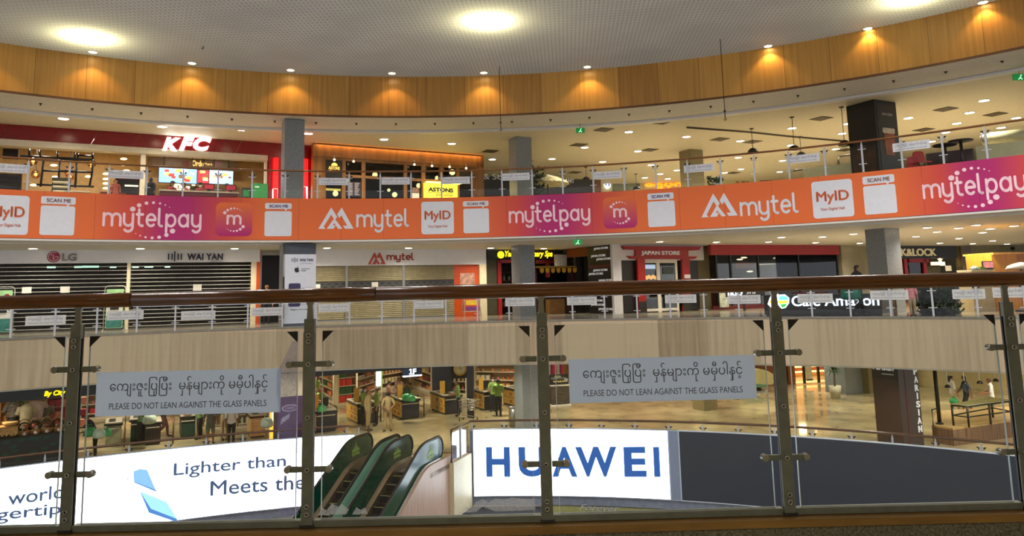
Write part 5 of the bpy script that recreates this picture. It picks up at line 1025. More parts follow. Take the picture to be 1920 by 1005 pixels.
ftext(MB(), FKc, 'NOW OPEN', w*.3, w*.78, gz+.52, gz+.62, .01, .006, bold=.02).obj('lettering', mat('grey_white_print', (170, 160, 150), .5, var=0), bc)
ftext(MB(), FKc, 'CARBINE', w*.3, w*.78, gz+.78, gz+.9, .01, .006, bold=.01).obj('faint_lettering', mat('dim_gold_print', (84, 70, 48), .5, var=0), bc)
MB().fbox(FKl, .1, FKl.L-.1, 0, .01, Z3, Z3+1.4).obj('side_picture', mat('brown_side_picture', (56, 36, 14), .4, var=.3, scale=2), bc)
# cream screens and furniture
def cream_wall(P, z0, z1, lab, m=None):
    a, b_ = P; F = Fr(a, b_); t = MB().fbox(F, 0, F.L, -.1, 0, z0, z1).obj('partition_screen', m or M_scr); tag(t, lab, 'partition')
M_scr = mat('cream_screen', (214, 214, 170), .5, emit=.0, var=.02)
cream_wall((aty(1505, 315, 29.5), aty(1617, 303, 27.9)), Z3, aty(1560, 311, 28.8).z, 'cream low partition left of the black column')
cream_wall((aty(1828, 268, 25.4), aty(1990, 283, 23.8)), Z3, aty(1870, 268, 24.8).z, 'cream partition at the right end of the top gallery')
t = thing('open_partition', 'dark open frame behind the cream low partition', 'frame', aty(1590, 300, 31))
for P in (((1572, 293), (1620, 287)), ((1572, 293), (1572, 309)), ((1480, 321), (1517, 316))): MB().tube([aty(x, y, 31) for x, y in P], .05, 6).obj('frame_bar', MATS['dark_track'], t)
FSo = Fr(aty(1737, 300, 25.6), aty(1826, 290, 24.7)); so_ = thing('sofa_back', 'dark brown high-backed bench between the red chairs and the cream partition', 'bench', FSo.P(FSo.L/2, 0, Z3)); pbox(MB(), FSo, 1737, 283, 1826, 320, -.2, 0).obj('back', mat('brown_bench', (56, 30, 18), .4, var=.15), so_); pbox(MB(), FSo, 1737, 312, 1826, 325, 0, .5).obj('seat', MATS['brown_bench'], so_)
for i, (x, y) in enumerate(((1771, 272), (1801, 264))):
    q = aty(x, y, 24.2); t = thing('high_table', ['round dark high table top seen above the bench, left one', 'round dark high table top seen above the bench, right one'][i], 'table', (q.x, q.y, Z3), 'round dark high tables'); MB().lathe([(.34, -.03), (.38, 0), (.36, .02)], q, 18).obj('tabletop', M_redd if False else mat('dark_tabletop', (44, 26, 16), .3), t); MB().tube([(q.x, q.y, Z3), q], .05, 8).obj('stem', MATS['dark_tabletop'], t); MB().lathe([(.3, 0), (.3, .03), (.06, .06)], (q.x, q.y, Z3), 16).obj('foot', MATS['dark_tabletop'], t)
for i, (x, y) in enumerate(((1727, 291), (1716, 301))):
    q = aty(x, y, 24.6); q = Vector((q.x, q.y, Z3)); t = thing('red_chair', ['glossy red chair just right of the black column', 'glossy red chair lower beside the black column'][i], 'chair', q, 'glossy red chairs'); zt_ = aty(x, y-9, 24.6).z; zs_ = zt_-.42
    MB().fprism(Fr(q+Vector((-.22, .18, 0)), q+Vector((.22, .18, 0))), [(0, zs_), (.44, zs_), (.38, zt_-.03), (.3, zt_), (.14, zt_), (.06, zt_-.03)], -.03, .03).obj('backrest', mat('glossy_red', (176, 30, 12), .25, var=.03), t); MB().box(q+Vector((0, 0, zs_-Z3)), (.44, .42, .05)).obj('seat', MATS['glossy_red'], t)
    for a in (-.18, .18):
        for b_ in (-.17, .17): MB().tube([q+Vector((a*1.1, b_*1.1, 0)), q+Vector((a, b_, zs_-Z3))], .018, 6).obj('leg', M_dark, t)
q = aty(1885, 256, 27); t = thing('air_duct', 'pale round air duct at the right end of the top gallery', 'duct', q); MB().tube([aty(1842, 262, 27.5), aty(1858, 259, 27.3), aty(1925, 252, 26.5)], .22, 12).obj('pipe', mat('pale_duct', (190, 188, 150), .4, .2), t); MB().tube([aty(1843, 262, 27.5), aty(1850, 260, 27.4)], .24, 12).obj('collar', M_steel, t)
# ================================================================== LOWER LEVEL: parapet light boxes, railing
RP = RR-.005
def lightbox(x0, x1, z0, z1, lab, face, n=40, frame=None):
    a, c_ = cyl(x0, 880)[0], cyl(x1, 880)[0]; t = thing('light_box', lab, 'light box', ring((a+c_)/2, RP, z0))
    MB().rings(RP-.10, RP, z0-.03, z1+.03, a-.0012, c_+.0012, n).obj('casing', frame or mat('silver_frame', (176, 186, 206), .35, .6), t)
    MB().rings(RP-.108, RP-.1, z0, z1, a, c_, n).obj('face', face, t); return t, RP-.108
PZ0, PZ1 = -6.05, -3.8
M_led = glow('white_led_face', (236, 244, 255), 4.5); M_hw = mat('sign_blue', (30, 84, 160), .5, emit=.5, var=0); M_hw2 = mat('sign_slate_blue', (66, 90, 130), .5, emit=.32, var=0)
lb, RF = lightbox(889, 1255, PZ0, PZ1, 'glowing white curved light box with big blue capital letters', M_led)
def pxtext(body, x0, x1, y0, y1, m, parent, y0r=None, **k):
    """y0: baseline at the left end, y0r: at the right end, y1: height in px"""
    a, z0 = cyl(x0, y0, RF); c_, z0r = cyl(x1, y0r if y0r is not None else y0, RF); zt = cyl(x0, y0-y1, RF)[1]
    ctext(MB(), body, a, c_, z0, z0+(zt-z0), R=RF, depth=.012, z0b=z0r, **k).obj('lettering', m, parent)
for ch, x0, x1 in (('H', 912, 957), ('U', 973, 1024), ('A', 1036, 1083), ('W', 1080, 1158), ('E', 1171, 1213), ('I', 1227, 1238.5)): pxtext(ch, x0, x1, 894, 56, M_hw, lb, bold=.035)
M_navy = mat('dark_led_panel', (37, 46, 62), .5, var=.04, scale=30)
lightbox(1257.5, 1274.5, PZ0, PZ1, 'narrow grey-blue panel between the white light box and the dark panel', mat('grey_blue_panel', (130, 142, 168), .5, var=.02), 4)
lightbox(1277, 2130, PZ0, PZ1, 'long dark navy display panel, switched off, with thin white frame', M_navy, 50, mat('white_frame_edge', (214, 222, 236), .4, var=0))
lb, RF = lightbox(-330, 664, PZ0, PZ1, 'glowing white curved light box with slogan and folded laptop picture', M_led)
pxtext('Lighter than', 325, 536, 899, 30, M_hw2, lb, 881, bold=.012)
pxtext('Meets the', 394, 572, 930, 28, M_hw2, lb, 917, bold=.012)
pxtext('world', 14, 118, 948, 26, M_hw2, lb, 934, bold=.012); pxtext('fingertips', -62, 133, 990, 30, M_hw2, lb, 968, bold=.012)
M_lap1 = glow('laptop_blue', (120, 166, 236), 1.0); M_lap2 = glow('laptop_pale', (150, 206, 236), .9); M_lap3 = glow('laptop_edge', (70, 120, 190), .8)
def lpoly(P, m, name, d=.004): MB().prism([cyl(x, y, RF) for x, y in P], lambda t_, z: ring(t_, RF-d, z), lambda t_, z: ring(t_, RF, z)).obj(name, m, lb)
lpoly([(250, 884), (262, 879), (276, 881), (293, 921), (272, 911), (251, 903)], M_lap1, 'screen_print'); lpoly([(251, 903), (293, 919), (293, 922), (252, 905)], M_lap3, 'screen_edge', .008)
lpoly([(262, 921), (312, 941), (333, 974), (283, 957)], M_lap2, 'keyboard_print'); lpoly([(262, 921), (283, 954), (332, 973), (332, 979), (279, 961)], M_lap3, 'keyboard_edge', .008)
for x, y in ((235, 897), (239.5, 898.5)): lpoly([(x-1, y-1), (x+1, y-1), (x+1, y+1), (x-1, y+1)], M_hw2, 'dot')
M_rail_lo = mat('dark_brown_rail', (84, 54, 34), .3, var=.1, scale=2)
gallery_rail('curved glass railing along the lower level above the slogan light box', Z1, 1.08, ESC0-.004, 1.16, .04, M_rail_lo, cyl(-300, 900)[0], ESC0, RR+.1)
gallery_rail('curved glass railing along the lower level above the blue-lettered light box and dark panel', Z1, 1.08, ESC1+.004, 1.16, .04, M_rail_lo, ESC1, cyl(2100, 850)[0], RR+.1)
# ground level below: pale fascia with script
gw = thing('shop_sign', 'pale yellow-green sign with silver script below the white light box', 'sign', ring(cyl(1130, 950)[0], RR-.5+.4, -7.6))
FG = Fr(ring(cyl(1020, 950)[0], RR-.03, 0), ring(cyl(1260, 950)[0], RR-.03, 0))
MB().fbox(FG, 0, FG.L, -.2, 0, -7.6, -6.42).obj('panel', mat('pale_lime_panel', (150, 150, 96), .4, var=.04), gw); u0 = FG.pix(1086, 955)[0]; ftext(MB(), FG, 'Forever', u0, u0+1.4, FG.pix(1110, 957)[1], FG.pix(1110, 946)[1], 0, .03, shear=.4, bold=.01).obj('lettering', mat('silver_script', (190, 190, 190), .3, .7), gw)
MB().rings(RR+.25, RR+.4, Z0, -6.5, T0, T1, 60).obj('wall_bottom_gallery', mat('slate_wall', (96, 102, 116), .4, var=.05), kind='structure')

# ================================================================== ESCALATORS
PH = rad(20); EH = Vector((sin(PH), cos(PH), 0)); ER = Vector((cos(PH), -sin(PH), 0)); EO = Vector((-2.57, 25.92, 0)); ZT = -3.65
def EP(o, s, z): q = EO+ER*o-EH*s; return Vector((q.x, q.y, z))
def incl(s, a=1.0, R=1.6):
    L = R*sin(pi/6)
    if s < a: return 0
    if s < a+L: return -(R-sqrt(R*R-(s-a)**2))
    return -R*(1-cos(pi/6))-(s-a-L)*tan(pi/6)
SEND = 9.6
def sgrid(s0, s1, n): return [s0+(s1-s0)*i/n for i in range(n+1)]
M_escg = mat('dark_green_panel', (10, 66, 50), .15, var=.05); M_hand = mat('black_rubber_rail', (14, 14, 14), .45); M_skirt = mat('brushed_bronze', (150, 136, 118), .3, .8, var=.05); M_step = mat('dark_step', (24, 24, 30), .5, .2, var=.1, stretch=(40, 40, 1)); M_yel = mat('yellow_edge', (176, 166, 96), .5)
M_logo = mat('pale_green_print', (150, 176, 84), .5, var=0)
def line_at(o, zoff, s0, s1, n=60): return [EP(o, s, ZT+zoff+incl(s)) for s in sgrid(s0, s1, n)]
def balustrade(t, o, face, w=.03):
    """o: offset to the right of the first escalator's axis frame; face: side that carries the green print"""
    top = [(s, ZT-.05+incl(s)) for s in sgrid(.3, SEND, 60)]; bot = [(s, ZT-.72+incl(s)) for s in sgrid(.3, SEND, 60)]
    nose = [(.3-.33*sin(rad(a)), ZT-.385+.335*cos(rad(a))) for a in range(12, 180, 12)]
    vs = []; fs = []
    for (s, z), (s2, z2) in zip(top, bot): vs += [EP(o-w/2, s, z), EP(o+w/2, s, z), EP(o+w/2, s2, z2), EP(o-w/2, s2, z2)]
    for i in range(60):
        a, b_ = 4*i, 4*i+4
        fs += [(a, b_, b_+1, a+1), (a+1, b_+1, b_+2, a+2), (a+2, b_+2, b_+3, a+3), (a+3, b_+3, b_, a)]
    mb = MB().add(vs, fs); P = [(.3, ZT-.05)]+nose+[(.3, ZT-.72)]
    mb.prism(P, lambda s, z: EP(o+w/2, s, z), lambda s, z: EP(o-w/2, s, z)); mb.obj('balustrade', M_escg, t)
    path = [EP(o, s, ZT+incl(s)) for s in sgrid(SEND, .3, 60)]+[EP(o, .3-.385*sin(rad(a)), ZT-.385+.385*cos(rad(a))) for a in range(12, 181, 12)]
    MB().tube(path, .045, 8).obj('handrail', M_hand, t)
def emblem(t, o, s, sc, side):
    """a little spired building over a scroll of letters, printed on the green panel"""
    mb = MB(); n = .017*side
    def put(P): mb.prism([(s-x*sc, ZT-.42+incl(s-x*sc)+y*sc) for x, y in P], lambda a, z: EP(o+n+.006*side, a, z), lambda a, z: EP(o+n, a, z))
    for x0, h in ((-.3, .12), (-.16, .24), (0, .46), (.16, .24), (.3, .12)): put([(x0-.07, 0), (x0+.07, 0), (x0+.045, h*.5), (x0, h), (x0-.045, h*.5)])
    put([(-.4, -.03), (.4, -.03), (.36, .01), (-.36, .01)])
    for k in range(6): put([(-.36+k*.125, -.1), (-.27+k*.125, -.08), (-.26+k*.125, -.26), (-.35+k*.125, -.22)])
    mb.obj('printed_emblem', M_logo, t)
def escalator(oL, oR, lab, group='escalators down from the lower level'):
    t = thing('escalator', lab, 'escalator', EP((oL+oR)/2, SEND, Z0), group)
    for o in (oL, oR): balustrade(t, o, 1)
    for o, sg in ((oL, 1), (oR, -1)):
        mb = MB(); A = [EP(o+sg*.03, s, ZT-.70+incl(s)) for s in sgrid(.1, SEND, 50)]; B = [EP(o+sg*.17, s, ZT-.76+incl(s)) for s in sgrid(.1, SEND, 50)]; Cc = [EP(o+sg*.17, s, ZT-1.05+incl(s)) for s in sgrid(.1, SEND, 50)]; D = [EP(o+sg*.03, s, ZT-1.05+incl(s)) for s in sgrid(.1, SEND, 50)]
        vs = []; fs = []
        for i in range(51): vs += [A[i], B[i], Cc[i], D[i]]
        for i in range(50):
            for k in range(4): fs.append((4*i+k, 4*i+(k+1) % 4, 4*i+4+(k+1) % 4, 4*i+4+k))
        mb.add(vs, fs); mb.obj('skirt', M_skirt, t)
    a, b_ = oL+.18, oR-.18; s = 1.2; z = Z1
    while s < SEND+.4:
        zz = ZT-.95+incl(s+.2)
        st_ = MB().box((0, 0, 0), (1, 1, 1)); st_.v = [tuple(EP(a+(b_-a)*(v[0]+.5), s+.4*(v[1]+.5), zz-.21*(.5-v[2]))) for v in st_.v]; so2 = st_.obj('step', M_step, t)
        ed = MB().box((0, 0, 0), (1, 1, 1)); ed.v = [tuple(EP(a+(b_-a)*(v[0]+.5), s+.4-.045*(.5-v[1])+.002, zz+.004*(v[2]-.4))) for v in ed.v]; ed.obj('yellow_edge', M_yel, so2)
        s += .4
    mb = MB().box((0, 0, 0), (1, 1, 1)); mb.v = [tuple(EP(a+(b_-a)*(v[0]+.5), 1.25-1.1*(v[1]+.5), Z1+.02*(v[2]-.5)-.0)) for v in mb.v]; mb.obj('comb_plate', M_skirt, t)
    return t
def side_panel(o, t):
    mb = MB(); vs = []; fs = []; P_ = [(s, ZT-.07+incl(s)) for s in sgrid(.3, SEND, 60)]
    for s, z in P_: vs += [EP(o, s, z), EP(o+.012, s, z), EP(o+.012, s, z-.62), EP(o, s, z-.62)]
    for i in range(60):
        for k in range(4): fs.append((4*i+k, 4*i+(k+1) % 4, 4*i+4+(k+1) % 4, 4*i+4+k))
    mb.add(vs, fs); mb.obj('sage_side', mat('sage_green_deck', (128, 172, 152), .3, var=.03), t)
e1 = escalator(-2.70, -1.56, 'left escalator with dark green sides coming up to the lower level'); e2 = escalator(-1.14, 0, 'right escalator with dark green sides beside the pink wood cladding')
for t, o in ((e1, -2.70), (e2, -1.14)):
    for s in (1.0, 4.0, 6.2): emblem(t, o, s, .62, 1)
side_panel(-1.543, e1)
for s in (.85, 4.6): emblem(e2, 0, s, .62, 1)
# deck between the two escalators, side cladding and landing
mb = MB(); vs = []; fs = []
for s in sgrid(.1, SEND, 50): zz = ZT-.42+incl(s); vs += [EP(-1.54, s, zz), EP(-1.16, s, zz), EP(-1.16, s, zz-.5), EP(-1.54, s, zz-.5)]
for i in range(50):
    for k in range(4): fs.append((4*i+k, 4*i+(k+1) % 4, 4*i+4+(k+1) % 4, 4*i+4+k))
mb.add(vs, fs); mb.obj('wall_escalator_deck', mat('sage_green_deck', (112, 156, 136), .3, var=.03), kind='structure')
M_pinkw = mat('pink_oak_cladding', (190, 158, 140), .4, var=.08, stretch=(14, 14, .4), scale=3)
def sidewall(o, w, name):
    top = [(s, ZT-.72+incl(s)) for s in sgrid(0, SEND, 40)]; P = [(-1.75, ZT-.72)]+top+[(SEND, Z0), (6.6, Z0), (2.2, -6.45), (-1.75, -6.45)]
    mb = MB(); tp = [(-1.75, ZT-.72)]+top; bt = [(s, max(Z0, min(-6.45, -6.45-(s-2.2)*.62))) for s, z in tp]; vs = []; fs = []
    for (s, z), (s2, z2) in zip(tp, bt): vs += [EP(o, s, z), EP(o+w, s, z), EP(o+w, s2, z2), EP(o, s2, z2)]
    n = len(tp)
    for i in range(n-1):
        for k in range(4): fs.append((4*i+k, 4*i+(k+1) % 4, 4*i+4+(k+1) % 4, 4*i+4+k))
    fs += [(0, 1, 2, 3), (4*n-1, 4*n-2, 4*n-3, 4*n-4)]; mb.add(vs, fs); mb.obj(name, M_pinkw, kind='structure')
sidewall(.05, .12, 'wall_escalator_right'); sidewall(-2.87, .12, 'wall_escalator_left')
mb = MB(); tp = [EP(.06, s, ZT-.70+incl(s)) for s in sgrid(.2, SEND, 50)]; mb.tube(tp, .03, 6); mb.obj('trim_7', mat('pale_metal_edge', (206, 206, 206), .3, .6), kind='structure')
mb = MB().box((0, 0, 0), (1, 1, 1)); mb.v = [tuple(EP(-2.87+3.04*(v[0]+.5), 1.2-3.1*(v[1]+.5), -4.76+.15*(v[2]+.5))) for v in mb.v]; mb.obj('floor_escalator_landing', M_marble, kind='structure')
# short glass guard beside the right escalator
def guard(o0, lab):
    pA = EP(o0, -.25, Z1); pB = ring(ESC1 if o0 > -1 else ESC0, RR-.1, Z1); F = Fr(pA, pB); t = thing('glass_guard', lab, 'railing', pA)
    MB().tube([F.P(0, 0, Z1+.02), F.P(0, 0, Z1+1.08), F.P(F.L, 0, Z1+1.08)], .035, 8).obj('handrail', M_rail_lo, t)
    MB().fbox(F, .06, F.L-.06, -.006, .006, Z1+.08, Z1+.98).obj('glass_panel', M_glass, t)
    MB().fbox(F, F.L*.5-.025, F.L*.5+.025, -.03, .03, Z1, Z1+1.05).obj('post', M_post, t)
    MB().fbox(F, 0, F.L, -.08, .08, -6.4, Z1+.02).obj('base_wall', mat('beige_end_wall', (206, 192, 160), .45, var=.03), t)
guard(.25, 'short glass guard with brown rail between the right escalator and the white light box'); guard(-2.95, 'short glass guard with brown rail left of the left escalator')

# ================================================================== LOWER LEVEL: supermarket
A1, B1 = atz(0, 755, -2.2), atz(790, 690, -2.2); A1 = A1-(B1-A1)*.35; B1 = B1+(B1-A1)*.1; FZ = Fr(A1, B1)
hd_ = thing('shop_header', 'long dark header board over the supermarket entrance with small glowing yellow lettering', 'sign', FZ.P(FZ.L/2, 0, -2.2))
MB().fbox(FZ, 0, FZ.L, -.15, 0, -2.2, -1.6).obj('board', mat('near_black_board', (20, 22, 28), .4, var=.05), hd_)
u0, u1, z0, z1 = R4(FZ, 83, 731, 150, 743, .02); ftext(MB(), FZ, 'By City Mart', u0, u1, z0, z1, 0, .05, bold=.03, shear=.2).obj('lettering', glow('hot_yellow_light', (255, 220, 10), 1.6), hd_)
FW_ = Fr((-32, 43), (8, 53.5)); MB().fbox(FW_, 0, FW_.L, -.2, 0, Z1, -1.6).obj('wall_supermarket_back', mat('warm_shop_wall', (214, 176, 122), .6, var=.04), kind='structure')
M_shelf = mat('cream_shelf', (222, 206, 176), .5, var=.02); M_shb = mat('shelf_back', (170, 140, 106), .6, var=.05)
PROD = {}
def pmesh(kind, c_):
    k = (kind,)+c_
    if k not in PROD:
        m = mat('pack_%d_%d_%d' % c_, c_, .45, var=.12, scale=14); mb = MB()
        if kind == 'carton': mb.box((0, 0, .12), (.2, .16, .24)); 
        elif kind == 'crate': mb.box((0, 0, .17), (.34, .3, .34)); mb.box((0, -.152, .17), (.26, .004, .12))
        elif kind == 'bottle': mb.lathe([(.05, 0), (.055, .02), (.055, .17), (.02, .23), (.02, .27)], (0, 0, 0), 8)
        else: mb.lathe([(.06, 0), (.06, .13), (.055, .135)], (0, 0, 0), 8)
        me = bpy.data.meshes.new(kind); me.from_pydata(mb.v, [], mb.f); me.update(); me.materials.append(m); PROD[k] = me
    return PROD[k]
def product(kind, c_, loc, rz, lab, group):
    o = bpy.data.objects.new(kind, pmesh(kind, c_)); COL.objects.link(o); o.location = loc; o.rotation_euler = (0, 0, rz); tag(o, lab, kind, group)
rp = random.Random(3); NPROD = [0]
def gondola(A, B, lab, levels, kinds, cols, step, label_item, group, depth=.5, h=2.2, fill=.92):
    F = Fr(A, B); t = thing('shelf_unit', lab, 'shelf', F.P(F.L/2, 0, Z1)); rz = atan2(F.e.y, F.e.x)
    MB().fbox(F, 0, F.L, -depth-.04, -depth, Z1, Z1+h).obj('back_panel', M_shb, t)
    for u_ in (0, F.L-.04): MB().fbox(F, u_, u_+.04, -depth, .01, Z1, Z1+h).obj('upright', M_shelf, t)
    MB().fbox(F, .04, F.L-.04, -depth, .02, Z1, Z1+.12).obj('plinth', M_shelf, t)
    for z in levels: MB().fbox(F, .04, F.L-.04, -depth, .03, Z1+z-.035, Z1+z).obj('shelf_board', M_shelf, t)
    for li, z in enumerate(levels):
        u_ = .04+step*.5; k = rp.choice(kinds); c_ = rp.choice(cols); run = 0
        while u_ < F.L-.04-step*.4:
            if run <= 0: c_ = rp.choice(cols); k = rp.choice(kinds); run = rp.randint(2, 5)
            run -= 1
            if rp.random() < fill: product(k, c_, F.P(u_, -.14, Z1+z), rz, label_item+', '+k+' among many there', group); NPROD[0] += 1
            u_ += step
    return F
WARMC = [(206, 70, 40), (226, 150, 60), (240, 220, 190), (60, 110, 60), (190, 40, 60), (236, 200, 120), (130, 90, 60), (220, 120, 130)]
def fl(x, y): return atz(x, y, Z1)
gondola(fl(634, 761), fl(668, 757), 'end shelf of green and red cases behind the left checkouts', (.14, .56, .98, 1.4, 1.82), ['crate'], [(40, 90, 50), (40, 90, 50), (216, 50, 40)], .37, 'case on the green and red end shelf', 'cases on the end shelf')
gondola(fl(592, 740), fl(624, 757), 'long shelf of bottles running back left of the green and red cases', (.3, .72, 1.14, 1.56, 1.98), ['bottle', 'carton'], [(50, 100, 56), (180, 60, 40), (226, 140, 60), (90, 60, 50)], .22, 'goods on the long bottle shelf by the cases', 'goods on the bottle shelf')
gondola(fl(670, 751), fl(714, 735), 'cream shelf of packets right of the red cases', (.3, .7, 1.1, 1.5, 1.9), ['carton', 'tin'], [(236, 214, 186), (214, 160, 130), (240, 226, 206), (186, 120, 90), (206, 90, 90)], .26, 'goods on the cream shelf behind the talking staff', 'goods on the cream shelf')
gondola(fl(716, 732), fl(768, 722), 'pale back shelf of boxes below the number sign', (.4, .9, 1.4, 1.9), ['carton'], [(240, 226, 196), (226, 190, 150), (200, 150, 100), (236, 210, 160)], .3, 'goods on the pale back shelf', 'goods on the pale back shelf')
gondola(fl(770, 724), fl(808, 738), 'low long shelf receding right of the number sign', (.14, .6, 1.1, 1.6, 2.0), ['carton', 'bottle'], [(226, 140, 60), (236, 206, 150), (120, 40, 50), (220, 180, 120), (240, 230, 210)], .25, 'goods on the receding shelf by the number sign', 'goods on the receding shelf')
gondola(fl(846, 741), fl(874, 741), 'lit shelf of packets under the round golden clock', (.3, .75, 1.2), ['carton', 'tin'], WARMC, .24, 'goods on the shelf under the golden clock', 'goods under the golden clock', h=1.6)
gondola(fl(890, 737), fl(968, 739), 'wide orange and pink shelf behind the right checkouts', (.3, .75, 1.2, 1.65, 2.1), ['carton', 'bottle', 'tin'], [(226, 110, 40), (236, 160, 90), (216, 120, 130), (240, 220, 190), (200, 60, 60)], .3, 'goods on the wide orange shelf', 'goods on the wide orange shelf', h=2.6)
gondola(fl(150, 790), fl(255, 779), 'tan shelf of goods behind the checkouts below the left notice', (.3, .75, 1.2, 1.65), ['carton', 'tin'], WARMC, .32, 'goods on the tan shelf below the left notice', 'goods on the tan shelf')
gondola(fl(260, 779), fl(392, 765), 'tan shelf of goods behind the middle checkouts below the left notice', (.3, .75, 1.2, 1.65), ['carton'], WARMC, .42, 'goods on the second tan shelf below the left notice', 'goods on the second tan shelf')
gondola(fl(398, 806), fl(505, 800), 'dark green shelf of bottles left of the glowing orange pillar', (.2, .6, 1.0, 1.4), ['bottle', 'carton'], [(40, 96, 60), (50, 110, 70), (210, 220, 200), (30, 70, 50)], .26, 'goods on the dark green shelf', 'goods on the dark green shelf')
# dark piers, clock, number sign
for x0, x1, yb in ((811, 847, 745), (876, 889, 784)):
    pa, pb = fl(x0, yb), fl(x1, yb); w = (pb-pa).length; MB().box(((pa+pb)/2)+Vector((0, w/2, 1.48)), (w, w, 2.96)).obj('column', mat('navy_pier', (24, 26, 36), .35, var=.05), kind='structure')
q = aty(862.5, 692, 38.5); t = thing('wall_clock', 'round golden clock on a dark plate between the two dark piers', 'clock', q); MB().box(q+Vector((0, .06, 0)), (.95, .06, .9)).obj('plate', M_dark, t)
AXY = Matrix.Rotation(rad(90), 3, 'X'); MB().lathe([(.3, 0), (.34, .02), (.34, .05), (.26, .06), (.26, .04)], q+Vector((0, .03, 0)), 20, AXY).obj('rim', mat('brass', (190, 150, 70), .3, .8), t); MB().lathe([(.25, 0), (.25, .045)], q+Vector((0, .03, 0)), 20, AXY).obj('dial', mat('cream_dial', (220, 206, 160), .5), t)
MB().tube([q+Vector((0, -.03, .16)), q+Vector((0, -.03, 0)), q+Vector((.1, -.03, 0))], .012, 5).obj('hands', M_black, t); MB().tube([q+Vector((0, .05, .4)), Vector((q.x, q.y+.05, -1.6))], .02, 5).obj('hanger', M_black, t)
FE = FZ.shift(-2.0); t = thing('number_sign', 'dark navy hanging sign with the white level number over the checkouts', 'sign', FE.P(*[FE.pix(773, 704)[0], 0, FE.pix(773, 704)[1]])); u0, u1, z0, z1 = R4(FE, 755.5, 687, 791, 703.5); MB().fbox(FE, u0, u1, -.1, 0, z0, -1.62).obj('board', mat('navy_board', (16, 34, 64), .4, var=.03), t)
pbox(MB(), FE, 757, 703.5, 791, 706, -.12, .02).obj('light_strip', glow('cool_strip', (220, 240, 255), 3), t); M_num = glow('white_number', (245, 250, 255), 1.5); ptext(FE, 'F', 774.5, 691, 780.5, 702, 0, M_num, t, bold=.03); MB().fprism(FE, [(FE.pix(x, y)[0], FE.pix(x, y)[1]) for x, y in ((767.5, 702), (773, 702), (773, 700.3), (771.4, 700.3), (771.4, 691), (769.8, 691), (767.4, 693), (767.4, 694.6), (769.4, 693.4), (769.4, 700.3), (767.5, 700.3))], 0, .02).obj('lettering', M_num, t)
t = thing('lit_column_sign', 'upright glowing white sign left of the number sign', 'sign', FE.P(FE.pix(711, 720)[0], -.5, -3)); pbox(MB(), FE, 708, 692, 715.5, 724, -.7, -.5).obj('panel', glow('white_upright_light', (250, 252, 255), 3), t); pbox(MB(), FE, 714.8, 692, 716.5, 725, -.72, -.48).obj('green_edge', mat('lime_edge', (120, 190, 60), .4, emit=.6, var=0), t); MB().tube([FE.P(FE.pix(712, 700)[0], -.6, FE.pix(712, 692)[1]), FE.P(FE.pix(712, 700)[0], -.6, -1.6)], .02, 5).obj('hanger', M_steel, t)
# checkouts
M_cky = mat('yellow_checkout_panel', (206, 158, 60), .45, var=.06); M_ckn = mat('navy_checkout_end', (30, 32, 44), .4, var=.06); M_ckt = mat('pale_checkout_top', (196, 186, 160), .35, var=.03); M_ckg = mat('dark_green_checkout', (24, 56, 44), .4, var=.08)
def checkout(corner, lab, L=1.9, w=.85, yellow=True, end=None, e=GE, m=GM, pole=True):
    c = Vector((corner.x, corner.y, Z1)); t = thing('checkout_counter', lab, 'checkout', c+e*w/2+m*L/2)
    def bx(a0, a1, b0, b1, z0, z1, name, mt): mb = MB(); P = [c+e*a0+m*b0, c+e*a1+m*b0, c+e*a1+m*b1, c+e*a0+m*b1]; mb.prism([(v.x, v.y) for v in P], lambda x, y: (x, y, Z1+z1), lambda x, y: (x, y, Z1+z0)); return mb.obj(name, mt, t)
    ey = end or M_ckn
    bx(.03, w-.03, .03, L-.03, 0, .06, 'plinth', M_dark); bx(.02, w, 0, L, .06, .78, 'body', ey)
    if yellow:
        for z0, z1 in ((.08, .4), (.43, .76)):
            pn = bx(-.01, .02, .02, L, z0, z1, 'yellow_panel', M_cky)
            for b0 in (.25, .8): bx(-.016, -.01, b0, b0+.3, z0+.08, z1-.1, 'printed_mark', mat('brown_print', (150, 90, 30), .5, var=.1))
    bx(-.05, w+.05, -.05, L, .78, .86, 'bumper', M_black); bx(-.02, w+.02, -.02, L*.98, .86, .9, 'worktop', M_ckt); bx(.1, w*.6, .25, L*.8, .9, .905, 'belt', M_dark)
    bx(.02, w-.05, -.06, -.04, .66, .7, 'white_rail', M_ckt)
    if pole: bx(-.03, .22, .5, .55, .9, 1.5, 'lane_board', M_cky); bx(.45, .75, 1.0, 1.1, .92, 1.28, 'till', M_dark); bx(.3, .4, .8, .88, .9, 1.1, 'card_reader', M_dark)
    return t
co = [(fl(592, 812), 'checkout left of the post bolts with only its dark end showing'), (fl(670, 796), 'yellow-sided checkout beside the khaki guards, the nearest of the row'), (fl(753, 787), 'yellow-sided checkout with green bags on its end'), (fl(834, 778), 'yellow-sided checkout left of the navy pier'),
      (fl(907.5, 770), 'yellow-sided checkout just right of the navy pier'), (fl(975, 766), 'yellow-sided checkout mostly behind the grey granite column')]
for c_, l_ in co: checkout(c_, l_)
for c_, l_, g_ in ((fl(243, 829), 'dark green ended checkout below the left end of the notice', M_ckg), (fl(271, 836), 'brown-black ended checkout with papers below the left notice', mat('brown_black_end', (40, 32, 32), .4, var=.06)), (fl(338, 822), 'dark green ended checkout in the middle below the left notice', M_ckg), (fl(196, 838), 'pale ended packing counter with green bags at the left', mat('pale_packing_end', (150, 150, 120), .5, var=.05)), (fl(470, 822), 'low tan packing counter before the dark green shelf', mat('tan_packing', (196, 160, 110), .5, var=.05))): checkout(c_, l_, L=1.4, w=.56, yellow=False, end=g_, pole=False)
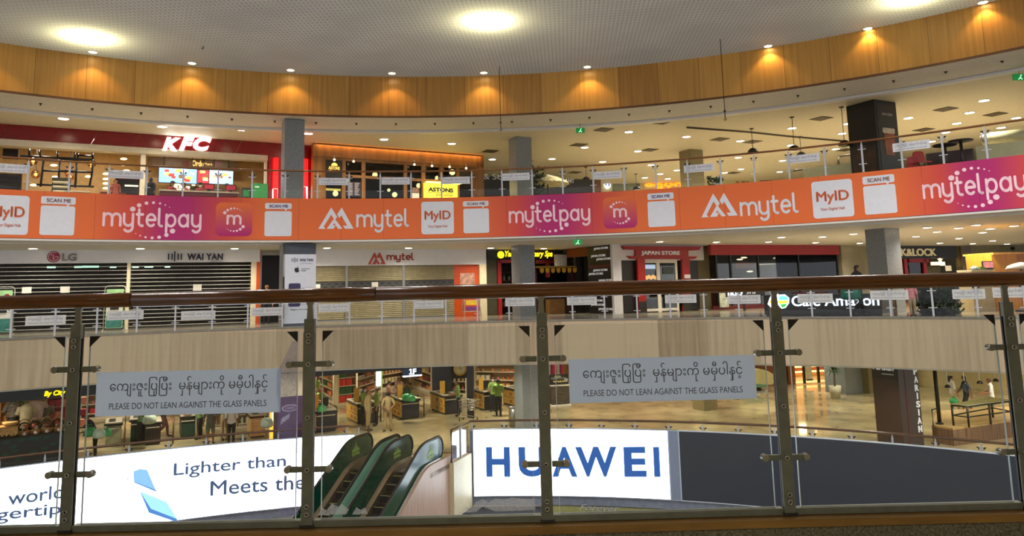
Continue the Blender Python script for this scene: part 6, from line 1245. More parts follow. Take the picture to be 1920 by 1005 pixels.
# bags on the packing ends
M_bag = mat('green_bag', (60, 170, 100), .5, var=.1); M_bagp = mat('pale_bag', (190, 206, 180), .5, var=.1)
def bag(p, lab, m=M_bag, s=1.0, g='shopping bags at the checkouts'):
    t = thing('shopping_bag', lab, 'bag', p, g); mb = MB(); k = 8
    mb.lathe([(.17*s, 0), (.22*s, .05*s), (.21*s, .2*s), (.13*s, .3*s), (.04*s, .31*s)], p, k); mb.obj('sack', m, t)
    MB().tube([p+Vector((-.08*s, 0, .29*s)), p+Vector((-.05*s, 0, .4*s)), p+Vector((.05*s, 0, .4*s)), p+Vector((.08*s, 0, .29*s))], .012, 5).obj('handle', m, t)
for x, y, z, m_, l_, s in ((763, 745, .9, M_bag, 'big green bag on the end of the second yellow checkout', 1.0), (772, 746, .9, M_bag, 'green bag at the right edge of the second yellow checkout', .8), (603, 766, .9, M_bag, 'green bag on the checkout end right of the near post', .9), (186, 815, .9, M_bagp, 'pale bag on the packing counter at the left', 1.0), (168, 812, .9, M_bag, 'green bag beside the pale bag on the packing counter', 1.0), (198, 812, .9, M_bag, 'green bag right of the pale bag on the packing counter', .9), (280, 788, .9, M_bagp, 'pale papers bag on the brown-black checkout end', 1.2), (500, 795, .9, M_bagp, 'pale bag on the low tan packing counter', 1.1)):
    bag(atz(x, y+6, Z1+z), l_, m_, s)
# lane gates
def gate(x0, x1, y0, y1, lab):
    a, b_ = fl(x0, y0), fl(x1, y1); t = thing('lane_gate', lab, 'gate', a, 'tube gates between the checkouts')
    for p in (a, b_): MB().tube([p, p+Vector((0, 0, .92))], .03, 6).obj('post', mat('bronze_tube', (92, 66, 40), .35, .5), t)
    for z in (.9, .45): MB().tube([a+Vector((0, 0, z)), b_+Vector((0, 0, z))], .025, 6).obj('crossbar', MATS['bronze_tube'], t)
gate(783, 795, 778, 781, 'tube gate between the checkout with green bags and the next one'); gate(619, 631, 795, 803, 'tube gate left of the khaki guards'); gate(714, 720, 790, 777, 'tube gate between the two khaki guards'); gate(233, 234, 838, 815, 'tube gate beside the dark green checkout at the left'); gate(324, 325, 832, 812, 'tube gate below the middle of the left notice')
# trolley
def trolley(q, rz, lab):
    t = thing('shopping_trolley', lab, 'trolley', q); M_ = mat('chrome_wire', (170, 164, 150), .3, .8)
    R_ = Matrix.Rotation(rz, 3, 'Z'); P = lambda x, y, z: q+R_@Vector((x, y, z)); mb = MB()
    for z, k in ((.5, .8), (.62, .9), (.75, .95), (.9, 1)): mb.tube([P(-.24*k, -.4*k, z), P(.24*k, -.4*k, z), P(.27*k, .4*k, z), P(-.27*k, .4*k, z), P(-.24*k, -.4*k, z)], .012, 4)
    for i in range(7):
        f = i/6; mb.tube([P(-.19+.0*f, -.32+.64*f, .5), P(-.25, -.4+.8*f, .9)], .008, 4); mb.tube([P(.19, -.32+.64*f, .5), P(.25, -.4+.8*f, .9)], .008, 4)
    mb.obj('basket', M_, t); mb = MB(); mb.tube([P(-.22, .38, .9), P(-.24, .42, .2), P(-.22, -.3, .14)], .018, 6); mb.tube([P(.22, .38, .9), P(.24, .42, .2), P(.22, -.3, .14)], .018, 6); mb.obj('chassis', M_, t)
    MB().tube([P(-.26, .46, 1.0), P(.26, .46, 1.0)], .025, 6).obj('handle', M_dark, t)
    for x in (-.22, .22):
        for y in (-.3, .38): MB().lathe([(.06, -.02), (.06, .02)], P(x, y, .06), 10, Matrix.Rotation(rad(90), 3, 'Y')).obj('wheel', M_dark, t)
q = fl(880, 789); trolley(Vector((q.x, q.y, Z1)), rad(70), 'empty wire shopping trolley before the navy pier')
# left: gift baskets on a dark leafy counter, garments
pa, pb = fl(-40, 898), fl(127, 862); 
FD = Fr(Vector((-17.9, 24.9, 0)), Vector((-14.3, 27.9, 0)))
t = thing('display_counter', 'dark low counter printed with green leaves at the lower left', 'counter', FD.P(FD.L/2, 0, Z1)); zdt = FD.pix(60, 819)[1]
uD = FD.pix(124, 840)[0]; MB().fbox(FD, 0, uD, -.9, 0, Z1, zdt).obj('body', mat('charcoal_counter', (40, 42, 46), .45, var=.06), t); MB().fbox(FD, -.03, uD+.03, -.95, .03, zdt, zdt+.04).obj('top', M_dark, t); rq = random.Random(5)
M_lf = mat('leaf_print', (16, 74, 52), .5, var=.1)
for x, y in ((12, 829), (25, 838), (60, 822), (68, 823), (88, 820), (84, 841), (28, 846), (40, 825), (35, 861), (10, 852), (100, 832), (62, 847)):
    u_, z_ = FD.pix(x, y); MB().fprism(FD, [(u_+.11*cos(rad(a)), z_+.055*sin(rad(a))+.02*cos(rad(a))) for a in range(0, 360, 45)], 0, .004).obj('printed_leaf', M_lf, t)
M_wick = mat('wicker', (170, 124, 66), .6, var=.2, scale=40); M_cello = glassmat('cellophane', (.9, .88, .8), refl=1.4)
def hamper(x, y, lab):
    u_, z_ = FD.pix(x, y, -.35); p = FD.P(u_, -.35, zdt+.04); t = thing('gift_basket', lab, 'basket', p, 'gift baskets on the leaf-printed counter')
    MB().lathe([(.16, 0), (.22, .14), (.23, .16), (.2, .16)], p, 14).obj('basket', M_wick, t); MB().tube([p+FD.e.to_3d()*(.2*cos(rad(a)))+Vector((0, 0, .15+.38*sin(rad(a)))) for a in range(0, 181, 15)], .018, 6).obj('handle', M_wick, t)
    MB().ball(p+Vector((0, 0, .26)), .19, 10, (1, 1, .9)).obj('wrapping', M_cello, t); rr = random.Random(int(x))
    for k in range(5): MB().ball(p+Vector((rr.uniform(-.1, .1), rr.uniform(-.1, .1), rr.uniform(.16, .3))), .07, 8).obj('packed_fruit', mat(['packed_red', 'packed_cream', 'packed_brown'][k % 3], [(190, 70, 50), (226, 206, 160), (120, 90, 60)][k % 3], .4), t)
    MB().ball(p+FD.m.to_3d()*.2+Vector((0, 0, .06)), .06, 8).obj('bow', mat('pink_bow', (226, 190, 180), .5), t)
for x, l_ in ((44, 'square gift basket next to the straw-skirted table'), (65, 'gift basket with tall handle, second from the straw-skirted table'), (86, 'round gift basket with sparkling wrap, third from the straw-skirted table'), (108, 'gift basket half behind the near steel post')): hamper(x, 815, l_)
t = thing('straw_table', 'table with a fringed straw skirt at the lower left edge', 'table', FD.P(.2, -.4, zdt+.04)); u0, u1 = FD.pix(-40, 800, -.2)[0], FD.pix(33, 800, -.2)[0]
MB().fbox(FD, u0, u1, -.7, -.1, zdt+.34, zdt+.4).obj('tabletop', M_wick, t); mb = MB()
for k in range(26): a = u0+(u1-u0)*k/26; mb.fbox(FD, a, a+(u1-u0)/30, -.1, -.08, zdt+.1+.03*(k % 3), zdt+.36)
mb.obj('straw_fringe', mat('straw', (206, 156, 86), .7, var=.15, scale=20), t)
for a in (u0+.1, u1-.1): MB().fbox(FD, a-.03, a+.03, -.45, -.38, zdt+.04, zdt+.34).obj('leg', M_wick, t)
tag(MB().lathe([(.14, 0), (.22, .05), (.24, .12), (.1, .1)], FD.P(FD.pix(20, 790, -.4)[0], -.4, zdt+.4), 12).obj('straw_hat', MATS['straw']), 'pale straw hat lying on the straw-skirted table', 'hat')
def torso(x, ytop, w, h, n, m1, m2, lab):
    u_, z_ = FD.pix(x, ytop, n); p = FD.P(u_, n, Z1); t = thing('clothes_dummy', lab, 'mannequin', p, 'clothes dummies behind the gift baskets')
    c = FD.P(u_, n, 0); MB().lathe([(.04, z_), (.1*w, z_-.02), (.24*w, z_-.12), (.22*w, z_-.4), (.2*w, z_-h*.55), (.23*w, z_-h*.6)][::-1], c, 12).obj('shirt', m1, t)
    MB().lathe([(.19*w, z_-h*.58), (.2*w, z_-h), (.18*w, z_-h)][::-1], c, 12).obj('skirt', m2, t); MB().tube([p, (p.x, p.y, z_-h*.9)], .03, 6).obj('stand', M_dark, t); MB().lathe([(.25, 0), (.25, .03)], p, 12).obj('foot', M_dark, t)
    for sg in (-1, 1): MB().tube([c+FD.e.to_3d()*(sg*.2*w)+Vector((0, 0, z_-.1)), c+FD.e.to_3d()*(sg*.3*w)+Vector((0, 0, z_-.36))], [.09, .08], 8).obj('sleeve', m1, t)
torso(26, 752, .9, .9, -2.2, mat('grey_check_cloth', (120, 106, 88), .8, var=.3, scale=12), M_dark, 'clothes dummy in grey patterned wrap at the far left')
torso(38, 752, 1.0, 1.0, -2.4, mat('leaf_green_cloth', (90, 146, 50), .8, var=.06), M_dark, 'clothes dummy in bright green shirt'); torso(50, 757, .9, .9, -1.9, mat('cream_cloth', (206, 186, 140), .8, var=.05), mat('cream_cloth', (0, 0, 0)), 'clothes dummy in cream blouse between the green and white shirts')
torso(67, 750, 1.25, 1.15, -2.2, mat('rosy_white_cloth', (216, 186, 166), .8, var=.05), mat('plum_cloth', (52, 40, 44), .8), 'big clothes dummy in rosy white shirt over dark skirt'); torso(86, 758, .8, .9, -2.3, mat('olive_cloth', (112, 104, 80), .8, var=.1), mat('olive_cloth', (0, 0, 0)), 'small clothes dummy in olive top left of the red shelf')
t = thing('wooden_rack', 'orange-brown wooden rack at the left frame edge of the shop', 'rack', FD.P(-.4, -2.4, Z1))
for P in ((-30, 752, 1, 818), (10, 752, 13.5, 800)): pbox(MB(), FD, *P, -2.6, -2.4).obj('upright', mat('honey_rack', (206, 140, 66), .5, var=.06), t)
for y in (771, 792): pbox(MB(), FD, -10, y, 12, y+3, -2.6, -2.35).obj('shelf_board', MATS['honey_rack'], t)
pbox(MB(), FD, -20, 752, 12, 800, -2.7, -2.62).obj('back_panel', mat('honey_back', (190, 126, 60), .6, var=.05), t)
t = thing('red_shelf', 'deep red shelf of packets below the yellow lettering', 'shelf', FD.P(FD.pix(110, 780, -3)[0], -3, Z1)); u0, u1 = FD.pix(92, 770, -3)[0], FD.pix(135, 770, -3)[0]
MB().fbox(FD, u0, u1, -3.4, -3.35, Z1, -2.3).obj('back_panel', mat('brick_red_back', (150, 40, 34), .5, var=.1), t)
for z in (.9, 1.3, 1.75, 2.15): MB().fbox(FD, u0, u1, -3.35, -3.0, Z1+z-.03, Z1+z).obj('shelf_board', mat('salmon_board', (226, 160, 130), .5), t)
for z in (.9, 1.3, 1.75):
    for k in range(6): product('carton', [(190, 50, 44), (226, 140, 100), (160, 30, 40)][(k+int(z*3)) % 3], FD.P(u0+.12+k*.21, -3.15, Z1+z), atan2(FD.e.y, FD.e.x), 'red packet on the deep red shelf', 'packets on the deep red shelf')
# column clad in plum poster, orange glowing pillar
CFa = CF(C1, .72, out=.1); t = thing('advertising_column', 'plum-coloured advert column with white oval, behind the near steel post', 'column', (C1[0], C1[1], Z1)); colbox(MB(), C1, .72, Z1, -2.45, .1).obj('cladding', mat('plum_poster', (84, 50, 84), .4, var=.15, scale=2), t); colbox(MB(), C1, .72, -2.45, -1.64, .1).obj('cream_top', M_cream, t)
w = CFa.L; zc = -2.85; MB().fprism(CFa, arcpts(w*.45, zc, w*.3, 0, 345, 23, .12), 0, .01).obj('white_oval', M_white_p, t); MB().fprism(CFa, arcpts(w*.45, zc, w*.26, 0, 345, 23, .095), .01, .014).obj('oval_field', mat('plum_field', (110, 70, 120), .4), t); ftext(MB(), CFa, 'Lucky', w*.28, w*.62, zc-.05, zc+.05, .014, .004, shear=.3).obj('lettering', M_white_p, t)
MB().fprism(CFa, [(w*.1, -3.4), (w*.42, -3.2), (w*.46, -3.02), (w*.14, -3.2)], 0, .01).obj('pale_card_print', mat('pale_lilac', (190, 186, 206), .5, var=.1), t)
q = fl(513, 838); FP = Fr((q.x-.17, q.y, 0), (q.x+.17, q.y, 0)); t = thing('lit_pillar', 'narrow glowing orange pillar sign left of the plum column', 'sign', q); zt_ = FP.pix(513, 775)[1]; MB().fbox(FP, 0, .34, -.2, 0, Z1, zt_+.4).obj('orange_panel', glow('orange_pillar_light', (255, 150, 50), 2.0), t); MB().fprism(FP, [(.05, zt_+.4), (.29, zt_+.4), (.2, zt_-.3), (.12, zt_-.3)], 0, .01).obj('pale_core', glow('pale_core_light', (220, 240, 180), 2.2), t); MB().fbox(FP, -.02, .36, -.22, .01, Z1, Z1+.08).obj('base', M_dark, t)
# ------------------------------------------------------------------ marble hall at the right
t = thing('display_table', 'white display table of dark folded goods right of the grey column', 'table', fl(1052, 757)); FTb = Fr(fl(1034, 762), fl(1070, 760))
MB().fbox(FTb, 0, FTb.L, -.8, 0, Z1+.95, Z1+1.0).obj('tabletop', M_paper, t); MB().fbox(FTb, .04, FTb.L-.04, -.76, -.05, Z1, Z1+.95).obj('body', mat('dim_stack', (70, 60, 50), .6, var=.3, scale=4, stretch=(1, 1, 6)), t); MB().fbox(FTb, -.02, FTb.L+.02, -.82, .03, Z1, Z1+.06).obj('plinth', M_paper, t)
tb = thing('banner_board', 'black board with white lettering standing on the white display table', 'sign', FTb.P(FTb.L/2, -.3, Z1+1.0)); zz = FTb.pix(1050, 727)[1]; z2 = FTb.pix(1050, 703)[1]; MB().fbox(FTb, .02, FTb.L, -.34, -.3, Z1+1.0, z2).obj('board', mat('black_board', (24, 24, 26), .5), tb); ftext(MB(), FTb, 'MOSQUITO CURTAIN', .1, FTb.L-.15, (Z1+1.0+z2)/2, (Z1+1.0+z2)/2+.1, -.3, .006).obj('lettering', M_dim, tb); ftext(MB(), FTb, 'Your Family Care', .2, FTb.L-.15, (Z1+1.0+z2)/2-.16, (Z1+1.0+z2)/2-.06, -.3, .006).obj('small_lettering', M_gold, tb); MB().fprism(FTb, arcpts(FTb.L*.45, z2-.12, .18, 0, 345, 23, .07), -.3, -.292).obj('oval_mark', mat('sage_oval', (160, 166, 140), .5), tb); MB().fprism(FTb, arcpts(FTb.L*.88, Z1+1.2, .1, 0, 345, 23), -.3, -.292).obj('round_mark', M_dim, tb)
t = thing('clothes_rail', 'rail of pink and red clothes behind the black board', 'rack', FTb.P(FTb.L/2, -1.6, Z1)); 
for u_ in (0, FTb.L*1.1): MB().tube([FTb.P(u_, -1.6, Z1), FTb.P(u_, -1.6, Z1+2.3)], .025, 6).obj('upright', M_dark, t)
MB().tube([FTb.P(0, -1.6, Z1+2.3), FTb.P(FTb.L*1.1, -1.6, Z1+2.3)], .025, 6).obj('bar', M_dark, t)
for k in range(9):
    u_ = FTb.L*1.1*(k+.5)/9; tag(MB().fprism(FTb, [(u_-.06, Z1+1.3), (u_+.09, Z1+1.3), (u_+.07, Z1+2.1), (u_+.02, Z1+2.27), (u_-.04, Z1+2.1)], -1.75, -1.5).obj('hung_garment', mat('garment_%d' % (k % 4), [(206, 60, 80), (226, 170, 180), (236, 226, 216), (150, 60, 110)][k % 4], .8, var=.1)), 'pink or red garment hanging on the rail behind the black board', 'clothing', 'garments on the rail')
# brown timber wall and lit wooden shop behind
FV = Fr(fl(1420, 724), fl(1560, 716)); UV = lambda x, y=700, n=0: FV.pix(x, y, n)[0]; ZV = lambda x, y, n=0: FV.pix(x, y, n)[1]
M_brw = mat('brown_timber_wall', (120, 66, 30), .4, var=.1, stretch=(6, 6, .5)); M_aw = mat('amber_lit_wood', (214, 160, 96), .5, var=.1, stretch=(1, 1, 5))
MB().fbox(FV, -11, UV(1474), -.3, 0, Z1, -1.6).obj('wall_timber', M_brw, kind='structure'); MB().fbox(FV, UV(1474), FV.L+2, -3.3, -3, Z1, -1.6).obj('wall_amber_shop', M_aw, kind='structure'); MB().fbox(FV, UV(1560), FV.L+2, -.3, 0, Z1, -1.6).obj('wall_hall_beige', MATS['beige_wall_paint'], kind='structure')
st = thing('storefront', 'open timber shop front glowing amber beside the potted palm', 'shop front', FV.P(UV(1515), 0, Z1)); MB().fbox(FV, UV(1476), UV(1489), -.4, .1, Z1, -1.62).obj('timber_pier', M_brw, st)
for x in (1508, 1535): MB().fbox(FV, UV(x)-.06, UV(x)+.06, -.1, .02, Z1, -1.62).obj('slim_post', M_dark, st)
M_al = glow('amber_shelf_light', (255, 206, 130), 2.2)
for y in (687, 696.5): pbox(MB(), FV, 1489, y-1, 1550, y+1.2, -2.9, -2.7).obj('light_line', M_al, st)
pbox(MB(), FV, 1489, 688, 1550, 696, -3, -2.95).obj('wood_field', M_brw, st)
al = bpy.data.lights.new('amber_shop_lamp', 'AREA'); al.energy = 150; al.color = (1, .74, .42); al.size = 1.5; lo = bpy.data.objects.new('amber_shop_lamp', al); COL.objects.link(lo); lo.parent = st; lo.location = FV.P(UV(1518), -1.4, -1.8)-st.location
q = fl(1517, 723); bn = thing('hanging_banner', 'pale tapering banner hanging before the amber timber shop', 'banner', FV.P(UV(1517, 700, 1), 1, -3)); MB().fprism(FV, [(UV(1512, 710, 1), ZV(1515, 711, 1)), (UV(1524, 710, 1), ZV(1515, 711, 1)), (UV(1518.5, 682, 1), -1.62), (UV(1506, 682, 1), -1.62)], .98, 1).obj('cloth', mat('pale_banner', (206, 196, 150), .6), bn); MB().fbox(FV, UV(1512, 710, 1), UV(1524, 710, 1), .97, 1.02, ZV(1515, 711, 1)-.08, ZV(1515, 711, 1)).obj('weight_bar', M_dark, bn)
q = fl(1567, 747); q.z = Z1; pl = leafy('potted_palm', 'green potted palm in a white tapered pot before the granite column', 'plant', q, (1.5, 1.3, .3), 2, M_leaf, .1)
mb = MB(); rr = random.Random(11)
for k in range(46):
    a = rr.uniform(0, 2*pi); l = rr.uniform(.6, 1.05); h = rr.uniform(-.35, .75); c0 = q+Vector((0, 0, 1.35+rr.uniform(-.15, .25))); tip = c0+Vector((l*.8*cos(a), l*.8*sin(a), h)); mid = (c0+tip)/2+Vector((0, 0, .18)); sd = (tip-c0).cross(Vector((0, 0, 1))).normalized()*.035
    mb.add([c0-sd, c0+sd, mid+sd, mid-sd, tip], [(0, 1, 2, 3), (3, 2, 4)])
mb.obj('frond', mat('palm_green', (58, 92, 44), .5, var=.15), pl); MB().tube([q+Vector((0, 0, .5)), q+Vector((.02, 0, 1.45))], .05, 8).obj('trunk', mat('palm_trunk', (90, 70, 44), .7), pl); MB().lathe([(.22, 0), (.25, .3), (.27, .31), (.3, .62), (.27, .62), (.26, .55)], q, 16).obj('pot', mat('white_pot', (222, 216, 186), .4, var=.02), pl)
FBq = Fr(fl(1700, 722), fl(1900, 733)); MB().fbox(FBq, -1, FBq.L+8, -.3, 0, Z1, -1.5).obj('wall_hall_right', mat('cream_hall_wall', (206, 188, 134), .5, var=.03), kind='structure')
# ride-on car behind the right notice
q = fl(1428, 737); q.z = Z1; t = thing('toy_car', 'cream and green ride-on toy car at the right edge of the right notice', 'toy car', q); Fq = Fr(q+Vector((-1.0, 0, 0)), q+Vector((.75, 0, 0)))
MB().fprism(Fq, [(0, .45+Z1), (0, 1.0+Z1), (.25, 1.22+Z1), (.9, 1.25+Z1), (1.45, 1.12+Z1), (1.72, .95+Z1), (1.75, .6+Z1), (1.6, .42+Z1)], -.7, 0).obj('body', mat('cream_toy', (214, 202, 140), .35, var=.03), t); MB().fprism(Fq, [(.05, .3+Z1), (0, .5+Z1), (.6, .5+Z1), (1.4, .42+Z1), (1.2, .3+Z1)], -.68, .02).obj('green_skirt', mat('teal_skirt', (90, 140, 110), .4), t); MB().fprism(Fq, arcpts(.5, .95+Z1, .16, 0, 345, 23), 0, .01).obj('round_window', M_dark, t); MB().fbox(Fq, .3, 1.4, -.55, -.15, Z1+.0, Z1+.08).obj('base_plate', M_paper, t); MB().tube([q+Vector((0, .35, .08)), q+Vector((0, .35, .35))], .12, 8).obj('pivot', M_dark, t)
# dark clad column with vertical lettering
CQ, CQl = CF(C4, .8, out=.12), CF(C4, .8, left=True, out=.12); t = thing('advertising_column', 'dark brown clad column with white letters running down its side', 'column', (C4[0], C4[1], Z1)); colbox(MB(), C4, .8, Z1, -1.64, .12).obj('cladding', mat('dark_brown_cladding', (52, 36, 30), .4, var=.06), t)
for k, ch in enumerate('PARISIAN'):
    z = CQ.pix(1717+k*1.3, 701+k*15.4)[1]; u_ = CQ.pix(1716+k*1.35, 701+k*15.4)[0]-.02; h = .22; w = .05 if ch == 'I' else .19; ftext(MB(), CQ, ch, u_-w/2+.02, u_+w/2+.02, z-.02, z+h-.02, 0, .02, bold=.03).obj('letter', M_lt, t)
MB().fbox(CQ, CQ.L*.3, CQ.L*.34, 0, .01, Z1+.1, -1.7).obj('seam_strip', M_redd, t)
z2 = CQl.pix(1672, 712)[1]; MB().fbox(CQl, .02, CQl.L-.02, 0, .02, z2, -1.66).obj('name_board', mat('black_board', (24, 24, 26)), t); ftext(MB(), CQl, 'Parisian', .08, CQl.L-.12, z2+.3, z2+.62, .02, .01, shear=.35, bold=.01).obj('script_lettering', M_lt, t); MB().fbox(CQl, CQl.L*.4, CQl.L*.85, .02, .025, z2+.16, z2+.19).obj('small_line', M_dim, t)
MB().fprism(CQl, [(CQl.L*.34, z2+.5), (CQl.L*.44, z2+.5), (CQl.L*.39, z2+.95)], .02, .03).obj('tower_mark', M_lt, t)
# raised platform, tables, dark post, pendants
FPl = Fr(fl(1748, 846), fl(1790, 853)); q = fl(1760, 850)
pfA = Vector((15.1, 24.9, 0)); 
def plat(P, z0, z1, name, m, parent=None): return MB().prism(P, lambda x, y: (x, y, z1), lambda x, y: (x, y, z0)).obj(name, m, parent)
a_, b_, c_, d_ = atz(1747, 797, -4.0), atz(1786, 803, -4.0), atz(2010, 772, -4.0), atz(1990, 756, -4.0); d2_ = atz(1757, 770, -4.0)
t = thing('raised_platform', 'raised platform with upright wood cladding at the lower right', 'platform', ((a_+b_)/2).xy.to_3d()+Vector((0, 0, Z1))); plat([(v.x, v.y) for v in (a_, b_, c_, d_, d2_)], Z1, -4.06, 'clad_side', mat('striped_wood_side', (112, 84, 62), .5, var=.2, stretch=(8, 8, .2), scale=3), t); plat([(v.x, v.y) for v in (a_, b_, c_, d_, d2_)], -4.06, -4.0, 'deck', mat('tan_deck', (170, 140, 86), .35, var=.06), t)
M_iron = mat('black_iron', (26, 24, 16), .4, .3)
T4 = [atz(x, y, -4.0+.75) for x, y in ((1784, 757), (1813, 760), (1893, 750), (1858, 744))]
t = thing('long_table', 'long iron-framed table with greenish glass top on the raised platform', 'table', ((T4[0]+T4[2])/2).xy.to_3d()+Vector((0, 0, -4.0))); plat([(v.x, v.y) for v in T4], -3.29, -3.25, 'glass_top', mat('greenish_top', (150, 150, 104), .2, var=.03), t)
for v in (T4[0], T4[1], (T4[1]+T4[2])/2, T4[2], T4[3]): MB().tube([(v.x, v.y, -4.0), (v.x, v.y, -3.29)], .04, 6).obj('leg', M_iron, t)
for k in range(4):
    v, w_ = T4[k], T4[(k+1) % 4]; MB().tube([(v.x, v.y, -3.3), (w_.x, w_.y, -3.3)], .03, 6).obj('frame_rail', M_iron, t)
    MB().tube([(v.x, v.y, -3.65), (w_.x, w_.y, -3.65)], .025, 6).obj('lower_rail', M_iron, t)
q = atz(1762, 795, -4.0); t = thing('dark_pole', 'black pole standing on the corner of the raised platform', 'pole', q); MB().tube([q, (q.x, q.y, -1.62)], .07, 8).obj('shaft', M_iron, t); MB().lathe([(.13, 0), (.13, .04), (.07, .06)], q, 12).obj('foot', M_iron, t)
q2 = atz(1750, 798, -4.0); MB().tube([q2, (q2.x, q2.y, -3.45), (q.x, q.y, -3.45)], .025, 6).obj('low_rail', M_iron, t)
for x, y, l_ in ((1777, 724.5, 'black dome pendant before the woman with the green bag'), (1808, 718, 'black dome pendant before the man in the striped shirt'), (1837, 717, 'black dome pendant between the striped shirt and the white shirt'), (1867, 713, 'black dome pendant above the man in the white shirt')):
    p = aty(x, y, 26.8); t = thing('pendant_lamp', l_, 'lamp', p, 'black dome pendants over the raised platform'); MB().lathe([(.1, -.04), (.095, .0), (.055, .05), (.02, .065)], p, 14).obj('dome_shade', M_black, t); MB().tube([p+Vector((0, 0, .06)), (p.x, p.y, -1.5)], .014, 6).obj('white_cord', M_white_p, t)
# far right: dark metal bench edge
t = thing('steel_bin', 'round steel bin behind the lower railing beside the grey column', 'bin', fl(964, 798)); q = fl(964, 799); q.z = Z1; MB().lathe([(.22, 0), (.22, .75), (.2, .76)], q, 16).obj('body', M_steel, t); MB().lathe([(.235, .75), (.235, .8), (.12, .82)], q, 16).obj('lid', M_steel, t)
print('products', NPROD[0])
# ================================================================== PEOPLE
SK = mat('warm_skin', (164, 112, 80), .55, var=.03); SK2 = mat('brown_skin', (134, 88, 60), .55, var=.03); M_hair = mat('black_hair', (16, 13, 12), .5, var=.1); M_shoe = mat('dark_shoe', (26, 22, 20), .4); M_eye = mat('dark_eye', (12, 10, 10), .2, var=0); M_lip = mat('lip', (120, 60, 54), .5, var=0)
ARMS = {  # elbow and wrist from the shoulder, for a figure facing -y; x is outward
    'down': ((.05, .02, -.29), (.07, -.04, -.55)), 'behind': ((.11, .13, -.25), (-.10, .17, -.44)), 'front': ((.06, -.06, -.28), (-.02, -.30, -.34)),
    'reach': ((.08, -.16, -.2), (.02, -.42, -.22)), 'hips': ((.19, .07, -.22), (.03, -.03, -.42)), 'swingf': ((.05, -.12, -.26), (.05, -.27, -.46)), 'swingb': ((.06, .14, -.25), (.08, .16, -.5)), 'chin': ((.05, -.14, -.24), (-.06, -.24, -.02)), 'carry': ((.08, -.02, -.28), (.1, -.08, -.5))}
LEGS = {'stand': ((0, -.01), (0, 0), 0), 'stepf': ((.0, -.16), (0, -.2), 0), 'stepb': ((0, -.04), (0, .26), .05), 'wide': ((.03, -.01), (.06, 0), 0)}
def figure(pose):
    la, ra, ll, rl, lean = pose; V = []; E_ = []; Rd = []; B = []
    def v(p, r): V.append(Vector(p)); Rd.append(r if isinstance(r, tuple) else (r, r)); return len(V)-1
    def e(a, b_, n): E_.append((a, b_)); B.append(n)
    def lp(p): p = Vector(p); k = max(0, p.z-.93); return Vector((p.x, p.y-lean*k, p.z-.25*lean*lean*k))
    pel = v((0, 0, .93), (.15, .105)); wa = v(lp((0, .0, 1.1)), (.135, .095)); ch = v(lp((0, .005, 1.3)), (.165, .11)); nb = v(lp((0, .012, 1.45)), (.075, .065)); nk = v(lp((0, 0, 1.515)), .052); hd = v(lp((0, -.012, 1.6)), (.074, .086)); ht = v(lp((0, -.004, 1.675)), (.066, .076))
    e(pel, wa, 'torso'); e(wa, ch, 'torso'); e(ch, nb, 'torso'); e(nb, nk, 'neck'); e(nk, hd, 'head'); e(hd, ht, 'head')
    ns = v(lp((0, -.105, 1.592)), .014); e(hd, ns, 'head')
    for sg in (-1, 1): e(hd, v(lp((sg*.088, .01, 1.6)), (.012, .02)), 'head')
    for sg, an in ((-1, la), (1, ra)):
        sh = v(lp((sg*.175, .012, 1.405)), (.058, .06)); e(ch, sh, 'torso'); s0 = V[sh]; a = ARMS[an]
        el = v(s0+Vector((sg*a[0][0], a[0][1], a[0][2])), .042); wr = v(s0+Vector((sg*a[1][0], a[1][1], a[1][2])), .028)
        mid = v((V[sh]*.5+V[el]*.5), .05); e(sh, mid, 'upper'); e(mid, el, 'upper'); m2 = v(V[el]*.55+V[wr]*.45, .038); e(el, m2, 'fore'); e(m2, wr, 'fore')
        d = (V[wr]-V[el]).normalized(); pm = v(V[wr]+d*.075, (.036, .02)); e(wr, pm, 'hand'); side = Vector((0, 1, 0)) if abs(d.y) < .7 else Vector((0, 0, 1)); side = (side-d*side.dot(d)).normalized(); nrm = d.cross(side)*(-sg)
        th = v(V[wr]+d*.05+side*-.045+nrm*.012, .011); e(wr, th, 'hand'); e(th, v(V[th]+d*.035+side*-.012+nrm*.012, .009), 'hand')
        for k, ln in enumerate((.062, .074, .07, .055)):
            f0 = v(V[pm]+side*((k-1.5)*.02)+d*.03, .0095); e(pm, f0, 'hand'); f1 = v(V[f0]+d*ln*.55+nrm*.008, .0088); e(f0, f1, 'hand'); e(f1, v(V[f1]+d*ln*.45+nrm*.02, .0075), 'hand')
    for sg, ln in ((-1, ll), (1, rl)):
        kn, an, lift = LEGS[ln]
        hp = v((sg*.085, 0, .86), (.092, .095)); e(pel, hp, 'hip'); t1 = v((sg*(.09+kn[0]*.5), kn[1]*.5, .68), .08); e(hp, t1, 'thigh'); k_ = v((sg*(.092+kn[0]), kn[1], .48), .056); e(t1, k_, 'thigh')
        cf = v((sg*(.092+(kn[0]+an[0])/2), (kn[1]+an[1])/2+.015, .33), .054); e(k_, cf, 'calf'); ak = v((sg*(.092+an[0]), an[1]+.01, .085+lift), .037); e(cf, ak, 'calf'); hl = v((sg*(.092+an[0]), an[1]-.03, .04+lift), (.04, .036)); e(ak, hl, 'foot'); e(hl, v((sg*(.1+an[0]), an[1]-.16, .032+lift*.4), (.042, .03)), 'foot')
    me = bpy.data.meshes.new('figure'); me.from_pydata([tuple(p) for p in V], E_, []); o = bpy.data.objects.new('figure', me); COL.objects.link(o)
    md = o.modifiers.new('skin', 'SKIN'); md.use_smooth_shade = True
    sv = me.skin_vertices[0].data
    for i, r in enumerate(Rd): sv[i].radius = r; sv[i].use_root = (i == pel)
    sb = o.modifiers.new('sub', 'SUBSURF'); sb.levels = 1; sb.render_levels = 1
